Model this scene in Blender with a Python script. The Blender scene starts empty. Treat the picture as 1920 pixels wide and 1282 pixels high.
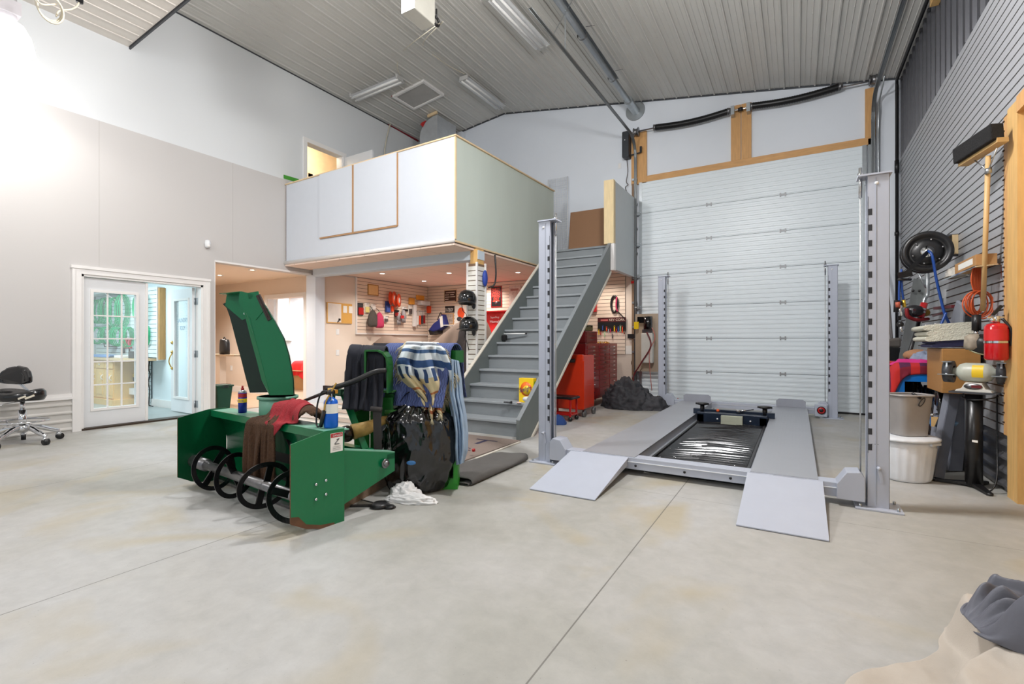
import bpy, bmesh, math, random
import numpy as np
from mathutils import Vector, Matrix, Euler, noise as mnoise
random.seed(7); np.random.seed(7)
S = bpy.context.scene
COL = S.collection
PI = math.pi

# ------------------------------------------------------------------ camera
FPX = 910.0; EYE = 1.2; YAW = math.atan(535 / FPX)
FWD = (-math.sin(YAW), math.cos(YAW)); RGT = (math.cos(YAW), math.sin(YAW))
cd = bpy.data.cameras.new('camera'); cam = bpy.data.objects.new('camera', cd); COL.objects.link(cam)
cam.location = (0, 0, EYE); cam.rotation_euler = (PI / 2, 0, YAW)
cd.sensor_width = 36; cd.lens = 36 * FPX / 1920; cd.clip_start = 0.05; cd.clip_end = 200
S.camera = cam

# ------------------------------------------------------------------ world, exposure
w = bpy.data.worlds.new('world'); S.world = w; w.use_nodes = True
bg = w.node_tree.nodes['Background']; bg.inputs[0].default_value = (0.86, 0.93, 1.0, 1); bg.inputs[1].default_value = .85
S.view_settings.view_transform = 'Standard'; S.view_settings.look = 'None'
S.view_settings.exposure = -0.36; S.view_settings.gamma = 1; S.view_settings.use_curve_mapping = False
S.cycles.use_denoising = True
S.cycles.max_bounces = 10; S.cycles.diffuse_bounces = 5; S.cycles.glossy_bounces = 3
S.cycles.sample_clamp_indirect = 4

# one visible high-bay pendant and four unseen ones added for brightness (their shades are built further down)
def lamp(name, kind, loc, energy, color=(1, 1, 1), size=.3, rot=(0, 0, 0), **k):
    l = bpy.data.lights.new(name, kind); l.energy = energy; l.color = color
    if kind == 'AREA':
        l.shape = k.get('shape', 'DISK'); l.size = size
        if 'size_y' in k: l.size_y = k['size_y']
        if 'spread' in k: l.spread = k['spread']
    elif kind == 'SPOT':
        l.spot_size = k.get('cone', 2.4); l.spot_blend = k.get('blend', .6); l.shadow_soft_size = size
    else: l.shadow_soft_size = size
    o = bpy.data.objects.new(name, l); COL.objects.link(o); o.location = loc; o.rotation_euler = rot
    return o
PEND = [(-7.42, 1.76, 4.40), (-1.0, 3.7, 4.7), (-0.9, -2.6, 4.6), (-5.1, -2.6, 4.6), (-4.2, 2.9, 5.1)]
PEN_W = [55, 650, 240, 240, 400]
for k, (p, e) in enumerate(zip(PEND, PEN_W)):
    lamp('high_bay_light', 'POINT', (p[0], p[1], p[2] - .08), e, (1, .985, .98), .2)
    if k == 0: lamp('high_bay_cone', 'SPOT', (p[0], p[1], p[2] + .12), 115, (1, .965, .92), .16, cone=2.75, blend=.35)

# ------------------------------------------------------------------ pixel helpers: a ray of the photo met with a known plane of the room
def ray(u, v):
    dx = (u - 960) / FPX; dz = (641 - v) / FPX
    return (FWD[0] + dx * RGT[0], FWD[1] + dx * RGT[1], dz)
def fl(u, v, z=0):
    r = ray(u, v); t = (z - EYE) / r[2]; return Vector((r[0] * t, r[1] * t, z))
def onY(u, v, Y):
    r = ray(u, v); t = Y / r[1]; return Vector((r[0] * t, Y, EYE + r[2] * t))
def onX(u, v, X):
    r = ray(u, v); t = X / r[0]; return Vector((X, r[1] * t, EYE + r[2] * t))
def dwall(u, off=.06):
    """depth at which a column of the picture meets the right wall, less off metres in x"""
    return (1.42 - off) / ray(u, 641)[0]
def onD(u, v, d):
    r = ray(u, v); return Vector((r[0] * d, r[1] * d, EYE + r[2] * d))

# ------------------------------------------------------------------ materials
_M = {}
def lin(c):
    return tuple(((x / 255) / 12.92 if x / 255 <= .04045 else ((x / 255 + .055) / 1.055) ** 2.4) for x in c)
def mat(name, rgb=None, rough=.5, metal=0, var=.06, vscale=8, bump=0, bscale=60, emit=0, alpha=1, trans=0, coat=0, stretch=None, spec=.5, sheen=0):
    """rgb in 0..255; low-contrast noise in the colour and optional bump"""
    if name in _M: return _M[name]
    m = bpy.data.materials.new(name); m.use_nodes = True; nt = m.node_tree; n = nt.nodes; L = nt.links
    b = n['Principled BSDF']; _M[name] = m
    c = lin(rgb)
    b.inputs['Roughness'].default_value = rough; b.inputs['Metallic'].default_value = metal
    b.inputs['Specular IOR Level'].default_value = spec
    if coat: b.inputs['Coat Weight'].default_value = coat; b.inputs['Coat Roughness'].default_value = .08
    if sheen: b.inputs['Sheen Weight'].default_value = sheen
    if trans: b.inputs['Transmission Weight'].default_value = trans; b.inputs['IOR'].default_value = 1.1
    if alpha < 1: b.inputs['Alpha'].default_value = alpha
    tc = n.new('ShaderNodeTexCoord'); src = tc.outputs['Object']
    if stretch:
        mp = n.new('ShaderNodeMapping'); mp.inputs['Scale'].default_value = stretch; L.new(src, mp.inputs[0]); src = mp.outputs[0]
    nz = n.new('ShaderNodeTexNoise'); nz.inputs['Scale'].default_value = vscale; nz.inputs['Detail'].default_value = 4; L.new(src, nz.inputs['Vector'])
    mx = n.new('ShaderNodeMix'); mx.data_type = 'RGBA'
    mx.inputs[6].default_value = (*[max(0, x * (1 - var * 2)) for x in c], 1); mx.inputs[7].default_value = (*[min(1, x * (1 + var * 2)) for x in c], 1)
    L.new(nz.outputs[0], mx.inputs[0]); L.new(mx.outputs[2], b.inputs['Base Color'])
    m['out'] = 1
    if emit:
        b.inputs['Emission Color'].default_value = (*c, 1); b.inputs['Emission Strength'].default_value = emit
    if bump:
        n2 = n.new('ShaderNodeTexNoise'); n2.inputs['Scale'].default_value = bscale; n2.inputs['Detail'].default_value = 5; L.new(src, n2.inputs['Vector'])
        bp = n.new('ShaderNodeBump'); bp.inputs['Strength'].default_value = bump; bp.inputs['Distance'].default_value = .02
        L.new(n2.outputs[0], bp.inputs['Height']); L.new(bp.outputs[0], b.inputs['Normal'])
    m.diffuse_color = (*c, 1)
    return m

def nodes(m):
    return m.node_tree.nodes, m.node_tree.links, m.node_tree.nodes['Principled BSDF']
def mathn(n, L, op, a, b=None, c=None):
    q = n.new('ShaderNodeMath'); q.operation = op
    for i, x in enumerate((a, b, c)):
        if x is None: continue
        if isinstance(x, (int, float)): q.inputs[i].default_value = x
        else: L.new(x, q.inputs[i])
    return q.outputs[0]

# ------------------------------------------------------------------ mesh builder
class B:
    def __init__(s): s.bm = bmesh.new()
    def _add(s, vs, fs, smooth=False):
        V = [s.bm.verts.new(v) for v in vs]
        for f in fs:
            try: F = s.bm.faces.new([V[i] for i in f]); F.smooth = smooth
            except ValueError: pass
        return V
    def box(s, x0, x1, y0, y1, z0, z1, M=None):
        vs = [Vector(p) for p in ((x0, y0, z0), (x1, y0, z0), (x1, y1, z0), (x0, y1, z0), (x0, y0, z1), (x1, y0, z1), (x1, y1, z1), (x0, y1, z1))]
        if M: vs = [M @ v for v in vs]
        s._add(vs, [(0, 3, 2, 1), (4, 5, 6, 7), (0, 1, 5, 4), (1, 2, 6, 5), (2, 3, 7, 6), (3, 0, 4, 7)]); return s
    def bar(s, p, q, w, h, up=(0, 0, 1)):
        """rectangular bar from p to q; w across, h along up"""
        p = Vector(p); q = Vector(q); d = (q - p).normalized(); u = Vector(up)
        r = d.cross(u)
        if r.length < 1e-4: r = d.cross(Vector((0, 1, 0)))
        r.normalize(); u = r.cross(d).normalized()
        c = [(-w / 2, -h / 2), (w / 2, -h / 2), (w / 2, h / 2), (-w / 2, h / 2)]
        vs = [a + r * i + u * j for a in (p, q) for i, j in c]
        s._add(vs, [(3, 2, 1, 0), (4, 5, 6, 7), (0, 1, 5, 4), (1, 2, 6, 5), (2, 3, 7, 6), (3, 0, 4, 7)]); return s
    def prism(s, pts, off, smooth=False):
        """closed polygon pts (3-D) swept by vector off"""
        off = Vector(off); P = [Vector(p) for p in pts]; n = len(P)
        vs = P + [p + off for p in P]
        s._add(vs, [tuple(range(n))[::-1], tuple(range(n, 2 * n))] + [(i, (i + 1) % n, n + (i + 1) % n, n + i) for i in range(n)]); return s
    def tube(s, pts, r, n=10, closed=False, cap=True):
        P = [Vector(p) for p in pts]; R = r if isinstance(r, (list, tuple)) else [r] * len(P)
        vs = []; up = None
        for i, p in enumerate(P):
            if closed: d = P[(i + 1) % len(P)] - P[i - 1]
            else: d = P[min(i + 1, len(P) - 1)] - P[max(i - 1, 0)]
            if d.length < 1e-9: d = Vector((0, 0, 1))
            d.normalize()
            if up is None:
                up = d.cross(Vector((0, 0, 1)))
                if up.length < .1: up = d.cross(Vector((1, 0, 0)))
            up = (up - d * up.dot(d))
            if up.length < 1e-6: up = d.orthogonal()
            up.normalize(); w_ = d.cross(up)
            for k in range(n):
                a = 2 * PI * k / n; vs.append(p + (up * math.cos(a) + w_ * math.sin(a)) * R[i])
        fs = []; m = len(P)
        for i in range(m if closed else m - 1):
            j = (i + 1) % m
            for k in range(n): fs.append((i * n + k, i * n + (k + 1) % n, j * n + (k + 1) % n, j * n + k))
        if cap and not closed: fs += [tuple(range(n))[::-1], tuple(range((m - 1) * n, m * n))]
        s._add(vs, fs, True); return s
    def cyl(s, p, q, r0, r1=None, n=20):
        return s.tube([p, q], [r0, r0 if r1 is None else r1], n)
    def lathe(s, prof, c=(0, 0, 0), n=28, M=None, cap=True):
        """profile [(r,z)] spun about z at c, or through matrix M"""
        vs = []
        for r, z in prof:
            for k in range(n):
                a = 2 * PI * k / n; v = Vector((r * math.cos(a), r * math.sin(a), z))
                vs.append((M @ v) if M else v + Vector(c))
        m = len(prof)
        fs = [(i * n + k, i * n + (k + 1) % n, (i + 1) * n + (k + 1) % n, (i + 1) * n + k) for i in range(m - 1) for k in range(n)]
        if cap: fs += [tuple(range(n))[::-1], tuple(range((m - 1) * n, m * n))]
        s._add(vs, fs, True); return s
    def ball(s, c, rx, ry=None, rz=None, n=16, M=None):
        ry = rx if ry is None else ry; rz = rx if rz is None else rz
        prof = [(max(1e-4, math.sin(PI * i / 10)), -math.cos(PI * i / 10)) for i in range(11)]
        MM = Matrix.Translation(c) @ (M or Matrix()) @ Matrix.Diagonal((rx, ry, rz, 1))
        return s.lathe(prof, n=n, M=MM)
    def grid(s, f, nu, nv, closed_u=False, flip=False):
        vs = [Vector(f(i / (nu if closed_u else nu - 1), j / (nv - 1))) for j in range(nv) for i in range(nu)]
        fs = []
        for j in range(nv - 1):
            for i in range(nu if closed_u else nu - 1):
                a = (j * nu + i, j * nu + (i + 1) % nu, (j + 1) * nu + (i + 1) % nu, (j + 1) * nu + i)
                fs.append(a[::-1] if flip else a)
        s._add(vs, fs, True); return s
    def loft(s, rings, cap=True, smooth=True):
        n = len(rings[0]); vs = [Vector(p) for r in rings for p in r]; m = len(rings)
        fs = [(i * n + k, i * n + (k + 1) % n, (i + 1) * n + (k + 1) % n, (i + 1) * n + k) for i in range(m - 1) for k in range(n)]
        if cap: fs += [tuple(range(n))[::-1], tuple(range((m - 1) * n, m * n))]
        s._add(vs, fs, smooth); return s
    def text(s, body, o, ux, uy, h, th=.002, width=None):
        """lettering: o = lower left corner, ux/uy directions, h = cap height"""
        cu = bpy.data.curves.new('t', 'FONT'); cu.body = body; cu.size = 1; cu.extrude = 0
        ob = bpy.data.objects.new('t', cu); COL.objects.link(ob); bpy.context.view_layer.update()
        me = bpy.data.meshes.new_from_object(ob.evaluated_get(bpy.context.evaluated_depsgraph_get()))
        bpy.data.objects.remove(ob); xs = [v.co.x for v in me.vertices] or [0]; x0, x1 = min(xs), max(xs)
        k = h / .7; kx = k if width is None else width / max(1e-6, x1 - x0)
        ux = Vector(ux).normalized(); uy = Vector(uy).normalized(); nn = ux.cross(uy) * th; o = Vector(o)
        V = [s.bm.verts.new(o + ux * (v.co.x - x0) * kx + uy * v.co.y * k + nn) for v in me.vertices]
        for p in me.polygons:
            try: s.bm.faces.new([V[i] for i in p.vertices])
            except ValueError: pass
        bpy.data.meshes.remove(me); return s

WL = {}     # world position of every object made, by object name
def wpos(o): return WL.get(o.name, Vector((0, 0, 0))) if o else Vector((0, 0, 0))
def obj(name, b, m, parent=None, bevel=0, solid=0, sub=0, origin=None, smooth_angle=None, label=None):
    bm = b.bm if isinstance(b, B) else b
    bmesh.ops.recalc_face_normals(bm, faces=bm.faces[:]) if not solid else None
    vs = [v.co for v in bm.verts]
    if origin is None:
        if vs:
            x = [v.x for v in vs]; y = [v.y for v in vs]; z = [v.z for v in vs]
            origin = Vector(((min(x) + max(x)) / 2, (min(y) + max(y)) / 2, min(z)))
        else: origin = Vector((0, 0, 0))
    origin = Vector(origin)
    for v in bm.verts: v.co -= origin
    me = bpy.data.meshes.new(name); bm.to_mesh(me); bm.free()
    for mm in (m if isinstance(m, (list, tuple)) else [m]): me.materials.append(mm)
    o = bpy.data.objects.new(name, me); COL.objects.link(o)
    WL[o.name] = origin
    if parent: o.parent = parent; o.location = origin - wpos(parent)
    else: o.location = origin
    if solid:
        q = o.modifiers.new('s', 'SOLIDIFY'); q.thickness = abs(solid); q.offset = 1 if solid > 0 else -1
    if bevel:
        q = o.modifiers.new('b', 'BEVEL'); q.width = bevel; q.segments = 2; q.limit_method = 'ANGLE'; q.angle_limit = .7
    if sub:
        q = o.modifiers.new('u', 'SUBSURF'); q.levels = sub; q.render_levels = sub
    if label: o['label'] = label
    return o
def tag(o, label, cat, group=None, kind=None):
    o['label'] = label; o['category'] = cat
    if group: o['group'] = group
    if kind: o['kind'] = kind
    return o
def thing(name, label, cat, loc=(0, 0, 0), group=None):
    o = bpy.data.objects.new(name, None); COL.objects.link(o); o.empty_display_size = .1
    o.location = loc; WL[o.name] = Vector(loc); return tag(o, label, cat, group)
def struct(name, b, m, **k):
    o = obj(name, b, m, origin=(0, 0, 0), **k)
    if not k.get('parent'): o['kind'] = 'structure'
    return o
def bx(*a, **k): return B().box(*a, **k)
def RZ(a, c=(0, 0, 0)): return Matrix.Translation(c) @ Matrix.Rotation(a, 4, 'Z')
def copy_tree(o, loc=None, rz=None, label=None, parent=None, scale=None):
    c = o.copy(); COL.objects.link(c); WL[c.name] = Vector(loc) if loc is not None else wpos(o)
    if loc is not None: c.location = loc
    if rz is not None: c.rotation_euler = (0, 0, rz)
    if scale: c.scale = scale
    if label: c['label'] = label
    if parent: c.parent = parent
    for ch in list(o.children):
        d = ch.copy(); COL.objects.link(d); d.parent = c
        for g in list(ch.children):
            e = g.copy(); COL.objects.link(e); e.parent = d
    return c
def smoothpath(pts, k=6):
    """Catmull-Rom through pts"""
    P = [Vector(p) for p in pts]; out = []
    for i in range(len(P) - 1):
        a = P[max(i - 1, 0)]; b = P[i]; c = P[i + 1]; d = P[min(i + 2, len(P) - 1)]
        for j in range(k):
            t = j / k; out.append(.5 * ((2 * b) + (c - a) * t + (2 * a - 5 * b + 4 * c - d) * t * t + (3 * b - a - 3 * c + d) * t ** 3))
    out.append(P[-1]); return out

# ------------------------------------------------------------------ small cloth solver (numpy) used for every draped textile
def drape(X, boxes=(), caps=(), floor=0.004, steps=160, pins=(), g=-9.8, iters=14, bend=.25, fric=.5, wind=None, dt=.016, thick=.006, noise=0, selfr=0):
    """X (n,m,3) start grid; boxes (x0,x1,y0,y1,z0,z1); caps (p,q,r) capsules; pins = list of (i,j)"""
    X = X.astype(float).copy(); n, m, _ = X.shape
    R = getattr(drape, 'rest', None)
    def rl(a, b): return np.linalg.norm(a - b, axis=-1)
    cons = []
    def add(sa, sb, k, parity_axis, st):
        for par in range(2 * st):
            idx = [slice(None), slice(None)]
            cons.append((sa, sb, k, parity_axis, par, st))
    rs = np.linalg.norm(X[1:] - X[:-1], axis=-1); rt = np.linalg.norm(X[:, 1:] - X[:, :-1], axis=-1)
    r1 = X.copy()
    def spec(di, dj, k):
        i0 = np.arange(0, n - di); j0 = np.arange(max(0, -dj), m - max(0, dj))
        I, J = np.meshgrid(i0, j0, indexing='ij')
        A = (I * m + J).ravel(); Bi = ((I + di) * m + (J + dj)).ravel()
        Xf = X.reshape(-1, 3); L = np.linalg.norm(Xf[A] - Xf[Bi], axis=1)
        # colour by parity so no vertex is in one batch twice
        key = (I.ravel() // max(1, di)) % 2 if di else (J.ravel() // max(1, abs(dj))) % 2
        for c in (0, 1):
            s_ = key == c
            if s_.any(): cons.append((A[s_], Bi[s_], L[s_], k))
    cons.clear()
    spec(1, 0, 1.); spec(0, 1, 1.); spec(1, 1, .5); spec(1, -1, .5); spec(2, 0, bend); spec(0, 2, bend)
    P = X.reshape(-1, 3); V = np.zeros_like(P)
    if noise: P[:, :] += np.random.randn(*P.shape) * noise
    inv = np.ones(len(P))
    for (i, j) in pins: inv[i * m + j] = 0
    def collide(P, old):
        hit = np.zeros(len(P), bool)
        for (x0, x1, y0, y1, z0, z1) in boxes:
            a = P[:, 0] - (x0 - thick); b = (x1 + thick) - P[:, 0]; c = P[:, 1] - (y0 - thick); d = (y1 + thick) - P[:, 1]; e = (z1 + thick) - P[:, 2]; f = P[:, 2] - z0
            ins = (a > 0) & (b > 0) & (c > 0) & (d > 0) & (e > 0) & (f > -.02)
            if ins.any():
                D = np.stack([a, b, c, d, e], 1)[ins]; w_ = D.argmin(1); Q = P[ins]
                for kk, (ax, val) in enumerate(((0, x0 - thick), (0, x1 + thick), (1, y0 - thick), (1, y1 + thick), (2, z1 + thick))):
                    Q[w_ == kk, ax] = val
                P[ins] = Q; hit |= ins
        for (p, q, r) in caps:
            p = np.array(p, float); q = np.array(q, float); d = q - p; l2 = max(1e-9, d @ d)
            t = np.clip(((P - p) @ d) / l2, 0, 1)[:, None]; cc = p + t * d; v = P - cc; L = np.linalg.norm(v, axis=1)
            ins = L < r + thick
            if ins.any(): P[ins] = cc[ins] + v[ins] / np.maximum(L[ins], 1e-6)[:, None] * (r + thick); hit |= ins
        lo = P[:, 2] < floor
        P[lo, 2] = floor; hit |= lo
        # friction
        P[hit, :] = P[hit] * (1 - fric) + (old[hit] * fric) if False else P[hit]
        mv = P[hit] - old[hit]; mv[:, 2] *= 0
        P[hit] -= mv * fric
        return P
    for st in range(steps):
        old = P.copy()
        V[:, 2] += g * dt
        if wind is not None: V += np.array(wind) * dt
        P = P + V * dt * inv[:, None]
        for it in range(iters):
            for A, Bi, L, k in cons:
                d = P[Bi] - P[A]; l = np.linalg.norm(d, axis=1); wA = inv[A]; wB = inv[Bi]; ws = wA + wB
                ok = ws > 0; cf = np.where(ok, k * (l - L) / np.maximum(l, 1e-9) / np.maximum(ws, 1e-9), 0)[:, None]
                np.add.at(P, A, d * cf * wA[:, None] * (.5 if k < 1 else .5)); np.add.at(P, Bi, -d * cf * wB[:, None] * .5)
            if it % 5 == 4: P = collide(P, old)
        P = collide(P, old)
        V = (P - old) / dt * .985
        sp = np.linalg.norm(V, axis=1); big = sp > 3; V[big] *= (3 / sp[big])[:, None]
    return P.reshape(n, m, 3)
def sheet(o, u, v, n, m):
    """flat start grid: origin o, edge vectors u and v"""
    o = np.array(o, float); u = np.array(u, float); v = np.array(v, float)
    return o + np.linspace(0, 1, n)[:, None, None] * u + np.linspace(0, 1, m)[None, :, None] * v
def cloth_obj(name, X, m, parent=None, thick=.006, sub=1, **k):
    n, mm, _ = X.shape; b = B(); b._add([tuple(p) for p in X.reshape(-1, 3)], [(i * mm + j, i * mm + j + 1, (i + 1) * mm + j + 1, (i + 1) * mm + j) for i in range(n - 1) for j in range(mm - 1)], True)
    o = obj(name, b, m, parent, solid=thick, **k)
    o.modifiers[0].offset = 0
    if sub: q = o.modifiers.new('u', 'SUBSURF'); q.levels = sub; q.render_levels = sub
    # keep a UV-like grid as generated attribute for woven patterns
    uvl = o.data.uv_layers.new(name='weave')
    for poly in o.data.polygons:
        for li in poly.loop_indices:
            vi = o.data.loops[li].vertex_index; uvl.data[li].uv = ((vi // mm) / (n - 1), (vi % mm) / (mm - 1))
    return o
# ================================================================== materials shared
WHT = mat('white_paint', (226, 228, 230), .45, var=.015)
TRIM = mat('white_trim', (232, 230, 228), .35, var=.01)
BEIGE = mat('beige_wall_paint', (222, 208, 194), .7, var=.015, vscale=2)
WOODY = mat('yellow_pine', (214, 172, 108), .6, var=.12, vscale=6, stretch=(6, 6, .8), bump=.1)
WOODX = mat('orange_pine_board', (204, 156, 100), .55, var=.12, vscale=6, stretch=(.8, 6, 6))
WOODZ = mat('orange_pine_stud', (204, 156, 100), .55, var=.12, vscale=6, stretch=(6, 6, .8))
GALV = mat('galvanised_steel', (176, 182, 186), .32, .85, var=.08, vscale=14)
CHROME = mat('chrome', (220, 222, 226), .1, 1, var=.01)
BLK = mat('black_plastic', (22, 22, 24), .4, var=.1)
BLKG = mat('gloss_black', (14, 14, 16), .12, var=.05, coat=.6)
DKG = mat('dark_grey_metal', (70, 73, 78), .4, .3, var=.08)
GRYP = mat('lift_grey_paint', (178, 184, 198), .35, .05, var=.025)
GRYS = mat('stair_grey_paint', (128, 134, 138), .5, var=.05, vscale=5, stretch=(1, 6, 6))
GREEN = mat('implement_green_paint', (0, 110, 66), .3, .1, var=.05, vscale=3, bump=.02, coat=.2)
DGREEN = mat('tractor_green_paint', (22, 96, 34), .35, .1, var=.12, vscale=6)
RED = mat('red_enamel', (176, 22, 26), .3, var=.05, coat=.4)
STEEL = mat('worn_steel', (128, 128, 130), .35, .9, var=.2, vscale=20)
PAPER = mat('white_card', (236, 234, 228), .6, var=.02)
CARD = mat('brown_cardboard', (176, 132, 84), .8, var=.06)
BRASS = mat('brass', (206, 168, 92), .25, .9, var=.05)
BRIST = mat('black_bristle', (18, 18, 20), .9, var=.3, vscale=120, bump=.6, bscale=200)

# ---- concrete floor: sealed, blotchy, saw-cut joints
cm = mat('concrete', (196, 193, 184), .42, var=.0)
n, L, b = nodes(cm)
tc = [x for x in n if x.type == 'TEX_COORD'][0]
def nz(scale, det=6, rough=.6, dist=0, st=None):
    q = n.new('ShaderNodeTexNoise'); q.inputs['Scale'].default_value = scale; q.inputs['Detail'].default_value = det
    q.inputs['Roughness'].default_value = rough; q.inputs['Distortion'].default_value = dist
    if st:
        mp = n.new('ShaderNodeMapping'); mp.inputs['Scale'].default_value = st; L.new(tc.outputs['Object'], mp.inputs[0]); L.new(mp.outputs[0], q.inputs['Vector'])
    else: L.new(tc.outputs['Object'], q.inputs['Vector'])
    return q.outputs[0]
def ramp(src, stops):
    r = n.new('ShaderNodeValToRGB'); e = r.color_ramp.elements
    while len(e) < len(stops): e.new(.5)
    for k, (p, c) in enumerate(stops): e[k].position = p; e[k].color = (*lin(c), 1)
    L.new(src, r.inputs[0]); return r.outputs[0]
def mixc(f, a, b_, mode='MIX'):
    q = n.new('ShaderNodeMix'); q.data_type = 'RGBA'; q.blend_type = mode
    for i, x in ((0, f), (6, a), (7, b_)):
        if isinstance(x, (int, float)): q.inputs[i].default_value = x
        elif isinstance(x, tuple): q.inputs[i].default_value = (*lin(x), 1)
        else: L.new(x, q.inputs[i])
    return q.outputs[2]
base = ramp(nz(.55, 5, .55, .6), [(.28, (152, 150, 143)), (.42, (172, 171, 165)), (.55, (183, 182, 179)), (.7, (192, 193, 194))])
fine = ramp(nz(9, 8, .7, .3), [(.3, (150, 150, 150)), (.7, (255, 255, 255))])
c1 = mixc(.24, base, fine, 'MULTIPLY')
tan = ramp(nz(.9, 3, .5, 1.2), [(.55, (0, 0, 0)), (.72, (255, 255, 255))])
tanf = mathn(n, L, 'MULTIPLY', tan, .6)
c2 = mixc(tanf, c1, (172, 158, 124))
speck = ramp(nz(60, 3, .8), [(.27, (0, 0, 0)), (.33, (255, 255, 255))])
c3 = mixc(.4, c2, speck, 'MULTIPLY')
sx = n.new('ShaderNodeSeparateXYZ'); L.new(tc.outputs['Object'], sx.inputs[0])
def joint(axis, at, w_=.006):
    d = mathn(n, L, 'ABSOLUTE', mathn(n, L, 'SUBTRACT', sx.outputs[axis], at)); return mathn(n, L, 'LESS_THAN', d, w_)
J = None
for ax, at in ((0, -.82), (0, -3.02), (0, -5.45), (1, 3.9)):
    j = joint(ax, at, .0035 if ax == 0 else .002); J = j if J is None else mathn(n, L, 'MAXIMUM', J, j)
c4 = mixc(mathn(n, L, 'MULTIPLY', J, .75), c3, (92, 90, 84))
L.new(c4, b.inputs['Base Color'])
rr = mathn(n, L, 'MULTIPLY_ADD', nz(2.2, 5), .35, .3); L.new(rr, b.inputs['Roughness'])
bp = n.new('ShaderNodeBump'); bp.inputs['Strength'].default_value = .12; bp.inputs['Distance'].default_value = .01
L.new(nz(30, 6), bp.inputs['Height']); L.new(bp.outputs[0], b.inputs['Normal'])

# ---- two-tone painted drywall of the left wall
wl = mat('two_tone_drywall', (205, 202, 198), .6, var=.0)
n, L, b = nodes(wl); tc = [x for x in n if x.type == 'TEX_COORD'][0]
sx = n.new('ShaderNodeSeparateXYZ'); L.new(tc.outputs['Object'], sx.inputs[0])
up = mathn(n, L, 'GREATER_THAN', sx.outputs[2], 4.27)
L.new(mixc(up, (196, 193, 191), (218, 221, 223)), b.inputs['Base Color'])
WALLW = mat('pale_drywall', (222, 228, 236), .6, var=.01, vscale=3)

# ================================================================== the setting
XL, YB, XR = -8.35, 9.85, 1.42
def cz(x): return 6.63 - (.162 if x > -6 else .12) * abs(x + 6.0)
struct('floor', bx(-16, 6, -9, 13, -.1, 0), cm)
# wooden plank floor of the side rooms (laid on the slab)
plank = mat('pale_plank_floor', (196, 168, 140), .4, var=.14, vscale=3, stretch=(1, 9, 1))
struct('floor_side_room', bx(-16, XL - .16, 4.42, 13, 0, .012), plank)
mudf = mat('grey_tile_floor', (150, 158, 158), .35, var=.08, vscale=3)
struct('floor_laundry', bx(-14, XL - .16, 0.5, 4.38, 0, .012), mudf)

T = .16
b = B()
def wy(y0, y1, z0, z1): b.box(XL - T, XL, y0, y1, z0, z1)
FY0, FY1, FZ = 2.70, 4.26, 2.12
wy(-9, FY0, 0, 6.6); wy(FY0, FY1, FZ, 6.6); wy(FY1, 4.45, 0, 6.6); wy(4.45, 6.2, 2.53, 6.6); wy(6.2, 6.3, 2.53, 3.0)
UY0, UY1, UZ = 6.2, 7.08, 5.14
wy(6.3, 6.51, 2.53, 3.0); wy(UY1, YB, 3.0, 6.6); wy(6.2, UY1, UZ, 6.6)
b.box(XL - T, XL, 6.51, YB, 2.6, 3.0)
struct('wall_left', b, wl)
struct('wall_left_pier', bx(-8.49, -8.21, 6.3, 6.52, 0, 2.53), WALLW)
struct('wall_left_under_loft', bx(XL - T, XL, 6.52, YB, 0, 2.6), BEIGE)
b = B(); b.box(XL, 3, YB, YB + .15, 0, 7)
struct('wall_back', b, WALLW)
struct('wall_back_under_loft', bx(XL, -2.86, YB - .012, YB, 0, 2.62), BEIGE)

# main ceiling: ribbed steel liner, two pitches
ribm = mat('ribbed_liner_steel', (198, 197, 192), .42, .05, var=.02, vscale=2)
b = B()
for xa, xb in ((XL - .2, -6.0), (-6.0, XR + .3)):
    b.prism([(xa, -9, cz(xa)), (xb, -9, cz(xb)), (xb, -9, cz(xb) + .1), (xa, -9, cz(xa) + .1)], (0, YB + 9.1, 0))
x = XL + .1
while x < XR:
    w_, h_ = .018, .02
    for o_ in (0,):
        b.prism([(x - w_, -9, cz(x) - 0.0), (x - w_ * .5, -9, cz(x) - h_), (x + w_ * .5, -9, cz(x) - h_), (x + w_, -9, cz(x) - 0.0)], (0, YB + 9, 0))
    for o_ in (.077, .154):
        b.prism([(x + o_ - .008, -9, cz(x + o_)), (x + o_, -9, cz(x + o_) - .006), (x + o_ + .008, -9, cz(x + o_))], (0, YB + 9, 0))
    x += .23
struct('ceiling', b, ribm)
b = B()
for iy in range(13):
    y = YB - .35 - iy * .6
    x = -5.6
    while x < XR - .1:
        b.lathe([(.012, 0), (.012, -.006), (.004, -.011)], c=(x + .03, y, cz(x) - .002), n=6); x += .23
struct('ceiling_screws', b, mat('zinc_screw', (200, 200, 196), .3, .6))
# lower ceiling bay over the near left
b = B()
lz = lambda x: 5.47 + .077 * (x - XL)
b.prism([(XL, -9, lz(XL)), (-3.2, -9, lz(-3.2)), (-3.2, -9, lz(-3.2) + .12), (XL, -9, lz(XL) + .12)], (0, 12.24, 0))
x = XL + .18
while x < -3.3:
    b.prism([(x - .012, -9, lz(x)), (x - .007, -9, lz(x) - .012), (x + .007, -9, lz(x) - .012), (x + .012, -9, lz(x))], (0, 12.22, 0)); x += .2
struct('ceiling_low_bay', b, mat('low_ceiling_steel', (214, 208, 200), .45, .1, var=.02))
struct('trim_1', B().bar((XL, 3.26, lz(XL) - .005), (-3.2, 3.26, lz(-3.2) - .005), .02, .045), DKG)
struct('trim_2', bx(XL, XL + .01, 3.26, YB, cz(XL) - .02, cz(XL) + .02), DKG)
b = B()
for xa, xb in ((XL, -6.0), (-6.0, XR)): b.bar((xa, YB - .012, cz(xa) - .012), (xb, YB - .012, cz(xb) - .012), .024, .03)
struct('trim_3', b, DKG)

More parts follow.
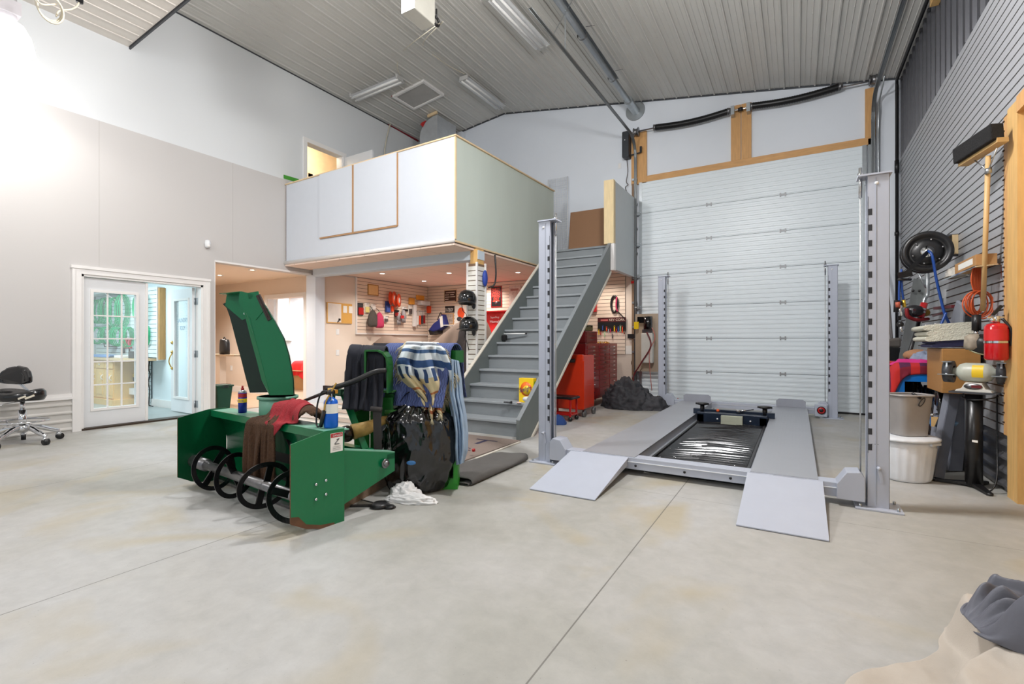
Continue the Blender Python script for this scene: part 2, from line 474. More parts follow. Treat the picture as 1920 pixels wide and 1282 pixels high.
# right wall: slatwall, dark ribbed steel above, bare steel wainscot below
SLG = mat('grey_slatwall', (160, 162, 166), .45, var=.03)
SLB = mat('slot_brown', (84, 58, 40), .7)
b = B(); z = .47; pitch = .0765
while z < 4.13:
    y0 = 5.27 if z < 2.95 else -2
    b.box(XR, XR + .02, y0, YB, z, z + pitch - .013); z += pitch
struct('wall_right', b, SLG)
b = B(); b.box(XR + .012, XR + .1, 5.27, YB, .46, 4.14); b.box(XR + .012, XR + .1, -2, 5.27, 2.95, 4.14)
struct('wall_right_slots', b, SLB)
dkm = mat('charcoal_ribbed_steel', (74, 75, 80), .35, .4, var=.05)
b = B(); b.box(XR + .03, XR + .1, -2, YB, 4.13, 5.6)
y = -1.9
while y < YB:
    b.prism([(XR + .03, y - .03, 4.14), (XR, y - .015, 4.14), (XR, y + .015, 4.14), (XR + .03, y + .03, 4.14)], (0, 0, 1.4)); y += .23
struct('wall_right_upper', b, dkm)
b = B(); b.box(XR + .03, XR + .1, 5.2, YB, 0, .47)
for z in (.03, .14, .25, .36):
    b.prism([(XR + .03, 5.2, z), (XR - .005, 5.2, z + .018), (XR - .005, 5.2, z + .035), (XR + .03, 5.2, z + .055)], (0, YB - 5.2, 0))
struct('wall_right_wainscot', b, mat('bare_ribbed_steel', (150, 150, 152), .32, .7, var=.12, vscale=5))
# rough timber framing round the opening in the right wall
struct('trim_4', bx(XR - .012, XR + .03, 5.2, 5.285, .47, 2.97), WOODZ)
struct('trim_5', bx(XR - .014, XR + .1, 5.0, 5.2, 0, 3.0), WOODY)
struct('trim_6', bx(XR - .02, XR + .1, 1.5, 5.0, 2.9, 3.02), WOODZ)
b = B(); b.box(XR + .06, XR + .1, 1.5, 5.0, 0, 2.9)
struct('wall_right_board', b, WOODY)
b = B()
for zz in [.5 + k * .0765 for k in range(32)]: b.box(XR - .02, XR - .012, 5.262, 5.286, zz + .062, zz + .072)
struct('trim_7', b, mat('slot_dark', (60, 40, 26), .8))

# left wall wainscot of painted ribbed steel, with a cap rail
b = B(); b.box(XL, XL + .012, -9, FY0 - .1, 0, .44)
for z in (.02, .13, .24, .35):
    b.prism([(XL + .012, -9, z), (XL + .035, -9, z + .015), (XL + .035, -9, z + .03), (XL + .012, -9, z + .05)], (0, 9 + FY0 - .1, 0))
struct('baseboard_left', b, mat('painted_ribbed_steel', (206, 203, 198), .4, var=.02))
b = B(); b.box(XL, XL + .045, -9, FY0 - .1, .44, .475); b.box(XL, XL + .03, -9, FY0 - .1, .475, .515)
struct('trim_8', b, TRIM)
b = B(); b.box(XL, XL + .02, 6.6, YB - .02, .0, .16); b.box(XL, XL + .035, 6.6, YB - .02, .16, .2); b.box(XL, XL + .02, 6.6, YB, .2, .25)
b.box(-3.3, -2.9, YB - .04, YB - .012, 0, .25)
struct('baseboard_back', b, TRIM)
# orange-peel seam lines of the wallboard
b = B()
for y in (2.9, 4.75, 6.05): b.box(XL, XL + .0015, y, y + .003, 2.25 if y < 4.5 else 2.53, 4.27)
struct('trim_9', b, mat('seam', (176, 172, 168), .7))
# ================================================================== double door in the left wall and the laundry room behind it
COOL = mat('laundry_wall_paint', (222, 234, 238), .6, var=.01)
b = B()
for (y0, y1) in ((FY0 - .1, FY0), (FY1, FY1 + .1)): b.box(XL, XL + .03, y0, y1, 0, FZ); b.box(XL, XL + .042, (y0 + .001 if y0 < 3 else y1 - .031), (y0 + .03 if y0 < 3 else y1 - .001), 0.001, FZ + .06)
b.box(XL, XL + .03, FY0 - .1, FY1 + .1, FZ, FZ + .1); b.box(XL, XL + .045, FY0 - .11, FY1 + .11, FZ + .07, FZ + .11)
for (y0, y1) in ((FY0, FY0 + .03), (FY1 - .03, FY1)): b.box(XL - T, XL + .01, y0, y1, 0, FZ)
b.box(XL - T, XL + .01, FY0, FY1, FZ - .03, FZ)
struct('trim_10', b, TRIM)
struct('trim_11', bx(XL - T, XL + .03, FY0, FY1, 0, .025), mat('bronze_sill', (70, 58, 48), .4, .5))
PANE = mat('clear_glass', (235, 245, 245), .03, var=0, alpha=.12)
def leaf(name, M, ln, h, cols, rows, glassx, glassz, side=1):
    """door leaf along local +x, thickness along y"""
    b = B(); x0, x1 = glassx; z0, z1 = glassz; t = .022
    b.box(0, x0, -t, t, 0, h, M); b.box(x1, ln, -t, t, 0, h, M); b.box(x0, x1, -t, t, 0, z0, M); b.box(x0, x1, -t, t, z1, h, M)
    o = struct(name, b, mat('door_paint', (222, 224, 226), .4, var=.01))
    f = B()
    for s_ in (-1, 1):
        y0, y1 = sorted((s_ * t, s_ * (t + .012)))
        f.box(x0 - .035, x0, y0, y1, z0 - .035, z1 + .035, M); f.box(x1, x1 + .035, y0, y1, z0 - .035, z1 + .035, M)
        f.box(x0, x1, y0, y1, z0 - .035, z0, M); f.box(x0, x1, y0, y1, z1, z1 + .035, M)
    obj('glass_frame', f, TRIM, o)
    g = B()
    for k in range(1, cols): xx = x0 + (x1 - x0) * k / cols; g.box(xx - .009, xx + .009, -.008, .008, z0, z1, M)
    for k in range(1, rows): zz = z0 + (z1 - z0) * k / rows; g.box(x0, x1, -.0075, .0075, zz - .009, zz + .009, M)
    if cols > 1: obj('muntin_grid', g, TRIM, o)
    obj('glass_pane', bx(x0, x1, -.002, .002, z0, z1, M), PANE, o)
    return o
M1 = Matrix.Translation((XL - .06, FY0 + .035, .03)) @ Matrix.Rotation(PI / 2, 4, 'Z')
leaf('door_1', M1, .74, 2.055, 3, 5, (.115, .615), (.25, 1.86))
struct('trim_12', bx(XL - .05, XL - .02, FY0 + .765, FY0 + .8, .03, 2.08), TRIM)
ang = PI - .04
M2 = Matrix.Translation((XL - .16, FY1 - .06, .03)) @ Matrix.Rotation(ang, 4, 'Z')
d2 = leaf('door_2', M2, .74, 2.055, 1, 1, (.13, .6), (.25, 1.86))
b = B()
for k in range(34): zz = 1.22 + k * .0185; b.box(.14, .59, -.006, .006, zz, zz + .003, M2)
obj('blind_slats', b, mat('blind_white', (226, 236, 238), .5), d2)
bt = B(); p = M2 @ Vector((.53, .004, 1.5)); ux = (M2.to_3x3() @ Vector((-1, 0, 0)))
bt.text('LAUNDRY', p, ux, (0, 0, 1), .07, .003, .34); bt.text('ROOM', M2 @ Vector((.45, .004, 1.37)), ux, (0, 0, 1), .07, .003, .18)
obj('lettering', bt, mat('door_letter_blue', (96, 128, 158), .5), d2)
hb = B(); hx = .695
for z_, r_ in ((1.16, .03), (1.0, .03), (.72, .024)): hb.lathe([(.001, 0), (r_, 0), (r_, .008), (.012, .02), (.001, .03)], M=M2 @ Matrix.Translation((hx, .022, z_)) @ Matrix.Rotation(-PI / 2, 4, 'X'))
hb.tube([M2 @ Vector(q) for q in smoothpath([(hx, .03, .97), (hx + .002, .06, .9), (hx + .01, .065, .82), (hx, .03, .72)])], .009)
obj('door_handle', hb, BRASS, d2)
for z_ in (.18, 1.0, 1.86):
    hg = B(); hg.box(XL - .16, XL - .08, FY1 - .035, FY1 - .03, z_ - .05, z_ + .06); hg.cyl((XL - .155, FY1 - .045, z_ - .05), (XL - .155, FY1 - .045, z_ + .06), .008)
    obj('hinge', hg, GALV, d2)
# laundry room shell
YW = 4.42
struct('wall_laundry', B().box(-12.75, XL - T, YW, YW + .02, 0, 2.6).box(-12.75, -12.6, 0.5, YW, 0, 2.6), COOL)
struct('ceiling_laundry', bx(-12.75, XL - T, .4, YW + .02, 2.5, 2.56), COOL)
struct('baseboard_laundry', bx(-10.4, XL - T - .01, YW - .02, YW, 0, .14), TRIM)
lamp('laundry_light', 'AREA', (-10.3, 2.9, 2.46), 130, (.80, .96, 1.0), 1.6, shape='SQUARE')
lsl = mat('white_slatwall', (206, 220, 224), .45, var=.02)
LSB = mat('slot_grey', (96, 108, 112), .7)
def slats(name, x0, x1, z0, z1, y, m=lsl, mb=LSB, p=.0765, label=None, thick=.012, back=.005):
    """slatwall panel facing -Y as one thing: slats + dark grooves"""
    b = B(); z = z0
    while z < z1 - .01: b.box(x0, x1, y - thick, y, z, min(z1, z + p - .009)); z += p
    c = bx(x0, x1, y - back, y + back, z0, z1)
    return b, c
b, c = slats('', -12.4, -10.4, .08, .88, YW - .02); q = thing('slatwall_panel', 'white slatwall panel under the laundry room counter', 'wall panel', (-11.4, YW - .02, .08)); obj('slats', b, lsl, q); obj('backing', c, LSB, q)
b, c = slats('', -12.55, -9.97, .92, 2.2, YW - .1); q = thing('slatwall_panel', 'white slatwall panel hung with green hoses above the laundry counter', 'wall panel', (-11.4, YW - .1, .92)); obj('slats', b, lsl, q); obj('backing', c, LSB, q)
obj('edge_board', bx(-9.97, -9.95, YW - .12, YW, .86, 2.2), TRIM, q); obj('edge_stud', bx(-9.95, -9.91, YW - .1, YW, .88, 2.18), WOODZ, q)
tag(obj('countertop', bx(-12.58, -9.98, 3.98, YW - .1, .86, .9), mat('tan_laminate', (206, 178, 140), .4)), 'tan countertop running along the laundry room wall', 'countertop')
OAK = mat('honey_oak', (226, 186, 122), .45, var=.06, stretch=(5, 5, .8))
cb = thing('base_cabinet', 'honey oak base cabinet with arched doors under laundry counter', 'cabinet', (-11.7, 4.1, .0))
obj('body', B().box(-12.5, -11.0, 4.05, YW - .05, .1, .86).box(-12.5, -10.95, 4.0, YW - .05, .0, .12), OAK, cb)
for k in range(4):
    x0 = -12.48 + k * .37
    dr = obj('drawer', bx(x0, x0 + .35, 4.03, 4.05, .7, .84), OAK, cb, bevel=.004); obj('knob', B().ball((x0 + .175, 4.02, .77), .014), WHT, dr)
    do = obj('door', B().box(x0, x0 + .35, 4.03, 4.05, .14, .68).prism([(x0 + .06, 4.02, .2), (x0 + .29, 4.02, .2), (x0 + .29, 4.02, .54), (x0 + .24, 4.02, .58), (x0 + .175, 4.02, .61), (x0 + .11, 4.02, .58), (x0 + .06, 4.02, .54)], (0, .012, 0)), OAK, cb, bevel=.003)
    obj('handle', B().tube(smoothpath([(x0 + .31, 4.03, .58), (x0 + .31, 4.0, .55), (x0 + .31, 4.0, .51), (x0 + .31, 4.03, .48)], 4), .006), WHT, do)
# green hoses hung in loops
HG = mat('green_hose', (0, 158, 106), .4, var=.15)
def loop(x, ztop, w_, h_, n_, dx):
    b = B()
    for k in range(n_):
        xx = x + k * dx; w2 = w_ * random.uniform(.9, 1.02); h2 = h_ * random.uniform(.95, 1.02); yy = YW - .12 - w2 / 2
        b.tube([(xx + .006 * math.sin(3 * a), yy + w2 / 2 * math.cos(a), ztop - h2 / 2 + h2 / 2 * math.sin(a) * (1.0 if math.sin(a) > 0 else 1)) for a in [2 * PI * i / 14 for i in range(14)]], .0075, 5, closed=True)
    return b
hl = [(-12.35, 2.06, .16, .5, 5), (-12.0, 2.08, .17, .52, 5), (-11.6, 2.07, .18, .6, 5), (-11.2, 2.1, .18, .62, 5), (-12.3, 1.5, .2, .34, 5), (-11.85, 1.5, .2, .34, 5), (-11.4, 1.48, .2, .36, 6), (-11.0, 1.48, .18, .38, 5)]
names = ['leftmost', 'second', 'third', 'fourth']
for k, (x, zt, w_, h_, n_) in enumerate(hl):
    tag(obj('hose_coil', loop(x, zt, w_, h_, n_, .05), HG), f'{names[k % 4]} bunch of green hose loops in the {"upper" if k < 4 else "lower"} row behind the glazed door', 'hose', 'green hose loops in the laundry room')
bb = B()
for k in range(8):
    bb.tube([(-10.62 + k * .035 + .22 * math.cos(a) , YW - .15 - k * .006, 1.84 + .25 * math.sin(a)) for a in [2 * PI * i / 24 for i in range(24)]], .008, 6, closed=True)
tag(obj('hose_coil', bb, HG), 'large green hose coil high on the slatwall in the open doorway', 'hose', 'green hose loops in the laundry room')
bb = B()
for k in range(3): bb.tube([(-10.45 + k * .03 + .23 * (abs(math.cos(a)) ** .7) * (1 if math.cos(a) > 0 else -1), YW - .14, 1.32 + .2 * (abs(math.sin(a)) ** .8) * (1 if math.sin(a) > 0 else -1)) for a in [2 * PI * i / 24 for i in range(24)]], .006, 6, closed=True)
tag(obj('hose_coil', bb, HG), 'thin open green hose loop under the large coil in the doorway', 'hose', 'green hose loops in the laundry room')
# tools and small things of the laundry room
PINK = mat('coral_pink', (232, 96, 120), .5)
for k in range(5):
    x = -11.15 + k * .07; t_ = B()
    t_.tube(smoothpath([(x, YW - .13, 1.28), (x - .02, YW - .16, 1.2), (x + .01, YW - .15, 1.08)], 4), .012, 6)
    tag(obj('hand_pliers', t_, PINK if k % 2 else RED), ['first', 'second', 'third', 'fourth', 'fifth'][k] + ' from the left of the hand pliers hanging over the laundry counter', 'pliers', 'pliers over the laundry counter')
for k, (x, c) in enumerate(((-11.28, DKG), (-11.2, BLK), (-10.98, BLK))):
    t_ = B().cyl((x, YW - .14, .98), (x, YW - .14, 1.14), .014, .01, 8).ball((x, YW - .14, 1.15), .022)
    tag(obj('spray_nozzle', t_, c), ['grey', 'black', 'second black'][k] + ' hose nozzle standing against the laundry slatwall', 'nozzle')
tag(obj('wire_basket', B().box(-11.75, -11.55, YW - .25, YW - .12, 1.1, 1.12).bar((-11.75, YW - .25, 1.1), (-11.78, YW - .27, 1.3), .01, .01).bar((-11.55, YW - .25, 1.1), (-11.52, YW - .27, 1.3), .01, .01).bar((-11.78, YW - .27, 1.3), (-11.52, YW - .27, 1.3), .01, .01).bar((-11.65, YW - .25, 1.1), (-11.65, YW - .27, 1.3), .006, .006), DKG), 'small dark wire basket on the laundry slatwall', 'basket')
t_ = B()
for k in range(4): t_.bar((-12.0 + k * .02, 4.1, .915 + k * .012), (-11.3 + k * .02, 4.12, .915 + k * .012), .1, .014)
tag(obj('folded_towel', t_, mat('pale_blue_towel', (120, 160, 214), .9)), 'pale blue towels laid along the laundry counter', 'towel')
tag(obj('folded_towel', bx(-11.1, -10.75, 4.08, 4.28, .9, .95), WHT, bevel=.01), 'white towel folded on the laundry counter by the pliers', 'towel')
t_ = thing('counter_radio', 'black radio on the laundry counter by the doorway', 'radio', (-10.45, 4.2, .9))
obj('body', bx(-10.62, -10.3, 4.12, 4.28, .9, 1.03), BLK, t_, bevel=.01); obj('dial', B().cyl((-10.36, 4.115, .95), (-10.36, 4.125, .95), .02), DKG, t_); obj('display', bx(-10.57, -10.45, 4.115, 4.12, .97, 1.0), DKG, t_)
br = thing('paint_brush', 'wide yellow handled brush hung under the laundry counter', 'brush', (-10.95, YW - .05, .5))
obj('handle', B().cyl((-10.95, YW - .05, .6), (-10.95, YW - .05, .78), .012, .02, 8), RED, br); obj('block', bx(-11.06, -10.84, YW - .08, YW - .03, .53, .6), mat('yellow_block', (222, 190, 80), .5), br); obj('bristles', bx(-11.05, -10.85, YW - .075, YW - .035, .45, .53), BRIST, br)
tag(obj('spray_bottle', B().lathe([(.001, .34), (.03, .34), (.03, .46), (.012, .5), (.012, .53), (.001, .53)], c=(-10.62, YW - .06, .1)).box(-10.66, -10.6, YW - .08, YW - .05, .63, .68), mat('bottle_blue', (40, 90, 200), .4)), 'blue spray bottle hung on the slatwall under the counter', 'bottle')
tag(obj('hand_brush', B().tube(smoothpath([(-10.72, YW - .05, .42), (-10.74, YW - .07, .36), (-10.72, YW - .06, .28)], 4), .014, 8).ball((-10.72, YW - .06, .24), .035, .02, .03), PINK), 'pink hooked hand brush hung low on the laundry slatwall', 'brush')
tag(obj('electric_heater', B().box(-11.0, -10.8, YW - .14, YW - .04, .2, .32).cyl((-11.05, YW - .09, .26), (-11.0, YW - .09, .26), .05), WHT, bevel=.008), 'white box shaped unit low on the laundry slatwall', 'appliance')
bb = B().tube(smoothpath([(-10.42, YW - .04, .86), (-10.44, YW - .05, .7), (-10.38, YW - .05, .6), (-10.45, YW - .05, .45), (-10.4, YW - .05, .3), (-10.42, YW - .05, .03), (-10.2, YW - .08, .02)], 6), .009, 6)
tag(obj('power_cord', bb, BLK), 'black cord running down beside the laundry slatwall', 'cord')
sh = thing('wall_shelf', 'white wire shelf above the green hoses in the laundry', 'shelf', (-12.0, YW - .2, 2.1))
obj('board', bx(-12.58, -11.2, YW - .35, YW - .1, 2.14, 2.17), WHT, sh)
for x in (-12.5, -11.5): obj('bracket', B().bar((x, YW - .34, 2.14), (x, YW - .11, 1.98), .015, .015), WHT, sh)
for k in range(4): tag(obj('work_glove', B().ball((-11.6 + k * .11, YW - .28, 2.2), .05, .04, .035), (RED, PINK)[k % 2]), ['leftmost red', 'left pink', 'right red', 'rightmost pink'][k] + ' glove lying on the white laundry shelf', 'glove', 'gloves on the laundry shelf')

# motion sensor on the wall
s_ = thing('motion_sensor', 'small white motion sensor on the left wall above the double door', 'sensor', (XL, 4.32, 2.8))
obj('housing', B().lathe([(.001, 0), (.03, 0), (.04, .02), (.045, .08), (.035, .12), (.001, .13)], c=(XL + .04, 4.32, 2.74)), WHT, s_); obj('lens', B().ball((XL + .06, 4.32, 2.77), .03, .03, .025), TRIM, s_)
# ================================================================== side room seen through the opening
YS = 6.66
b = B()
dx0, dx1, dz = -10.33, -9.05, 2.17
b.box(-16, dx0, YS, YS + .14, 0, 2.62); b.box(dx1, XL - T, YS, YS + .14, 0, 2.62); b.box(dx0, dx1, YS, YS + .14, dz, 2.62)
struct('wall_side_room', b, BEIGE)
struct('ceiling_side_room', bx(-16, XL - .15, 4.42, 11, 2.6, 2.66), mat('cream_ceiling_tile', (232, 216, 198), .8, var=.01))
struct('wall_side_room_far', B().box(-16.1, -16, 4.4, 11, 0, 2.6).box(-16, XL - .17, 4.445, 4.47, 0, 2.58), BEIGE)
b = B()
for x0, x1, z0, z1 in ((dx0 - .09, dx0, 0, dz + .09), (dx1, dx1 + .09, 0, dz + .09), (dx0, dx1, dz, dz + .09)): b.box(x0, x1, YS - .02, YS, z0, z1)
for x0, x1 in ((dx0, dx0 + .02), (dx1 - .02, dx1)): b.box(x0, x1, YS, YS + .14, 0, dz)
struct('trim_13', b, TRIM)
struct('baseboard_side_room', B().box(-16, dx0 - .09, YS - .018, YS, 0, .15).box(dx1 + .09, XL - T, YS - .018, YS, 0, .15), TRIM)
# bright end room with its window
ER = mat('pale_blue_room', (224, 230, 238), .6); EY = 8.9
struct('wall_end_room', B().box(-15, -8.9, EY, EY + .1, 0, 2.6).box(-8.9, -8.85, YS + .14, EY, 0, 2.6), ER)
wa, wb_ = onY(529, 560, EY), onY(544, 634, EY); wx0, wx1, wz0, wz1 = wa.x - .15, wb_.x, wb_.z, wa.z
wn = struct('window_1', B().box(wx0 - .06, wx0, EY - .04, EY, wz0 - .05, wz1 + .06).box(wx1, wx1 + .05, EY - .04, EY, wz0 - .05, wz1 + .06).box(wx0, wx1, EY - .04, EY, wz1, wz1 + .06).box(wx0 - .08, wx1 + .08, EY - .07, EY, wz0 - .07, wz0), TRIM)
obj('window_pane', bx(wx0, wx1, EY - .015, EY - .005, wz0, wz1), mat('daylit_pane', (235, 245, 255), .3, emit=2.2), wn)
b = B()
for k in range(36): b.box(wx0 + .01, wx1 - .01, EY - .05, EY - .03, wz0 + (wz1 - wz0) * k / 36, wz0 + (wz1 - wz0) * k / 36 + .004)
obj('blind_slats', b, WHT, wn)
lamp('end_room_daylight', 'AREA', (-11.6, 7.9, 2.5), 130, (.88, .95, 1), 1.2, shape='SQUARE')
bxx = thing('cardboard_box', 'open brown cardboard box in the far bright room', 'box', (-10.6, 7.8, 0))
p0 = onY(545, 700, 7.7); p1_ = onY(574, 678, 7.7); bX0, bX1, bZ = p0.x, p1_.x, p1_.z; bY0 = 7.7; bY1 = 8.5
obj('body', bx(bX0, bX1, bY0, bY1, .0, bZ - .22), CARD, bxx); obj('flap', bx(bX0, bX1, bY0 - .18, bY0, bZ - .23, bZ - .22), CARD, bxx)
X = drape(sheet((bX0 - .2, bY0 - .3, bZ + .08), (bX1 - bX0 + .4, 0, 0), (0, 1.3, 0), 26, 22), boxes=[(bX0, bX1, bY0, bY1, 0, bZ)], steps=50)
tag(cloth_obj('red_cloth', X, mat('bright_red_cloth', (232, 40, 40), .8), thick=.01), 'bright red cloth draped over cardboard box in far room', 'cloth')
obj('inner_load', bx(bX0 + .05, bX1 - .05, bY0 + .05, bY1 - .05, bZ - .22, bZ - .01), CARD, bxx)
for k, (u, v) in enumerate(((412, 516), (473, 506))):
    p = fl(u, v, 2.6)
    o = thing('recessed_light', ['recessed ceiling light nearest the wall edge in the side room', 'recessed ceiling light above the green chute in the side room'][k], 'ceiling light', (p.x, p.y, 2.6), 'recessed lights')
    obj('bezel', B().lathe([(.035, -.004), (.07, -.008), (.075, 0)], c=(p.x, p.y, 2.6), cap=False), WHT, o)
    obj('bulb', B().lathe([(.001, -.004), (.045, -.004), (.045, -.001), (.001, -.001)], c=(p.x, p.y, 2.6)), mat('warm_bulb', (255, 236, 208), .3, emit=14), o)
    lamp('recessed_spot', 'SPOT', (p.x, p.y, 2.57), 150, (1, .92, .84), .05, cone=2.5, blend=.8)
lamp('side_room_spot', 'SPOT', (-10.6, 5.5, 2.56), 150, (1, .92, .84), .05, cone=2.5, blend=.8)
# bin, ledge and bag beyond the wall end
p = fl(414, 771); bn = thing('waste_bin', 'dark green plastic waste bin behind the snow blower', 'bin', (p.x, p.y, 0.012))
def sq(x, y, z, a, c): return [(x - a, y - c, z), (x + a, y - c, z), (x + a, y + c, z), (x - a, y + c, z)]
BG = mat('bin_green', (0, 62, 44), .5)
obj('body', B().loft([sq(p.x, p.y, .012, .1, .1), sq(p.x, p.y, .44, .135, .135)], smooth=False), BG, bn, bevel=.015); obj('rim', B().loft([sq(p.x, p.y, .43, .145, .145), sq(p.x, p.y, .46, .15, .15)], smooth=False), BG, bn, bevel=.006)
obj('liner', B().grid(lambda u, v: (p.x + (.15 + .006 * math.sin(u * 40)) * math.cos(2 * PI * u), p.y + (.15 + .006 * math.sin(u * 40)) * math.sin(2 * PI * u), .465 - .05 * v), 60, 4, True), mat('bin_liner', (30, 46, 46), .3), bn)
a = onD(447, 665, 9.0)
lg = thing('wall_ledge', 'tan ledge on a short half wall in the side room', 'ledge', (a.x, a.y, 0.012))
obj('half_wall', bx(a.x - 1.6, a.x - .62, a.y, a.y + .12, .012, a.z - .03), BEIGE, lg); obj('top_board', bx(a.x - 1.6, a.x, a.y - .08, a.y + .2, a.z - .03, a.z), mat('ledge_tan', (180, 156, 128), .5), lg)
a2 = onD(404, 663, 9.2)
bg_ = thing('black_bag', 'small black bag sitting on the tan ledge', 'bag', (a.x - .62, a.y + .06, a.z))
obj('body', B().loft([[(a.x - .56 + r * math.cos(t), a.y + .06 + .08 * math.sin(t), a.z + z) for t in [2 * PI * i / 12 for i in range(12)]] for r, z in ((.11, 0), (.12, .08), (.11, .2), (.08, .27), (.03, .29))]), BLK, bg_)
obj('strap', B().tube(smoothpath([(a.x - .61, a.y + .06, a.z + .28), (a.x - .57, a.y + .06, a.z + .33), (a.x - .52, a.y + .06, a.z + .28)], 4), .01, 6), BLK, bg_)
def plate(u, v, plane, w_=.075, h_=.12, label='', name='light_switch', kind='switch'):
    p = plane(u, v)
    o = thing(name, label, 'wall plate', p)
    if abs(p.x - XL) < .05:
        obj('cover', bx(p.x, p.x + .008, p.y - w_ / 2, p.y + w_ / 2, p.z - h_ / 2, p.z + h_ / 2), WHT, o, bevel=.002); obj(kind, bx(p.x + .008, p.x + .012, p.y - .017, p.y + .017, p.z - .035, p.z + .035), TRIM, o)
    else:
        obj('cover', bx(p.x - w_ / 2, p.x + w_ / 2, p.y - .008, p.y, p.z - h_ / 2, p.z + h_ / 2), WHT, o, bevel=.002); obj(kind, bx(p.x - .017, p.x + .017, p.y - .012, p.y - .008, p.z - .035, p.z + .035), TRIM, o)
plate(434, 690, lambda u, v: onY(u, v, YS), label='white outlet plate on the side room wall', name='wall_outlet', kind='socket')
plate(633, 622, lambda u, v: onX(u, v, XL), label='white switch plate under the whiteboard', kind='rocker')
plate(633, 661, lambda u, v: onX(u, v, XL), label='lower white plate on the beige wall under the switch', name='wall_outlet', kind='socket')
plate(1162, 311, lambda u, v: onY(u, v, YB), label='white outlet on the back wall left of the door opener', name='wall_outlet', kind='socket')

# ================================================================== overhead door and its hardware
DX0, DX1, DZ = -2.77, .98, 4.43
dm = mat('sectional_door_white', (226, 235, 240), .38, .0, var=.01, vscale=2)
d3 = None; hs = DZ / 7
for k in range(7):
    z0 = k * hs; b = B(); b.box(DX0, DX1, YB - .045, YB - .005, z0 + .004, z0 + hs - .004)
    pr = []
    nr = 8
    for r in range(nr):
        zz = z0 + hs * (r + .5) / nr
        b.prism([(DX0, YB - .045, zz - .024), (DX0, YB - .052, zz - .016), (DX0, YB - .052, zz + .016), (DX0, YB - .045, zz + .024)], (DX1 - DX0, 0, 0))
    if d3 is None: d3 = struct('door_3', b, dm)
    else: obj('door_section', b, dm, d3)
obj('seam_backing', bx(DX0, DX1, YB - .03, YB - .006, 0, DZ), mat('door_core', (120, 124, 130), .6), d3)  # grey core sheet showing at the seams between sections
for k in range(1, 7):
    for x in (-1.44, -.22):
        z = k * hs; h = B().box(x - .05, x + .05, YB - .058, YB - .05, z - .012, z + .012).box(x - .05, x - .028, YB - .06, YB - .05, z - .035, z + .035).box(x + .028, x + .05, YB - .06, YB - .05, z - .035, z + .035)
        obj('hinge', h, mat('zinc_hinge', (150, 152, 154), .5, .5), d3)
    for x, s_ in ((DX0, -1), (DX1, 1)):
        z = k * hs; obj('roller', B().cyl((x - .1 * (s_ < 0) + .0, YB - .1, z), (x + .1 * (s_ > 0) + .05 * (s_ < 0), YB - .1, z), .008, n=8).box(x - .03, x + .03, YB - .1, YB - .05, z - .03, z + .03), GALV, d3)
for x in (DX0 + .03, DX1 - .03): obj('end_stile', bx(x - .03, x + .03, YB - .056, YB - .05, 0, DZ), GALV, d3)
obj('bottom_seal', bx(DX0, DX1, YB - .06, YB - .01, 0, .03), BLK, d3)
# timber framing above the door
struct('trim_14', bx(DX0 - .12, DX1 + .1, YB - .04, YB, DZ, DZ + .12), WOODX)
struct('trim_15', bx(-2.93, -2.62, YB - .045, YB, DZ - .02, 5.46), WOODZ)
struct('trim_16', bx(-1.06, -.895, YB - .045, YB, DZ + .12, 5.56), WOODZ)
struct('trim_17', bx(-.885, -.72, YB - .045, YB, DZ + .12, 5.56), WOODZ)
struct('trim_18', bx(DX1 - .02, DX1 + .12, YB - .045, YB, DZ + .12, 5.35), WOODZ)
struct('trim_19', bx(-2.92, -2.84, YB - .05, YB, 0, DZ), mat('jamb_brown', (130, 106, 84), .6, var=.1))
struct('trim_20', bx(DX1 + .02, DX1 + .09, YB - .04, YB, 0, DZ + .1), GALV)
# tracks
def track(x, ztop, yend, name, label):
    z = ztop; R_ = .38; pts = [(x, YB - .1, 0)] + [(x, YB - .1, z - R_)]
    for i in range(1, 8): a = PI / 2 * i / 8; pts.append((x, YB - .1 - R_ * (1 - math.cos(a)), z - R_ + R_ * math.sin(a)))
    pts += [(x, YB - .1 - R_, z), (x, yend, z - .02)]
    t = thing(name, label, 'door track', (x, YB - .1, 0))
    b = B()
    for o_ in (-.022, .022): b.tube([(p_[0] + o_, p_[1], p_[2]) for p_ in pts], .007, 6)
    for i in range(len(pts) - 1):
        p_, q_ = Vector(pts[i]), Vector(pts[i + 1]); b.bar(p_, q_, .05, .006, up=(0, -1, 0) if i < 2 else (0, 0, 1))
    obj('rail', b, mat('track_steel', (120, 124, 126), .35, .8), t)
    return t, pts
ta, _ = track(-2.83, 5.32, 5.25, 'door_track', 'long steel track curving from the left side of the overhead door to the ceiling')
tb, _ = track(1.06, 5.15, 4.4, 'door_track', 'steel track curving up at the right side of the overhead door')
for x, y in ((-2.83, 5.9), (-2.83, 6.3)): obj('hanger', B().bar((x, y, 5.32), (x + (.15 if y < 6 else 0), y + (.45 if y < 6 else .0), cz(x)), .02, .003), GALV, ta)
for k in range(9): z = .5 + k * .5; obj('bracket', bx(-2.9, -2.8, YB - .1, YB - .04, z - .02, z + .02), GALV, ta)
b = B().tube([(1.13, YB - .08, 0), (1.13, YB - .08, 4.6), (1.14, YB - .1, 5.1), (1.16, YB - .5, 5.3)], .012, 6)
obj('angle', b, GALV, tb)
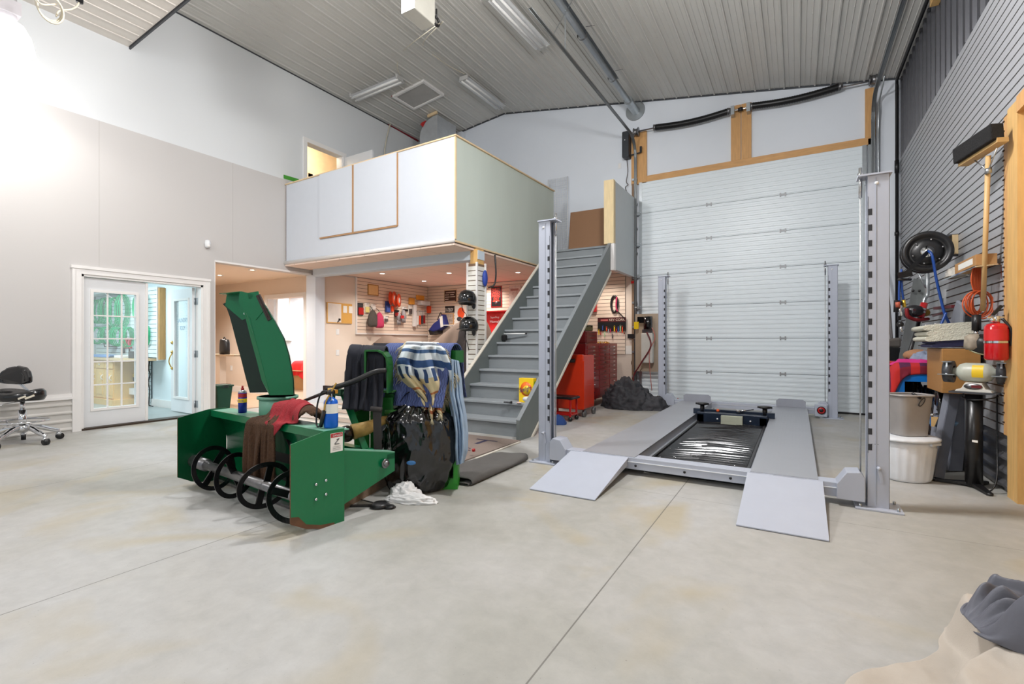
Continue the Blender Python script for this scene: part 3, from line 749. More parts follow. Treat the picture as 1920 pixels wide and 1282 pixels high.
# spring shaft
sh = thing('torsion_shaft', 'steel shaft with cable drums above the overhead door', 'shaft', (-.9, YB - .14, 5.42))
obj('rod', B().cyl((-2.95, YB - .14, 5.44), (1.15, YB - .14, 5.42), .014), CHROME, sh)
for x in (-2.8, 1.05): obj('cable_drum', B().lathe([(.05, 0), (.085, 0), (.085, .01), (.06, .02), (.07, .08), (.09, .09), (.09, .1), (.04, .1)], M=Matrix.Translation((x - .05, YB - .14, 5.43)) @ Matrix.Rotation(PI / 2, 4, 'Y')), STEEL, sh)
for x in (-1.02, -.76): obj('bearing_plate', bx(x - .03, x + .03, YB - .2, YB - .045, 5.34, 5.5), GALV, sh)
obj('coupler', B().cyl((-.93, YB - .14, 5.43), (-.85, YB - .14, 5.43), .035, n=8), BLK, sh)
def coil(x0, x1, z0):
    def f(i, n):
        t = i / n; return (x0 + (x1 - x0) * t, YB - .14, z0 - .045 * math.sin(PI * t))
    b = B(); N = 70; rr_ = []
    P = [f(i, N) for i in range(N + 1)]
    b.tube(P, [.062 if i % 2 else .056 for i in range(N + 1)], 14); return b
for x0, x1, lab in ((-2.42, -1.08, 'black torsion spring on the left half of the door shaft'), (-.7, .62, 'black torsion spring on the right half of the door shaft')):
    o = thing('torsion_spring', lab, 'spring', (x0, YB - .14, 5.4), 'torsion springs over the door'); obj('coil', coil(x0, x1, 5.44), mat('black_spring_steel', (20, 20, 22), .35, .3), o)
    for x in (x0, x1): obj('winding_cone', B().cyl((x - .03, YB - .14, 5.44), (x + .03, YB - .14, 5.44), .066, .05), STEEL, o)
# side-mount opener
op = thing('door_opener', 'black wall mounted garage door opener beside the left track', 'door opener', (-3.02, YB - .1, 5.0))
obj('housing', bx(-3.08, -2.94, YB - .2, YB - .01, 4.95, 5.48), mat('opener_black', (44, 48, 54), .4), op, bevel=.02); obj('lamp_dot', B().ball((-3.02, YB - .2, 5.3), .01), WHT, op)
obj('release_arm', B().bar((-2.94, YB - .1, 5.0), (-2.72, YB - .1, 5.02), .02, .02).bar((-2.72, YB - .1, 5.02), (-2.72, YB - .1, 5.14), .04, .03), BLK, op)
obj('cord', B().tube(smoothpath([(-3.02, YB - .05, 4.95), (-3.0, YB - .05, 4.7), (-3.03, YB - .06, 4.5), (-2.99, YB - .07, 4.42), (-3.05, YB - .06, 4.38), (-3.01, YB - .06, 4.26), (-2.98, YB - .05, 4.2)], 5), .008, 6), mat('cord_brown', (60, 44, 40), .5), op)
# vent pipe
vp = thing('vent_pipe', 'long galvanised radiant heater pipe under the ceiling ending at a wall flange', 'pipe', (-2.86, YB, 5.95))
obj('pipe', B().cyl((-2.86, 1.0, 5.93), (-2.86, YB - .02, 5.93), .05), GALV, vp)
obj('reflector', B().prism([(-2.93, 1.0, 5.98), (-2.90, 1.0, 6.0), (-2.82, 1.0, 6.0), (-2.79, 1.0, 5.98), (-2.82, 1.0, 5.99), (-2.90, 1.0, 5.99)], (0, 7.6, 0)), GALV, vp)
fz_ = B(); Mf = Matrix.Translation((-2.86, YB - .005, 5.93)) @ Matrix.Rotation(PI / 2, 4, 'X')
obj('wall_flange', B().lathe([(.001, 0), (.2, 0), (.2, .004)], M=Mf, n=36, cap=False).lathe([(.2, .004), (.195, .012)], M=Mf, n=36, cap=False).lathe([(.195, .012), (.001, .012)], M=Mf, n=36, cap=False), GALV, vp)
obj('thimble', B().lathe([(.085, .0), (.085, .5)], M=Mf, cap=False).lathe([(.085, .5), (.001, .5)], M=Mf, cap=False), GALV, vp)
for y in (5.5, 7.0, 8.4): obj('hanger_wire', B().bar((-2.95, y, 6.04), (-3.05, y + .12, cz(-3.05)), .006, .006).bar((-2.8, y, 6.04), (-2.7, y + .12, cz(-2.7)), .006, .006), STEEL, vp); obj('clamp', B().lathe([(.075, -.02), (.075, .02)], M=Matrix.Translation((-2.86, y, 5.93)) @ Matrix.Rotation(PI / 2, 4, 'X'), cap=False), STEEL, vp)
# black service conduit in the right corner
cdm = thing('corner_conduit', 'black conduit running up the back right corner and along the ceiling edge', 'conduit', (XR - .04, YB - .04, 0))
obj('pipe', B().tube([(XR - .05, YB - .05, 1.0), (XR - .05, YB - .05, 5.3), (XR - .06, YB - .12, 5.36), (XR - .05, 3, 5.36)], .022), BLK, cdm)
obj('couplings', B().cyl((XR - .05, YB - .05, 3.9), (XR - .05, YB - .05, 4.1), .03).cyl((XR - .05, YB - .05, 2.9), (XR - .05, YB - .05, 2.96), .03), BLK, cdm)
obj('wood_block', bx(XR - .06, XR + .02, 7.35, 7.5, 5.18, 5.3), WOODY, cdm)

# ================================================================== ceiling fittings
def onC(u, v):
    """point of the ceiling seen at a pixel"""
    r = ray(u, v); best = None
    for t in [k * .01 for k in range(200, 2000)]:
        x, y, z = r[0] * t, r[1] * t, EYE + r[2] * t
        if z >= cz(x): return Vector((x, y, cz(x)))
TUBE = mat('unlit_tube', (232, 232, 230), .35)
def fixture(a, b_, label):
    a, b_ = Vector(a), Vector(b_); c = (a + b_) / 2; d = (b_ - a).normalized()
    o = thing('fluorescent_light', label, 'ceiling light', c, 'fluorescent strip lights'); side = d.cross(Vector((0, 0, 1))).normalized()
    obj('channel', B().bar(a, b_, .1, .05), WHT, o)
    obj('reflector', B().prism([a - side * .14 + Vector((0, 0, -.03)), a - side * .05 + Vector((0, 0, .0)), a + side * .05, a + side * .14 + Vector((0, 0, -.03)), a + side * .05 + Vector((0, 0, -.012)), a - side * .05 + Vector((0, 0, -.012))], b_ - a), WHT, o)
    for s_ in (-1, 1): obj('tube', B().cyl(a + side * .055 * s_ + Vector((0, 0, -.05)), b_ + side * .055 * s_ + Vector((0, 0, -.05)), .018), TUBE, o)
    for q in (a, b_): obj('end_cap', B().bar(q - d * .02, q + d * .02, .2, .08), mat('socket_grey', (190, 190, 188), .5), o)
def dn(p, d): return Vector((p.x, p.y, p.z - d))
fixture(dn(onC(663, 174), .09), dn(onC(749, 138), .09), 'fluorescent strip light running across beside the ceiling hatch')
fixture(dn(onC(870, 138), .09), dn(onC(940, 192), .09), 'fluorescent strip light right of the ceiling hatch')
fixture(dn(onC(930, -20), .09), dn(onC(1018, 76), .09), 'fluorescent strip light nearest the door track')
# hatch
h0 = onC(745, 183); h1 = onC(793, 149); h2 = onC(825, 171); h3 = onC(776, 200)
hx0, hx1 = (h0.x + h3.x) / 2, 0
hc = (h0 + h1 + h2 + h3) / 4; wx = max(h.x for h in (h0, h1, h2, h3)) - min(h.x for h in (h0, h1, h2, h3)); wyv = max(h.y for h in (h0, h1, h2, h3)) - min(h.y for h in (h0, h1, h2, h3))
ht = thing('ceiling_hatch', 'square white framed attic hatch in the ribbed ceiling', 'hatch', hc)
sl = lambda x: cz(x) - hc.z
def fr(x0, x1, y0, y1, t, m, nm):
    obj(nm, B().prism([(x0, y0, cz(x0) - t), (x1, y0, cz(x1) - t), (x1, y1, cz(x1) - t), (x0, y1, cz(x0) - t)], (0, 0, t - .004)), m, ht)
ax, bx_ = hc.x - wx / 2 * .92, hc.x + wx / 2 * .92; ay, by = hc.y - wyv / 2 * .92, hc.y + wyv / 2 * .92
fr(ax, bx_, ay, by, .03, mat('hatch_panel', (170, 168, 164), .5), 'panel')
for a_ in ((ax - .05, ax, ay - .05, by + .05), (bx_, bx_ + .05, ay - .05, by + .05), (ax, bx_, ay - .05, ay), (ax, bx_, by, by + .05)): fr(*a_, .05, TRIM, 'frame')
fr(ax - .07, ax - .05, ay - .05, by, .03, mat('red_sealing_tape', (150, 34, 34), .5), 'red_tape')
# heater hanging box
q = onD(782, 36, 5.2)
hbx = thing('ceiling_unit', 'white and beige box unit hanging from the ceiling with a hook', 'ceiling unit', (q.x, q.y, q.z))
bq = B().box(-.38, 0, 0, .5, 0, .62)
BE = mat('beige_enamel', (186, 184, 174), .45)
x0, x1, y0, y1, z0 = q.x - .22, q.x - .03, q.y - .0, q.y + .34, q.z + .13
obj('body', bx(x0, x1, y0, y1, z0, z0 + .62), BE, hbx, bevel=.01)
obj('front_panel', bx(x0, x1, y0 - .006, y0, z0, z0 + .6), mat('unit_front', (200, 202, 200), .4), hbx)
obj('black_fan', B().cyl((x0 + .09, y0 - .08, z0 + .34), (x0 + .09, y0 - .006, z0 + .34), .07).cyl((x0 - .02, y0 - .06, z0 + .36), (x0 + .03, y0 - .04, z0 + .36), .03), BLK, hbx)
bt = B().text('MAC', (x1 + .004, y0 + .08, z0 + .34), (0, 1, 0), (0, 0, 1), .08, .003); obj('lettering', bt, BLK, hbx)
obj('yellow_label', bx(x1, x1 + .002, y0 + .02, y1 - .02, z0 + .3, z0 + .42), mat('cream_label', (220, 206, 150), .5), hbx)
obj('hook', B().cyl((x1, y1 + .02, z0 + .2), (x1, y1 + .02, z0 + .1), .01).tube([(x1, y1 + .02 + .045 * math.sin(a), z0 + .06 + .045 * math.cos(a)) for a in [i * .35 for i in range(-1, 12)]], .016, 8), BLK, hbx)
obj('hanger', B().bar((x0 + .1, y1 - .1, z0 + .62), (x0 + .1, y1 - .1, cz(x0 + .1)), .02, .02).bar((x1 - .1, y1 - .1, z0 + .62), (x1 - .1, y1 - .1, cz(x1 - .1)), .02, .02), GALV, hbx)
CW = mat('cream_wire', (214, 206, 186), .5)
def onCd(u, v, k=.03): p = onC(u, v); return Vector((p.x, p.y, p.z - k))
wr = B().tube(smoothpath([(x0 + .25, y1, z0 + .01)] + [onCd(u, v) for u, v in ((758, 90), (745, 118), (750, 138))], 6), .006, 6)
tag(obj('drooping_wire', wr, CW), 'cream wire drooping from the ceiling unit to the cross strip light', 'cord')
wr = B().tube(smoothpath([(x0 + .3, y1, z0 + .01)] + [onCd(u, v) for u, v in ((793, 80), (818, 104), (845, 122), (872, 136))], 6), .006, 6)
tag(obj('drooping_wire', wr, CW), 'cream wire drooping from the ceiling unit to the right strip light', 'cord')
# loose wire left of the loft duct
tag(obj('hanging_cable', B().tube(smoothpath([onX(732, 232, XL + .06), onX(727, 250, XL + .05), onX(722, 275, XL + .06), onX(720, 300, XL + .05), onX(719, 318, XL + .05)], 5), .012, 6), CW), 'pale cable hanging down the wall beside the loft duct', 'cable')
tag(obj('sealing_tape', B().bar(onX(728, 232, XL + .012), onX(784, 264, XL + .012), .012, .05), mat('dark_red_tape', (130, 26, 36), .5)), 'dark red sealing tape along the wall and ceiling joint', 'tape')

# pendants (high bay)
SHD = mat('translucent_shade', (255, 255, 255), .3, emit=3.2)
def pendant(p, label):
    x, y, z = p; o = thing('high_bay_lamp', label, 'pendant lamp', (x, y, z), 'high bay lamps')
    obj('shade', B().lathe([(.09, .3), (.15, .26), (.205, .15), (.235, .0), (.228, .0), (.195, .15), (.14, .25), (.08, .285)], c=(x, y, z), cap=False, n=40), SHD, o)
    obj('ballast', B().cyl((x, y, z + .29), (x, y, z + .56), .085).box(x - .1, x + .1, y - .1, y + .1, z + .36, z + .5), mat('ballast_grey', (196, 192, 196), .4), o)
    obj('bulb', B().ball((x, y, z + .2), .05), mat('white_hot_bulb', (255, 252, 246), .3, emit=20), o)
    top = lz(x) if (y < 3.2 and x < -3.2) else cz(x)
    obj('chain', B().cyl((x, y, z + .56), (x, y, top), .008), GALV, o)
pendant(PEND[0], 'glowing white high bay lamp at the upper left edge')
for k, p in enumerate(PEND[1:]): pendant(p, ['added unseen high bay lamp above the open floor before the lift', 'added unseen rear high bay lamp on the right', 'added unseen rear high bay lamp on the left', 'added unseen high bay lamp above the snow blower'][k])  # out-of-view lamps added to light the hall
c0 = onD(92, 12, 4.4)
cc = B()
for k in range(3): cc.tube([(c0.x + (.02 * k), c0.y + .09 * math.cos(a), c0.z + .12 * math.sin(a) - .02 * k) for a in [2 * PI * i / 20 for i in range(20)]], .008, 6, closed=True)
e0 = onD(150, 0, 5.0); s0 = onD(62, -8, 3.9)
cc.tube(smoothpath([s0, onD(78, 8, 4.2), c0 + Vector((0, .05, .05))], 5), .008, 6); cc.tube(smoothpath([c0 + Vector((0, .05, -.06)), onD(112, 20, 4.6), onD(135, 17, 4.8), onD(148, 4, 5), onD(150, -40, 5.0)], 5), .008, 6)
tag(obj('coiled_cord', cc, CW), 'cream cord looped in a coil beside the glowing pendant lamp', 'cord')
tag(obj('cord_plug', B().cyl(onD(149, 5, 5), onD(150, -12, 5), .03), BLK), 'black plug of the looped cream cord', 'plug')
# ================================================================== loft (mezzanine)
LY = 5.74; LX = -4.35
FACE = mat('white_board_panel', (208, 213, 221), .4, var=.01)
GBRD = mat('green_grey_drywall', (196, 206, 198), .65, var=.03, vscale=3, stretch=(1, 1, .2))
EDGE = mat('pine_edge', (226, 200, 160), .6, var=.06)
lo = thing('loft_platform', 'white panelled loft platform above the workshop with a green grey side', 'loft', (XL, LY, 2.65))
obj('deck', B().box(XL + .01, LX - .045, LY + .035, YB - .01, 2.66, 3.0).box(LX - .044, -2.95, 8.73, YB - .01, 2.66, 3.0), mat('deck_edge', (150, 152, 150), .6), lo)
ztl, ztr = 4.16, 4.235
zt = lambda x: ztl + (ztr - ztl) * (x - XL) / (LX - XL)
def fpanel(x0, x1, z0, off=0, name='front_panel', m=None):
    return obj(name, B().prism([(x0, LY - off, z0), (x1, LY - off, z0), (x1, LY - off, zt(x1)), (x0, LY - off, zt(x0))], (0, .03, 0)), m or FACE, lo)
fpanel(XL + .03, LX, 2.72)
pnl = [(-7.34, -6.52), (-6.46, -5.49)]
for x0, x1 in pnl: fpanel(x0, x1, 3.06, .028, 'removable_panel')
obj('panel_edges', B().box(-7.34, -5.49, LY - .022, LY, 3.035, 3.06).box(-6.52, -6.46, LY - .012, LY, 3.06, 4.2).box(-5.49, -5.475, LY - .02, LY, 3.05, 4.2).box(-7.35, -7.34, LY - .02, LY, 3.05, 4.18), mat('exposed_ply_edge', (176, 136, 96), .6), lo)
obj('top_trim', B().prism([(XL + .02, LY - .02, zt(XL)), (LX + .03, LY - .02, zt(LX)), (LX + .03, LY - .02, zt(LX) + .02), (XL + .02, LY - .02, zt(XL) + .02)], (0, .14, 0)).prism([(LX - .1, LY, ztr), (LX - .1, 9.1, 4.31), (LX - .1, 9.1, 4.33), (LX - .1, LY, ztr + .02)], (.13, 0, 0)), EDGE, lo)
obj('bottom_trim', B().tube([(XL + .02, LY - .012, 2.69), (LX, LY - .012, 2.70)], .034, 8), TRIM, lo)
obj('side_panel', B().prism([(LX, LY + .031, 2.7), (LX, 9.1, 2.7), (LX, 9.1, 4.31), (LX, LY + .031, ztr)], (-.04, 0, 0)), GBRD, lo)
obj('side_trim', B().box(LX - .01, LX + .012, LY - .004, LY + .025, 2.72, ztr).prism([(LX + .005, LY, 2.68), (LX + .005, 8.5, 2.68), (LX + .005, 8.5, 2.7), (LX + .005, LY, 2.705)], (-.03, 0, 0)), EDGE, lo)
obj('edge_gap_strip', bx(XL + .005, XL + .03, LY + .01, LY + .03, 2.75, 4.15), mat('raw_pine_gap', (120, 96, 76), .7), lo)  # brown strip filling the gap beside the front panel
# stair side parapet
pp = thing('landing_parapet', 'grey drywall parapet with pine post at the head of the stairs', 'parapet', (-2.87, 8.47, 2.55))
obj('board', bx(-2.94, -2.85, 8.55, YB - .06, 2.52, 4.12), mat('grey_board', (190, 197, 200), .6, var=.02), pp)
obj('end_post', bx(-3.03, -2.85, 8.45, 8.56, 2.98, 4.13), mat('pale_pine_post', (226, 204, 160), .6, var=.08, stretch=(6, 6, .7)), pp)
obj('white_end_strip', bx(-2.93, -2.84, 8.46, 8.55, 2.5, 2.98), TRIM, pp)
obj('corner_strip', bx(-2.86, -2.84, YB - .06, YB - .01, 2.5, 4.15), WOODZ, pp)
# ceiling tiles under the loft, beam
tile = mat('rose_ceiling_tile', (226, 196, 178), .8, var=.01)
n, L, b = nodes(tile); tc = [x for x in n if x.type == 'TEX_COORD'][0]
sx = n.new('ShaderNodeSeparateXYZ'); L.new(tc.outputs['Object'], sx.inputs[0])
fx = mathn(n, L, 'LESS_THAN', mathn(n, L, 'FRACT', mathn(n, L, 'DIVIDE', sx.outputs[0], .61)), .016); fy = mathn(n, L, 'LESS_THAN', mathn(n, L, 'FRACT', mathn(n, L, 'DIVIDE', sx.outputs[1], 1.22)), .008)
L.new(mixc(mathn(n, L, 'MAXIMUM', fx, fy), (228, 205, 190), (176, 156, 144)), b.inputs['Base Color'])
obj('soffit', B().box(XL + .01, LX, LY - .012, YB - .01, 2.63, 2.657).box(LX + .001, -2.9, 8.75, YB - .01, 2.63, 2.655), tile, lo)
BEAM = mat('beam_paint', (196, 208, 218), .55, var=.01)
obj('beam', bx(-8.21, -4.28, 6.24, 6.42, 2.49, 2.63), BEAM, lo)
obj('side_header', bx(XL + .0, XL + .02, 4.45, 6.3, 2.53, 2.56), TRIM, lo)
struct('wall_left_header_trim', bx(XL - .01, XL + .004, 4.45, 4.46, 0, 2.53), TRIM)
for k, (u, v) in enumerate(((717, 513), (795, 527), (842, 512), (971, 511), (908, 527))):
    p = fl(u, v, 2.625)
    o = thing('recessed_light', ['recessed light above the cork board under the loft', 'recessed light deepest in the loft corner', 'recessed light in the middle of the loft ceiling', 'recessed light beside the stairs', 'recessed light half hidden by the slatted column'][k], 'ceiling light', (p.x, p.y, 2.63), 'recessed lights')
    obj('bezel', B().lathe([(.035, -.004), (.07, -.008), (.075, 0)], c=(p.x, p.y, 2.63), cap=False), WHT, o)
    obj('bulb', B().lathe([(.001, -.004), (.045, -.004), (.045, -.001), (.001, -.001)], c=(p.x, p.y, 2.628)), mat('warm_bulb'), o)
    lamp('recessed_spot', 'SPOT', (p.x, p.y, 2.6), 92, (1, .92, .84), .05, cone=2.5, blend=.8)
lamp('recessed_spot', 'SPOT', (-3.4, 9.3, 2.6), 60, (1, .90, .80), .05, cone=2.5, blend=.8)
lamp('recessed_spot', 'SPOT', (-6.6, 6.9, 2.6), 95, (1, .92, .84), .05, cone=2.5, blend=.8)
# column wrapped in slatwall
cx0, cx1, cy0, cy1 = -4.47, -4.27, 6.2, 6.44
co = thing('slatwall_column', 'square column wrapped in white slatwall strips with white corner trims', 'column', ((cx0 + cx1) / 2, (cy0 + cy1) / 2, 0))
WSL = mat('cream_slatwall', (226, 224, 216), .5, var=.02)
b = B(); z = .02
while z < 2.38: b.box(cx0 + .02, cx1 - .02, cy0, cy0 + .02, z, z + .064); b.box(cx1 - .02, cx1, cy0 + .02, cy1 - .02, z, z + .064); z += .0765
obj('slats', b, WSL, co); obj('core', bx(cx0 + .02, cx1 - .01, cy0 + .01, cy1 - .01, 0, 2.42), mat('slot_tan', (122, 96, 74), .7), co)
for x, y in ((cx0, cy0 - .008), (cx1 - .025, cy0 - .008), (cx1 - .015, cy1 - .025)): obj('corner_trim', bx(x, x + .027, y, y + .03, 0, 2.44), TRIM, co)
obj('post_top', bx(cx0 + .05, cx1 - .02, cy0 + .03, cy1 - .03, 2.42, 2.655), WOODY, co)
tag(obj('hanging_cable', B().tube(smoothpath([(-4.2, 6.6, 2.6), (-4.18, 6.6, 2.3), (-4.2, 6.58, 2.12), (-4.26, 6.5, 2.07)], 5), .014, 8), BLK), 'black cable hanging from the loft ceiling beside the slatted column', 'cable')
tag(obj('blue_bundle', B().ball((-4.5, 6.33, 2.2), .05, .05, .1).ball((-4.23, 6.36, 2.2), .04, .05, .13), mat('royal_blue', (34, 62, 150), .6)), 'blue bundle tucked behind the top of the slatted column', 'bundle')
# helmets
def helmet(c, rz, label):
    o = thing('motorcycle_helmet', label, 'helmet', c, 'open face helmets on the slatted column'); x, y, z = c
    M = Matrix.Translation(c) @ Matrix.Rotation(rz, 4, 'Z')
    b = B(); prof = [(.001, .13), (.06, .122), (.1, .09), (.125, .04), (.132, -.01), (.128, -.05), (.118, -.075)]
    b.lathe(prof, M=M @ Matrix.Diagonal((1, 1.12, 1, 1)), n=28, cap=False)
    obj('shell', b, BLKG, o, solid=-.012, sub=1)
    obj('rim', B().tube([M @ Vector((.12 * math.cos(a), .134 * math.sin(a), -.078)) for a in [2 * PI * i / 24 for i in range(24)]], .008, 6, closed=True), BLK, o)
    obj('peak', B().grid(lambda u, v: M @ Vector(((.12 + .05 * v) * math.cos((u - .5) * 1.9 - PI / 2), (.134 + .06 * v) * math.sin((u - .5) * 1.9 - PI / 2), -.03 - .03 * v)), 10, 3), BLK, o, solid=.005)
    obj('chin_strap', B().tube([M @ Vector(q) for q in smoothpath([(-.1, .02, -.07), (-.06, -.03, -.18), (.0, -.04, -.24), (.03, -.02, -.38)], 5)], .006, 6), BLK, o)
    obj('hook', B().bar(M @ Vector((0, .04, .02)), M @ Vector((.0, .2, .1)), .01, .01), GALV, o)
    obj('ear_flap', B().ball(M @ Vector((.1, .02, -.1)), .02, .05, .06), BLK, o)
h1 = onY(876, 560, 6.05); helmet(h1, .2, 'upper gloss black half helmet hanging on the slatted column')
h2 = onY(879, 610, 6.05); helmet(h2, -.3, 'lower gloss black half helmet hanging on the slatted column')

# things on the loft
db = thing('loft_door', 'white glazed door standing open on the loft', 'door', (XL + .05, 7.1, 3.0))
a_, c_ = onX(568, 255, XL), None
b = B()
for y0, y1, z0, z1 in ((6.12, 6.2, 3, 5.22), (7.08, 7.16, 3, 5.22), (6.2, 7.08, 5.14, 5.22)): b.box(XL, XL + .03, y0, y1, z0, z1)
b.box(XL - T, XL, 6.2, 6.22, 3, 5.14); b.box(XL - T, XL, 7.06, 7.08, 3, 5.14)
struct('trim_21', b, TRIM)
struct('wall_upper_hall', B().box(-9.6, -9.5, 5.5, 8.5, 3, 5.6).box(-9.5, XL - T, 8.2, 8.3, 3, 5.6), mat('peach_hall_paint', (238, 216, 186), .7))
struct('trim_22', B().box(-9.5, -9.47, 7.1, 7.2, 3, 5.0).box(-9.5, -9.47, 8.0, 8.1, 3, 5.0).box(-9.5, -9.47, 7.1, 8.1, 4.92, 5.0), TRIM)
struct('floor_upper_hall', bx(-9.6, XL - T, 5.5, 8.3, 2.95, 3.0), plank)
struct('ceiling_upper_hall', bx(-9.6, XL - T, 5.5, 8.3, 5.6, 5.65), WHT)
lamp('upper_hall_light', 'POINT', (-9.0, 6.9, 5.3), 28, (1, .82, .58), .1)
Md = Matrix.Translation((XL + .04, 7.12, 3.0)) @ Matrix.Rotation(-.02, 4, 'Z')
t = .02; W_ = .84
obj('leaf', B().box(0, .14, -t, t, 0, 2.12, Md).box(W_ - .14, W_, -t, t, 0, 2.12, Md).box(.14, W_ - .14, -t, t, 0, .3, Md).box(.14, W_ - .14, -t, t, 1.87, 2.12, Md), WHT, db)
obj('pane', bx(.14, W_ - .14, -.003, .003, .3, 1.87, Md), mat('grey_pane', (130, 138, 136), .15, var=.02), db)
obj('muntin_grid', B().box(.14, W_ - .14, -.01, .01, 1.66, 1.675, Md).box(.3, .315, -.01, .01, .3, 1.87, Md).box(.52, .535, -.01, .01, .3, 1.87, Md), DKG, db)
# foil wrapped duct
f0 = onY(787, 258, 8.7); f1 = onY(820, 222, 8.7)
FOIL = mat('crinkled_foil', (206, 210, 214), .3, .6, var=.08, vscale=6, bump=.9, bscale=9)
du = thing('foil_duct', 'silver foil wrapped duct rising to the ceiling behind the loft panel', 'duct', (f1.x - .2, 9.4, 3.0))
yD0, yD1 = 8.7, 9.4
poly = [(f0.x, yD0, 3.0), (f1.x, yD0, 3.0), (f1.x, yD0, cz(f1.x) - .1)]
for i in range(1, 6): a = PI / 2 * i / 6; poly.append((f1.x - (f1.x - f0.x) * math.sin(a), yD0, f0.z + (cz(f1.x) - .1 - f0.z) * math.cos(a)))
poly.append((f0.x, yD0, f0.z))
obj('duct_body', B().prism(poly, (0, yD1 - yD0, 0)), FOIL, du)
obj('wood_cleat', B().bar((f0.x + .25, yD0 - .01, cz(f0.x + .25) - .05), (f1.x, yD0 - .01, cz(f1.x) - .05), .04, .06), EDGE, du)
obj('red_tape', B().prism([(f0.x + .02, yD0 - .005, f0.z + .3), (f0.x + .1, yD0 - .005, f0.z + .22), (f0.x + .2, yD0 - .005, cz(f0.x + .2) - .12), (f0.x + .06, yD0 - .005, cz(f0.x + .2) - .14)], (0, .004, 0)), RED, du)
obj('side_stud', bx(onY(841, 250, 9.6).x, onY(849, 250, 9.6).x, 9.55, 9.65, 3.0, cz(-7.4) - .15), WOODZ, du)
obj('white_chase', bx(onY(850, 250, 9.7).x, onY(866, 250, 9.7).x, 9.7, YB - .01, 3.0, cz(-7.4) - .06), WALLW, du)
obj('foil_pipe', B().cyl((-7.12, 9.4, 3.0), (-7.12, 9.4, 6.1), .05), FOIL, du) if False else None
# wire grid and brown board
g0 = onY(1028, 337, 9.78); g1 = onY(1064, 337, 9.78)
wg = thing('wire_grid_panel', 'tall white wire grid panel standing against the back wall on the loft', 'panel', ((g0.x + g1.x) / 2, 9.78, 3.0))
b = B()
for k in range(9): x = g0.x + (g1.x - g0.x) * k / 8; b.cyl((x, 9.78, 3.0), (x, 9.78, g0.z), .004, n=4)
zz = 3.02
while zz < g0.z: b.cyl((g0.x, 9.775, zz), (g1.x, 9.775, zz), .003, n=4); zz += .05
obj('wires', b, WHT, wg); obj('frame', B().cyl((g1.x, 9.78, 3), (g1.x, 9.78, g0.z), .01).cyl((g0.x, 9.78, 3), (g0.x, 9.78, g0.z), .01), WHT, wg)
b0 = onY(1067, 397, 9.7); b1 = onY(1133, 386, 9.7)
tag(obj('hardboard_sheet', B().prism([(b0.x, 9.64, 3.0), (b1.x + .15, 9.64, 3.0), (b1.x + .15, 9.78, b0.z), (b0.x, 9.78, b0.z)], (0, .012, 0)), mat('brown_hardboard', (150, 112, 82), .7, var=.03)), 'brown hardboard sheet leaning on the wall at the stair head', 'board')
tag(obj('green_strip', B().bar(onX(532, 331, XL + .01), onX(560, 339, XL + .01), .01, .07), mat('lime_green', (70, 150, 50), .5)), 'green strip on the wall at the left end of the loft', 'strip')

# ================================================================== staircase
st = thing('staircase', 'grey painted wooden staircase with closed risers leading up to the loft', 'staircase', (-3.5, 5.2, 0))
SX0, SX1, SY, RUN, RISE = -4.1, -2.95, 5.30, .2435, .2
for k in range(14):
    y = SY + k * RUN; z = (k + 1) * RISE
    t_ = obj('tread', bx(SX0, SX1, y - .03, y + RUN + .0, z - .032, z), mat('tread_grey', (146, 152, 157), .45, var=.06, vscale=5), st, bevel=.005)
for k in range(15):
    y = SY + k * RUN; obj('riser', bx(SX0, SX1, y, y + .018, k * RISE, (k + 1) * RISE - .032), GRYS, st)
obj('top_tread', bx(SX0 - .2, SX1 + .04, SY + 14 * RUN - .03, SY + 14 * RUN + .2, 2.968, 3.003), GRYS, st)
sl_ = RISE / RUN
def stringer(x0, x1, nm, m, low=5.12, high=8.45):
    zt0 = .24 + (low - 5.12) * sl_
    pts = [(x0, low, 0), (x0, low + .33, 0), (x0, high, (high - low - .33) * sl_ - .02), (x0, high, .24 + (high - 5.12) * sl_), (x0, low, zt0)]
    return obj(nm, B().prism(pts, (x1 - x0, 0, 0)), m, st)
SGR = mat('stringer_grey', (104, 112, 112), .45, var=.03)
stringer(-2.95, -2.905, 'stringer', SGR); stringer(-4.145, -4.1, 'stringer', SGR)
def cap(x0, x1, low, high):
    z0 = .24 + (low - 5.12) * sl_; z1 = .24 + (high - 5.12) * sl_
    obj('stringer_cap', B().prism([(x0, low, z0), (x0, high, z1), (x0, high, z1 + .012), (x0, low, z0 + .012)], (x1 - x0, 0, 0)), GRYS, st)
cap(-2.955, -2.9, 5.12, 8.45)
obj('edge_moulding', B().prism([(-2.905, 5.45, 0), (-2.905, 8.45, 3.0 * sl_ - .02), (-2.905, 8.45, 3.0 * sl_ + .015), (-2.905, 5.41, 0)], (.02, 0, 0)), mat('bare_trim', (206, 200, 188), .5), st)
obj('edge_moulding', B().prism([(-4.15, 5.12, .25), (-4.15, 8.3, .25 + 3.18 * sl_), (-4.15, 8.3, .27 + 3.18 * sl_), (-4.15, 5.12, .27)], (.05, 0, 0)), mat('bare_trim'), st)
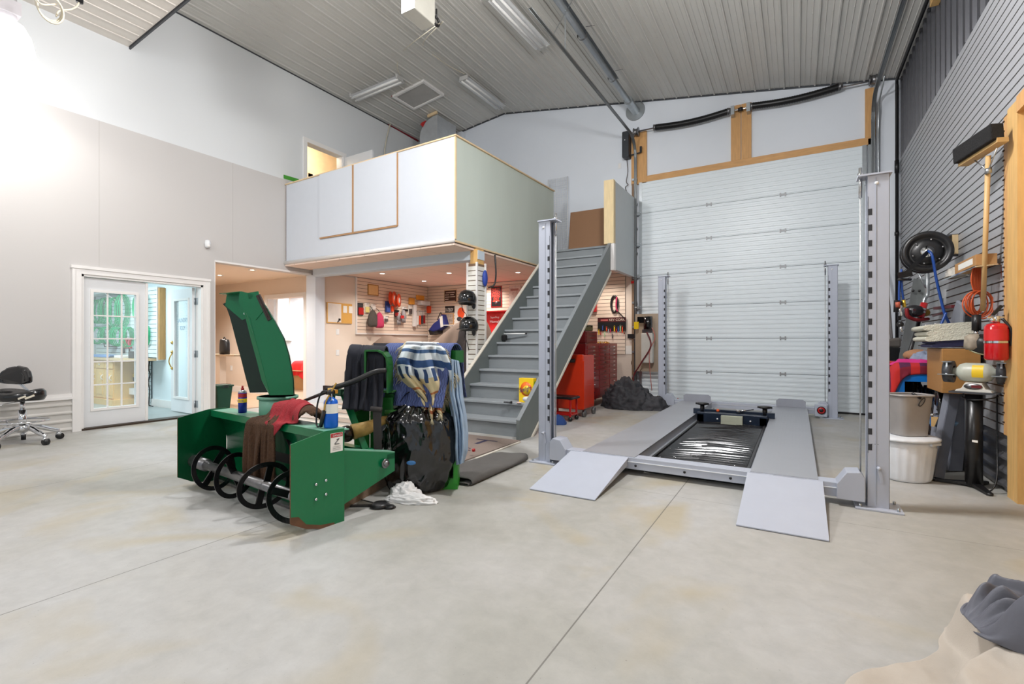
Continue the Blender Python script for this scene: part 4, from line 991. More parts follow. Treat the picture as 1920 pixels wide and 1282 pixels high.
# on the stairs
p = fl(986, 756, .415 - .0); zs = .4
sbx = thing('detergent_box', 'yellow and orange laundry detergent box standing on a low stair', 'box', (-3.13, 5.66, zs))
yb_ = 5.62; p0 = onY(973, 757, yb_); p1 = onY(1000, 757, yb_); pt = onY(986, 709, yb_)
YEL = mat('detergent_yellow', (246, 206, 28), .35)
x0, x1 = p0.x, p1.x; zt_ = pt.z
obj('carton', bx(x0, x1, yb_, yb_ + .09, zs, zt_), YEL, sbx, bevel=.003)
dsk = B(); cxm = (x0 + x1) / 2; cz_ = zs + (zt_ - zs) * .56
dsk.lathe([(.001, .0015), (.085, .0015), (.085, 0)], M=Matrix.Translation((cxm, yb_ - .0005, cz_)) @ Matrix.Rotation(PI / 2, 4, 'X') @ Matrix.Diagonal((1, 1.1, 1, 1)), n=30)
obj('sun_disc', dsk, mat('detergent_orange', (240, 110, 20), .4), sbx)
obj('sun_core', B().lathe([(.001, .001), (.06, .001), (.06, 0)], M=Matrix.Translation((cxm + .01, yb_ - .002, cz_ - .015)) @ Matrix.Rotation(PI / 2, 4, 'X'), n=30), YEL, sbx)
obj('scoop_picture', B().lathe([(.001, .001), (.06, .001), (.06, 0)], M=Matrix.Translation((cxm + .015, yb_ - .0025, zs + .045)) @ Matrix.Rotation(PI / 2, 4, 'X') @ Matrix.Diagonal((1.1, .6, 1, 1)), n=24), WHT, sbx)
ux_ = Vector((1, 0, .25)).normalized()
obj('lettering', B().text('Sunlight', (x0 + .012, yb_ - .004, cz_ - .05), ux_, (0, 0, 1), .06, .003, (x1 - x0) * .86), mat('letter_blue', (24, 30, 110), .4), sbx)
obj('side_label', bx(x1 + .0005, x1 + .002, yb_ + .01, yb_ + .08, zs + .04, zt_ - .04), mat('lime', (170, 196, 50), .4), sbx)
sp = fl(973, 756, .4)
tag(obj('soap_bar', B().ball((sp.x, sp.y, .41), .035, .02, .012), mat('pale_pink', (228, 196, 186), .5)), 'small pale pink soap bar lying on the stair by the detergent box', 'soap')
sp = fl(951, 755, .4)
tag(obj('small_clip', B().bar((sp.x - .05, sp.y, .408), (sp.x + .05, sp.y + .02, .408), .03, .012).ball((sp.x + .05, sp.y + .02, .41), .016), BLK), 'small black clip lying on the third stair from the floor', 'clip')
sp = onX(940, 628, -4.12)
hb_ = thing('dust_brush', 'black dust brush with white handle resting on the left stair stringer', 'brush', (sp.x, sp.y, sp.z - .06))
obj('head', B().box(sp.x - .08, sp.x + .1, sp.y - .03, sp.y + .03, sp.z - .09, sp.z - .0), BRIST, hb_, bevel=.015); obj('knob', B().ball((sp.x - .02, sp.y, sp.z + .03), .04), BLK, hb_)
obj('handle', B().cyl((sp.x + .05, sp.y, sp.z + .02), (sp.x + .42, sp.y + .05, sp.z + .02), .01), WHT, hb_); obj('handle_tip', B().cyl((sp.x + .4, sp.y + .05, sp.z + .02), (sp.x + .44, sp.y + .05, sp.z + .02), .011), BLK, hb_)
sp = onX(1046, 648, -2.93)
tag(obj('yellow_tag', bx(-2.98, -2.96, sp.y - .04, sp.y + .05, sp.z - .05, sp.z + .03), YEL), 'small yellow box on the stair tread behind the front lift post', 'box')

# ================================================================== four post lift
FYL, BYL = 4.38, 9.15; PLX, PRX = -2.17, .5; PH = 2.4
lf = thing('four_post_lift', 'light grey four post car lift with two runways lowered to the floor', 'car lift', (-.8, FYL, 0))
def post(x, y, s_, m, front):
    """s_ = +1 when the lift lies towards +x"""
    w_ = .065; b = B()
    b.box(x - w_, x + w_, y - .055, y - .05, .012, PH); b.box(x - w_, x + w_, y + .05, y + .055, .012, PH)          # faces
    xo = x - s_ * w_; b.box(min(xo, xo + s_ * .006), max(xo, xo + s_ * .006), y - .055, y + .055, .012, PH)          # back web
    xi = x + s_ * w_
    for ya, yb2 in ((y - .055, y - .03), (y + .03, y + .055)): b.box(min(xi, xi - s_ * .006), max(xi, xi - s_ * .006), ya, yb2, .012, PH)
    o = obj('post', b, m, lf, bevel=.003)
    obj('post_seam', bx(x + s_ * .012, x + s_ * .014, y - .058, y - .0545, .03, PH - .02), mat('seam_grey', (150, 156, 168), .4), o)
    lad = B(); z = .36
    lad.box(x + s_ * .02 - .01, x + s_ * .02 + .01, y - .02, y + .02, .02, PH - .02)
    obj('latch_ladder', lad, mat('post_inner', (92, 98, 104), .5), o)
    nb = B(); z = .42
    nb.box(x + s_ * .059 - .0012, x + s_ * .059 + .0012, y - .0558, y - .0548, .4, 2.25)
    while z < 2.2: nb.box(x + s_ * .048 - .012, x + s_ * .048 + .012, y - .0562, y - .0545, z, z + .045); z += .113
    obj('latch_slots', nb, mat('slot_black', (40, 42, 48), .6), o)
    obj('cap_plate', bx(min(x - s_ * .07, x + s_ * .12), max(x - s_ * .08, x + s_ * .13), y - .07, y + .07, PH, PH + .012), m, o)
    obj('cable_stud', B().cyl((x + s_ * .1, y, PH - .14), (x + s_ * .1, y, PH + .08), .011).cyl((x + s_ * .1, y, PH + .012), (x + s_ * .1, y, PH + .04), .02, n=6), CHROME, o)
    obj('lift_cable', B().cyl((x + s_ * .1, y, .2), (x + s_ * .1, y, PH - .1), .0055, n=8), mat('steel_cable', (196, 198, 198), .4, .6), o)
    obj('base_plate', bx(x - .14, x + .14, y - .12, y + .12, .0, .014), m, o, bevel=.003)
    for ax_, ay_ in ((-.11, -.09), (.11, -.09), (-.11, .09), (.11, .09)): obj('anchor_bolt', B().cyl((x + ax_, y + ay_, .012), (x + ax_, y + ay_, .035), .01, n=6), GALV, o)
    obj('cap_bolt', B().ball((x + s_ * .0 - .01, y - .057, PH - .06), .012, .006, .012), WHT, o)
BACKP = mat('lift_grey_back', (150, 156, 166), .4, .05, var=.03)
post(PLX, FYL, 1, GRYP, 1); post(PRX, FYL, -1, GRYP, 1); post(PLX + .02, BYL, 1, GRYP, 0); post(PRX - .02, BYL, -1, GRYP, 0)
for x, s_ in ((PLX, 1), (PRX, -1)):
    xi = x + s_ * .08
    for y in (FYL, BYL):
        pl = [(xi, 0), (xi + s_ * .17, 0), (xi + s_ * .17, .11), (xi + s_ * .11, .2), (xi + s_ * .03, .21), (xi, .17)]
        obj('carriage_box', B().prism([(a, y - .1, .05 + c) for a, c in pl], (0, .18, 0)), GRYP, lf, bevel=.004)
    obj('safety_lever', B().cyl((x - .0, FYL - .057, .3), (x, FYL - .1, .3), .012).bar((x, FYL - .075, .3), (x + .02, FYL - .075, .2), .012, .02), GRYP, lf)
    obj('post_tag', B().text('BP90' if False else '- - -', (x - .04, FYL - .056, .46), (1, 0, 0), (0, 0, 1), .02, .002), DKG, lf) if s_ < 0 else None
for y, nm in ((FYL, 'front'), (BYL, 'rear')):
    cb_ = obj('cross_beam', B().box(PLX + .2, PRX - .2, y - .065, y + .065, .055, .16), GRYP, lf, bevel=.004)
    obj('beam_lip', bx(PLX + .2, PRX - .2, y - .072, y - .065, .118, .123), WHT, cb_)
    if y == FYL:
        for x in (-1.25, -.83, -.47): obj('beam_hole', B().cyl((x, y - .0665, .09), (x, y - .07, .09), .011, n=12), BLK, cb_)
TP = mat('runway_tread_plate', (170, 174, 182), .4, .35, var=.03, vscale=3)
n, L, b = nodes(TP); tc = [x for x in n if x.type == 'TEX_COORD'][0]
def diamond(nt_m, scale=26, h=.5):
    n, L, b = nodes(nt_m); tc = [x for x in n if x.type == 'TEX_COORD'][0]
    sx = n.new('ShaderNodeSeparateXYZ'); L.new(tc.outputs['Object'], sx.inputs[0])
    a = mathn(n, L, 'SINE', mathn(n, L, 'MULTIPLY', mathn(n, L, 'ADD', sx.outputs[0], sx.outputs[1]), scale * 3.6)); c = mathn(n, L, 'SINE', mathn(n, L, 'MULTIPLY', mathn(n, L, 'SUBTRACT', sx.outputs[0], sx.outputs[1]), scale * 3.6))
    h_ = mathn(n, L, 'GREATER_THAN', mathn(n, L, 'MULTIPLY', a, c), .45)
    bp = n.new('ShaderNodeBump'); bp.inputs['Strength'].default_value = h; bp.inputs['Distance'].default_value = .004; L.new(h_, bp.inputs['Height']); L.new(bp.outputs[0], b.inputs['Normal'])
diamond(TP)
RW = [(-1.76, -1.26), (-.325, .135)]
for x0, x1 in RW:
    r = obj('runway', B().box(x0, x1, FYL - .06, BYL - .25, .155, .165).box(x0, x0 + .006, FYL + .07, BYL - .3, .06, .16).box(x1 - .006, x1, FYL + .07, BYL - .3, .06, .16), TP, lf)
    obj('inner_rail', B().box(x1 if x1 < -1 else x0 - .045, x1 + .045 if x1 < -1 else x0, FYL + .07, BYL - .3, .055, .075).box(x1 + .039 if x1 < -1 else x0 - .045, x1 + .045 if x1 < -1 else x0 - .039, FYL + .07, BYL - .3, .075, .095), TP, r)
    z0, z1 = .12, .29; ys = BYL - .24; w_ = (x1 - x0) * .9; xa = x0 + .03; xb = x1 - .02
    obj('wheel_stop', B().prism([(xa, ys, z0), (xb, ys, z0), (xb, ys, z1 - .03), (xb - .04, ys, z1), (xa + .04, ys, z1), (xa, ys, z1 - .03)], (0, .008, 0)), mat('stop_grey', (150, 154, 164), .45), r)
RMP = mat('ramp_grey', (184, 190, 204), .35, .05, var=.02); diamond(RMP, 13, .35)
for (x0, x1), dx in zip(RW, (0, 0)):
    x0, x1 = (-1.875, -1.315) if x0 < -1 else (-.345, .165); yt, yb2 = FYL - .075, 3.47
    z_ = .15
    b = B().prism([(x0, yt, z_), (x1, yt, z_), (x1, yb2, .004), (x0, yb2, .004)], (0, 0, .007))
    r = obj('approach_ramp', b, RMP, lf)
    for xx in (x0 + .01, x1 - .016): obj('ramp_rib', B().prism([(xx, yt, z_ - .001), (xx, yt, z_ - .07), (xx, yb2 + .02, .0), (xx, yb2 + .1, .012)], (.006, 0, 0)), RMP, r)
    obj('ramp_hinge', B().box(x0 + .1, x0 + .18, yt - .0, yt + .03, .135, .158).box(x1 - .12, x1, yt, yt + .03, .135, .158), GRYP, r)
# rolling bridge jack
jk = thing('bridge_jack', 'navy and black rolling bridge jack between the runways at the rear', 'jack', (-.8, 7.5, .05))
NAVY = mat('navy_jack', (22, 34, 52), .35, .2)
jx0, jx1, jy = -1.22, -.34, 7.2
obj('body', B().box(jx0, jx1, jy, jy + .1, .08, .22).box(jx0, jx1, jy + .42, jy + .5, .08, .2).box(jx0, jx0 + .1, jy, jy + .5, .08, .2).box(jx1 - .1, jx1, jy, jy + .5, .08, .2), NAVY, jk, bevel=.01)
obj('slide_tube', bx(jx0 - .08, jx1 + .08, jy + .2, jy + .28, .17, .24), NAVY, jk)
for x in (jx0 + .04, jx1 - .04):
    pd = obj('lift_pad', B().cyl((x, jy + .22, .2), (x, jy + .22, .3), .03).lathe([(.02, .29), (.075, .3), (.08, .325), (.04, .33), (.001, .325)], c=(x, jy + .22, 0)).box(x - .09, x + .09, jy + .2, jy + .24, .3, .325), BLK, jk)
obj('pump_cover', bx(-.9, -.63, jy - .06, jy + .0, .07, .2), mat('olive_grey_cover', (164, 168, 152), .5), jk, bevel=.006)
obj('pump_handle', B().cyl((-.72, jy + .15, .24), (-.52, jy + .24, .27), .009).ball((-.7, jy + .15, .25), .035, .03, .02), CHROME, jk)
obj('orange_knob', B().ball((-.95, jy + .05, .25), .022), mat('orange_knob', (214, 86, 30), .4), jk)
for x in (jx0 + .27, jx1 - .2): obj('bolt', B().ball((x, jy - .002, .14), .012), WHT, jk)
# black slatted drip tray between the runways
dt_ = thing('drip_tray', 'black glossy slatted tray lying on the floor between the lift runways', 'tray', (-.8, 5.9, 0))
b = B(); tx0, tx1, ty0, ty1 = -1.19, -.38, FYL + .1, 7.25
yy = ty0; k = 0
while yy < ty1 - .06:
    j1, j2, j3 = (random.uniform(-.012, .012) for _ in range(3)); z = .07 + .012 * (k % 2)
    P1, P2, P3 = (tx0 + .01, yy + j1 + .0, z), ((tx0 + tx1) / 2 + random.uniform(-.1, .1), yy + j2 + .055 * (1 if k % 2 else -1) * .5, z + random.uniform(.0, .02)), (tx1 - .01, yy + j3, z)
    ww = [.03, .006, .03] if k % 2 else [.008, .034, .008]
    for (A_, B_), (w1, w2) in zip(((P1, P2), (P2, P3)), ((ww[0], ww[1]), (ww[1], ww[2]))):
        b._add([(A_[0], A_[1] - w1, A_[2] - .008), (B_[0], B_[1] - w2, B_[2] - .008), (B_[0], B_[1] + w2, B_[2] + .006), (A_[0], A_[1] + w1, A_[2] + .006)], [(0, 1, 2, 3)])
    yy += .052; k += 1
obj('slats', b, mat('gloss_black_slats', (26, 26, 30), .16, .3, var=.2, vscale=20), dt_, solid=.004)
obj('rim', B().box(tx0 - .02, tx0, ty0, ty1, .0, .1).box(tx1, tx1 + .02, ty0, ty1, .0, .1).box(tx0, tx1, ty0, ty1, 0, .03), BLK, dt_)
b = B()
for k in range(22):
    x = random.uniform(tx0 + .05, tx1 - .05); y = random.uniform(ty0, ty0 + .9); b.ball((x, y, .103), .007, .007, .004, n=6)
obj('screw_heads', b, CHROME, dt_)
# power unit on the rear left of the door
pu = thing('lift_power_unit', 'black hydraulic power unit with plastic tank beside the back left post', 'power unit', (-2.55, 9.5, .5))
c = onY(1215, 605, 9.45)
obj('motor', B().cyl((c.x, 9.45, c.z - .13), (c.x, 9.45, c.z + .12), .085).box(c.x - .2, c.x - .05, 9.42, 9.5, c.z + .0, c.z + .12), BLKG, pu); obj('pump_block', bx(c.x - .1, c.x + .1, 9.4, 9.5, c.z - .2, c.z - .13), CHROME, pu)
obj('fluid_tank', bx(c.x - .12, c.x + .1, 9.38, 9.52, c.z - .78, c.z - .2), mat('milky_plastic', (206, 204, 196), .4), pu, bevel=.02)
obj('mount_board', bx(c.x - .28, c.x + .18, 9.56, 9.6, c.z - .95, c.z + .18), mat('tan_board', (168, 150, 130), .6), pu)
obj('yellow_sticker', bx(c.x - .26, c.x - .17, 9.4, 9.42, c.z - .12, c.z + .02), YEL, pu)
obj('red_hose', B().tube(smoothpath([(c.x + .0, 9.36, c.z - .18), (c.x + .08, 9.35, c.z - .45), (c.x - .12, 9.35, c.z - .8), (c.x - .26, 9.35, c.z - 1.1), (c.x - .05, 9.3, c.z - 1.4)], 6), .014, 8), mat('oxblood_hose', (100, 22, 30), .4), pu)
obj('thin_hose', B().tube(smoothpath([(c.x + .1, 9.36, c.z - .1), (c.x + .16, 9.35, c.z - .3), (c.x + .05, 9.35, c.z - .6), (c.x + .1, 9.35, c.z - 1.3)], 6), .007, 6), mat('salmon_hose', (190, 110, 100), .5), pu)
se = onY(1540, 770, 9.0)
sn = thing('door_sensor', 'small round door safety sensor by the back right post', 'sensor', (se.x, 9.0, 0))
obj('housing', bx(se.x - .09, se.x + .08, 9.0, 9.08, .03, .22), GRYP, sn, bevel=.01); obj('lens_ring', B().cyl((se.x, 8.985, .13), (se.x, 9.0, .13), .06), BLK, sn); obj('red_lens', B().lathe([(.028, 0), (.05, 0), (.05, -.006), (.028, -.006)], M=Matrix.Translation((se.x, 8.978, .13)) @ Matrix.Rotation(PI / 2, 4, 'X'), cap=False), RED, sn); obj('stem', bx(se.x - .02, se.x + .02, 9.03, 9.06, 0, .04), GALV, sn)
p = onY(1271, 745, 9.6); tag(obj('red_marker', B().cyl((p.x, 9.6, 0), (p.x, 9.6, .12), .004, n=6).box(p.x - .012, p.x + .012, 9.59, 9.61, .1, .13), RED), 'tiny red marker flag on a wire at the foot of the door', 'marker')
# helpers for crumpled textiles
def wavy(o, u, v, n, m, nrm, amp, k, twist=0):
    X = sheet(tuple(o), tuple(u), tuple(v), n, m); nrm = np.array(tuple(nrm)); un = np.array(tuple(Vector(u).normalized()))
    s = np.linspace(0, 1, n)[:, None]; t = np.linspace(0, 1, m)[None, :]
    ph = 2 * PI * k * s + 1.2 * np.sin(3.1 * t + 1) + twist * t
    f = amp * (np.sin(ph) + .35 * np.sin(2.3 * ph + 4 * t))
    return X + f[:, :, None] * nrm
def heap(cx, cy, rx, ry, h, seed, rot=0, n=70, m=26, z0=.002, tri=None):
    """pile of crumpled fabric: a closed mound with ridged folds"""
    b = B(); ca, sa = math.cos(rot), math.sin(rot)
    def f(u, v):
        t = 2 * PI * u; r = math.sin(min(1, v * 1.0) * PI / 2) ; z = math.cos(v * PI / 2)
        q = Vector((math.cos(t) * r, math.sin(t) * r, z))
        a = 1 - 2 * abs(mnoise.noise(q * 2.1 + Vector((seed, 0, 0)))); c = 1 - 2 * abs(mnoise.noise(Vector((q.x * 4.5, q.y * 4.5, q.z * 7)) + Vector((0, seed, 0)))); e = mnoise.noise(Vector((q.x * 1.6, q.y * 1.6, seed)))
        k = 1 + .22 * a * .6 + .1 * c + .25 * e
        x, y = rx * r * k * math.cos(t), ry * r * k * math.sin(t)
        zz = h * z * (1 + .3 * a + .16 * c + .3 * e)
        return (cx + x * ca - y * sa, cy + x * sa + y * ca, z0 + max(0, zz))
    b.grid(f, n, m, True); return b
# ================================================================== tractor snow blower (built in its own frame: e1 across to the far side, e2 to the rear)
O = Vector((-2.66, 1.865, 0)); E1 = Vector((-.9945, .105, 0)); E2 = Vector((.105, .9945, 0)); UP = Vector((0, 0, 1))
def W(a, c, z): return O + E1 * a + E2 * c + UP * z
MB_ = Matrix((( E1.x, E2.x, 0, O.x), (E1.y, E2.y, 0, O.y), (0, 0, 1, 0), (0, 0, 0, 1)))
sbw = thing('snow_blower', 'green tractor snow blower with black auger rings and tall discharge chute', 'snow blower', (-3.5, 2.2, 0))
WID = 1.75
GI = GREEN
RUST = mat('rusty_edge', (104, 72, 50), .7, .3, var=.25, vscale=20)
plate_ = [(0, .085), (0, .575), (.235, .622), (.375, .622), (.375, .0), (.2, .0), (.1, .03), (.03, .07)]
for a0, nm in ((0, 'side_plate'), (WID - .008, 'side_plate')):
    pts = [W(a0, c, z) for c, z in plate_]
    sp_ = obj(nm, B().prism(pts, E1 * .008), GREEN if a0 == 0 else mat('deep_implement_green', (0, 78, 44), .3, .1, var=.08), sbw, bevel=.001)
    wear = [(0, .085), (-.0, .13), (.05, .12), (.1, .06), (.2, .025), (.3, .012), (.3, .0), (.2, .0), (.1, .03), (.03, .07)]
    s_ = -1 if a0 == 0 else 1
    obj('worn_edge', B().prism([W(a0 + (-.0008 if a0 == 0 else .009), c, z) for c, z in wear], E1 * .0006).prism([W(a0 - .0005, c, z) for c, z in ((-.0015, .09), (-.0015, .57), (.0, .57), (.0, .09))], E1 * .009), RUST, sp_)
    if a0 == 0:
        for c, z in ((.165, .335 - .02), (.235, .345 - .02), (.165, .22), (.235, .235)):
            obj('bolt', B().lathe([(.001, .012), (.009, .01), (.011, 0)], M=Matrix.Translation(W(-.0005, c, z - .02)) @ Matrix.Rotation(PI / 2, 4, 'Y'), n=12), CHROME, sp_)
        dc = obj('danger_decal', B().prism([W(-.001, c, z) for c, z in ((.31 - .04, .475), (.362, .475), (.362, .60), (.31 - .04, .60))], E1 * .0008), PAPER, sp_)
        obj('red_band', B().prism([W(-.002, c, z) for c, z in ((.272, .572), (.36, .572), (.36, .598), (.272, .598))], E1 * .0005), RED, sp_)
        tx = B().text('DANGER', W(-.0035, .288, .577), E2, UP, .014, -.0, .066); tx.text('pinch', W(-.0035, .3, .523), E2, UP, .001, 0, .001) if False else None
        obj('danger_lettering', tx, WHT, sp_)
        obj('pictogram', B().bar(W(-.003, .30, .53), W(-.003, .33, .555), .001, .004, up=UP).bar(W(-.003, .30, .527), W(-.003, .335, .527), .001, .004, up=UP).bar(W(-.003, .315, .555), W(-.003, .335, .56), .001, .005, up=UP).bar(W(-.003, .285, .51), W(-.003, .345, .51), .0005, .0015, up=UP).bar(W(-.003, .285, .5), W(-.003, .345, .5), .0005, .0015, up=UP).bar(W(-.003, .285, .49), W(-.003, .345, .49), .0005, .0015, up=UP), DKG, sp_)
TOPG = mat('pale_green_top', (116, 168, 146), .45, .1, var=.12, vscale=5)  # paler green for the shelf top, hitch flanges and collar
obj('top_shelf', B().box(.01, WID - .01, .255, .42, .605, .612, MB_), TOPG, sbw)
obj('shelf_lip', B().box(.01, WID - .01, .248, .256, .56, .613, MB_), GREEN, sbw)
# curved back
bk = []
for i in range(9):
    a = i / 8; bk.append((.60 - .0 * a + .14 * math.sin(a * PI) * 0 + (.06 * math.sin(PI * a)), .02 + .59 * a))
b = B(); b.grid(lambda u, v: W(.01 + (WID - .02) * u, .30 + .08 * math.sin(PI * v), .02 + .583 * v), 2, 12)
obj('back_plate', b, GREEN, sbw, solid=.008)
obj('cutting_edge', B().box(.01, WID - .01, .27, .34, .01, .03, MB_), STEEL, sbw)
obj('fan_opening', B().lathe([(.16, 0), (.2, 0), (.2, .02), (.16, .02)], M=MB_ @ Matrix.Translation((.8, .372, .33)) @ Matrix.Rotation(PI / 2, 4, 'X'), cap=False).lathe([(.001, -.01), (.17, -.01)], M=MB_ @ Matrix.Translation((.8, .368, .33)) @ Matrix.Rotation(PI / 2, 4, 'X'), cap=False), BLK, sbw)
# auger
AC = (.12, .2)  # e2, z of the shaft
def WA(a, r, ang): return W(a, AC[0] + r * math.cos(ang), AC[1] + r * math.sin(ang))
au = obj('auger_shaft', B().cyl(W(.01, *AC), W(WID - .01, *AC), .036, n=20).cyl(W(WID - .25, *AC), W(WID - .01, *AC), .05), STEEL, sbw)
AUG = mat('worn_black_auger', (22, 22, 24), .22, .4, var=.4, vscale=14)
def ring(a0, lean, ph):
    """flat band ring, slightly helical, with spokes"""
    b = B(); N = 44; R0, R1 = .135, .168; vs = []; sgn = lean
    for i in range(N):
        an = 2 * PI * i / N; da = sgn * .05 * math.sin(an + ph)
        for r, d in ((R0, -.004), (R1, -.004), (R1, .004), (R0, .004)): vs.append(WA(a0 + da + d, r, an))
    fs = []
    for i in range(N):
        j = (i + 1) % N
        for k in range(4): fs.append((i * 4 + k, i * 4 + (k + 1) % 4, j * 4 + (k + 1) % 4, j * 4 + k))
    b._add(vs, fs, False)
    o = obj('auger_ring', b, AUG, sbw)
    s_ = B()
    for k in range(2):
        an = ph + k * PI + .5; da = sgn * .05 * math.sin(an + ph)
        s_.bar(WA(a0 + .03 * sgn * math.sin(an + ph), .03, an), WA(a0 + da, .145, an), .045, .012, up=E1)
    obj('auger_spoke', s_, AUG, o)
for a0, ln, ph in ((1.36, 1, .4), (1.0, 1, 1.5), (.56, -1, .9), (.16, -1, 2.2)): ring(a0, ln, ph)
# hitch frame behind
for a0 in (.02, 1.2):
    fr_ = [(.375, .50), (.80, .375), (.80, .30), (.80, .25), (.55, .17), (.375, .14)]
    fr_ = [(.375, .47), (.82, .375), (.82, .24), (.375, .10)]
    obj('hitch_arm', B().prism([W(a0, c, z) for c, z in fr_], E1 * .01), GREEN, sbw)
    top = [W(a0, .375, .47), W(a0, .82, .375), W(a0 + .07, .82, .375), W(a0 + .07, .375, .47)]
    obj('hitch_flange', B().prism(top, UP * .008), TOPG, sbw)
obj('hitch_cross', B().box(.02, 1.28, .75, .82, .335, .372, MB_), GREEN, sbw)
obj('hitch_pin', B().cyl(W(-.02, .72, .315), W(.04, .72, .315), .02).lathe([(.02, 0), (.034, 0), (.034, .008), (.02, .012)], M=Matrix.Translation(W(-.002, .72, .315)) @ Matrix.Rotation(-PI / 2, 4, 'Y'), cap=False), STEEL, sbw)
for a0 in (.32, .95): obj('mast_strap', B().bar(W(a0 if a0 < .5 else .85, .78 if a0 < .5 else .78, .37), W(.52 if a0 < .5 else .66, .72, .80), .055, .012, up=E1), GREEN, sbw)
obj('mast_top', B().bar(W(.50, .72, .8), W(.68, .72, .8), .07, .05).cyl(W(.46, .72, .79), W(.74, .72, .79), .022), mat('dusty_dark_green', (34, 74, 50), .6, var=.2), sbw)
# pto shaft
YLW = mat('greasy_yellow', (196, 160, 92), .5, var=.3, vscale=16)
obj('pto_guard', B().tube([W(.40, .72, .50), W(.36, .82, .52), W(.32, .92, .56), W(.28, 1.02, .6)], [.062, .055, .035, .03], 16), YLW, sbw)
obj('pto_joint', B().ball(W(.42, .68, .49), .065).cyl(W(.45, .63, .485), W(.40, .72, .5), .05), mat('greasy_black', (30, 20, 16), .25, var=.3), sbw)
# chute: U channel facing left, leaning and curving
CF = Vector((-.507, .862, 0)); CR = Vector((.862, .507, 0))   # away from the viewer side / to the right
cN = W(.93, .36, 0)
def C(u, v, k=0):
    """chute point from its side outline; k pushes to the far panel"""
    p = onD(u, v, 3.82); return p + CF * (.2 * k) - CR * (.27 * k) * (1 if v > 580 else .95) + UP * (.0 * k)
outer = [(552, 740), (551, 712), (543, 666), (533, 632), (517, 602), (499, 573), (482, 553), (452, 546)]
inner = [(507, 741), (499, 712), (489, 672), (480, 640), (473, 612), (467, 590), (458, 574), (450, 566)]
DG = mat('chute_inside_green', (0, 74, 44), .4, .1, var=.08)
ch = obj('chute_side', B()._add and B().prism([C(u, v) for u, v in outer] + [C(u, v) for u, v in inner[::-1]], CF * .004), GREEN, sbw)
CHI = mat('black_green_inside', (4, 34, 20), .35, var=.2)  # inner chute faces set far darker than the outer green
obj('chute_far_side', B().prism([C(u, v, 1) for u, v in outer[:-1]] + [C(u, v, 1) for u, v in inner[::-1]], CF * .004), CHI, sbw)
obj('chute_edge_fold', B().prism([C(u, v) - CF * .002 for u, v in inner] + [C(u - (11 if 575 < v < 735 else 4), v + 1) + CF * .02 for u, v in inner[::-1]], CF * .004), GREEN, sbw)
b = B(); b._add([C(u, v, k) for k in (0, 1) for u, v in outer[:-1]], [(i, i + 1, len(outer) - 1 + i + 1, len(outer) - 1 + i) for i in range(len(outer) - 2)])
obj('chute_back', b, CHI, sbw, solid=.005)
# hood
h = obj('deflector_top', B().prism([C(450, 547), C(411, 551, .0), C(411, 551, 0) + CF * .26 - CR * .02, C(450, 547) + CF * .26], UP * .004), GREEN, sbw)
hoodL = [C(450, 546), C(448, 566), C(466, 592), C(480, 600), C(500, 576), C(482, 553)]
obj('deflector_side', B().prism(hoodL, -CF * .006), GREEN, sbw)
hb_ = [C(411, 551), C(408, 571), C(441, 599, .0), C(466, 592), C(448, 566), C(450, 547)]
obj('deflector_front', B()._add and B().prism([C(411, 551) + CF * .1, C(408, 571) + CF * .1, C(441, 599) + CF * .1, C(462, 590) + CF * .1, C(450, 547) + CF * .1], CF * .005), GREEN, sbw)
for u, v in ((448, 587), (452, 580)): obj('hinge_bolt', B().ball(C(u, v) + CF * .08 - UP * .0, .008), CHROME, sbw)
obj('control_bracket', B().bar(C(466, 555), C(485, 552), .012, .05), GREEN, sbw)
obj('control_link', B().bar(C(484, 553), C(506, 600), .02, .03).bar(C(484, 555), C(503, 597), .028, .012), mat('rusty_black_link', (50, 34, 30), .5), sbw)
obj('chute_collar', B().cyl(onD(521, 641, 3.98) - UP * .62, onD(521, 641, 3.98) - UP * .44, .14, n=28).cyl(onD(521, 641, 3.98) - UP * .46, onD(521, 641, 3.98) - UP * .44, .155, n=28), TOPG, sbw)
# ---- things on the blower
g = fl(448, 774, .613)
cn = thing('spray_can', 'blue yellow and red spray lubricant can on the green shelf', 'spray can', (g.x, g.y + .03, .613)); x, y, z = g.x, g.y + .03, .613
obj('body', B().cyl((x, y, z), (x, y, z + .165), .033, n=24), mat('can_blue', (30, 44, 150), .25, .3), cn)
obj('shoulder', B().lathe([(.033, .165), (.03, .178), (.02, .187), (.001, .19)], c=(x, y, z)), mat('can_silver', (196, 198, 200), .2, .8), cn)
obj('red_cap', B().cyl((x, y, z + .187), (x, y, z + .205), .012).cyl((x, y, z + .205), (x, y, z + .222), .008), RED, cn)
obj('red_band', B().lathe([(.0335, .128), (.0335, .16)], c=(x, y, z), cap=False), RED, cn); obj('yellow_band', B().lathe([(.0338, .085), (.0338, .118)], c=(x, y, z), cap=False), YEL, cn)
tx = B(); ax_ = Vector((RGT[0], RGT[1], 0)); nr_ = Vector((FWD[0], FWD[1], 0)) * -1
tx.text('WD-40', Vector((x, y, z + .094)) + nr_ * .0345 - ax_ * .026, ax_, UP, .014, .001, .052); obj('lettering', tx, mat('can_blue'), cn)
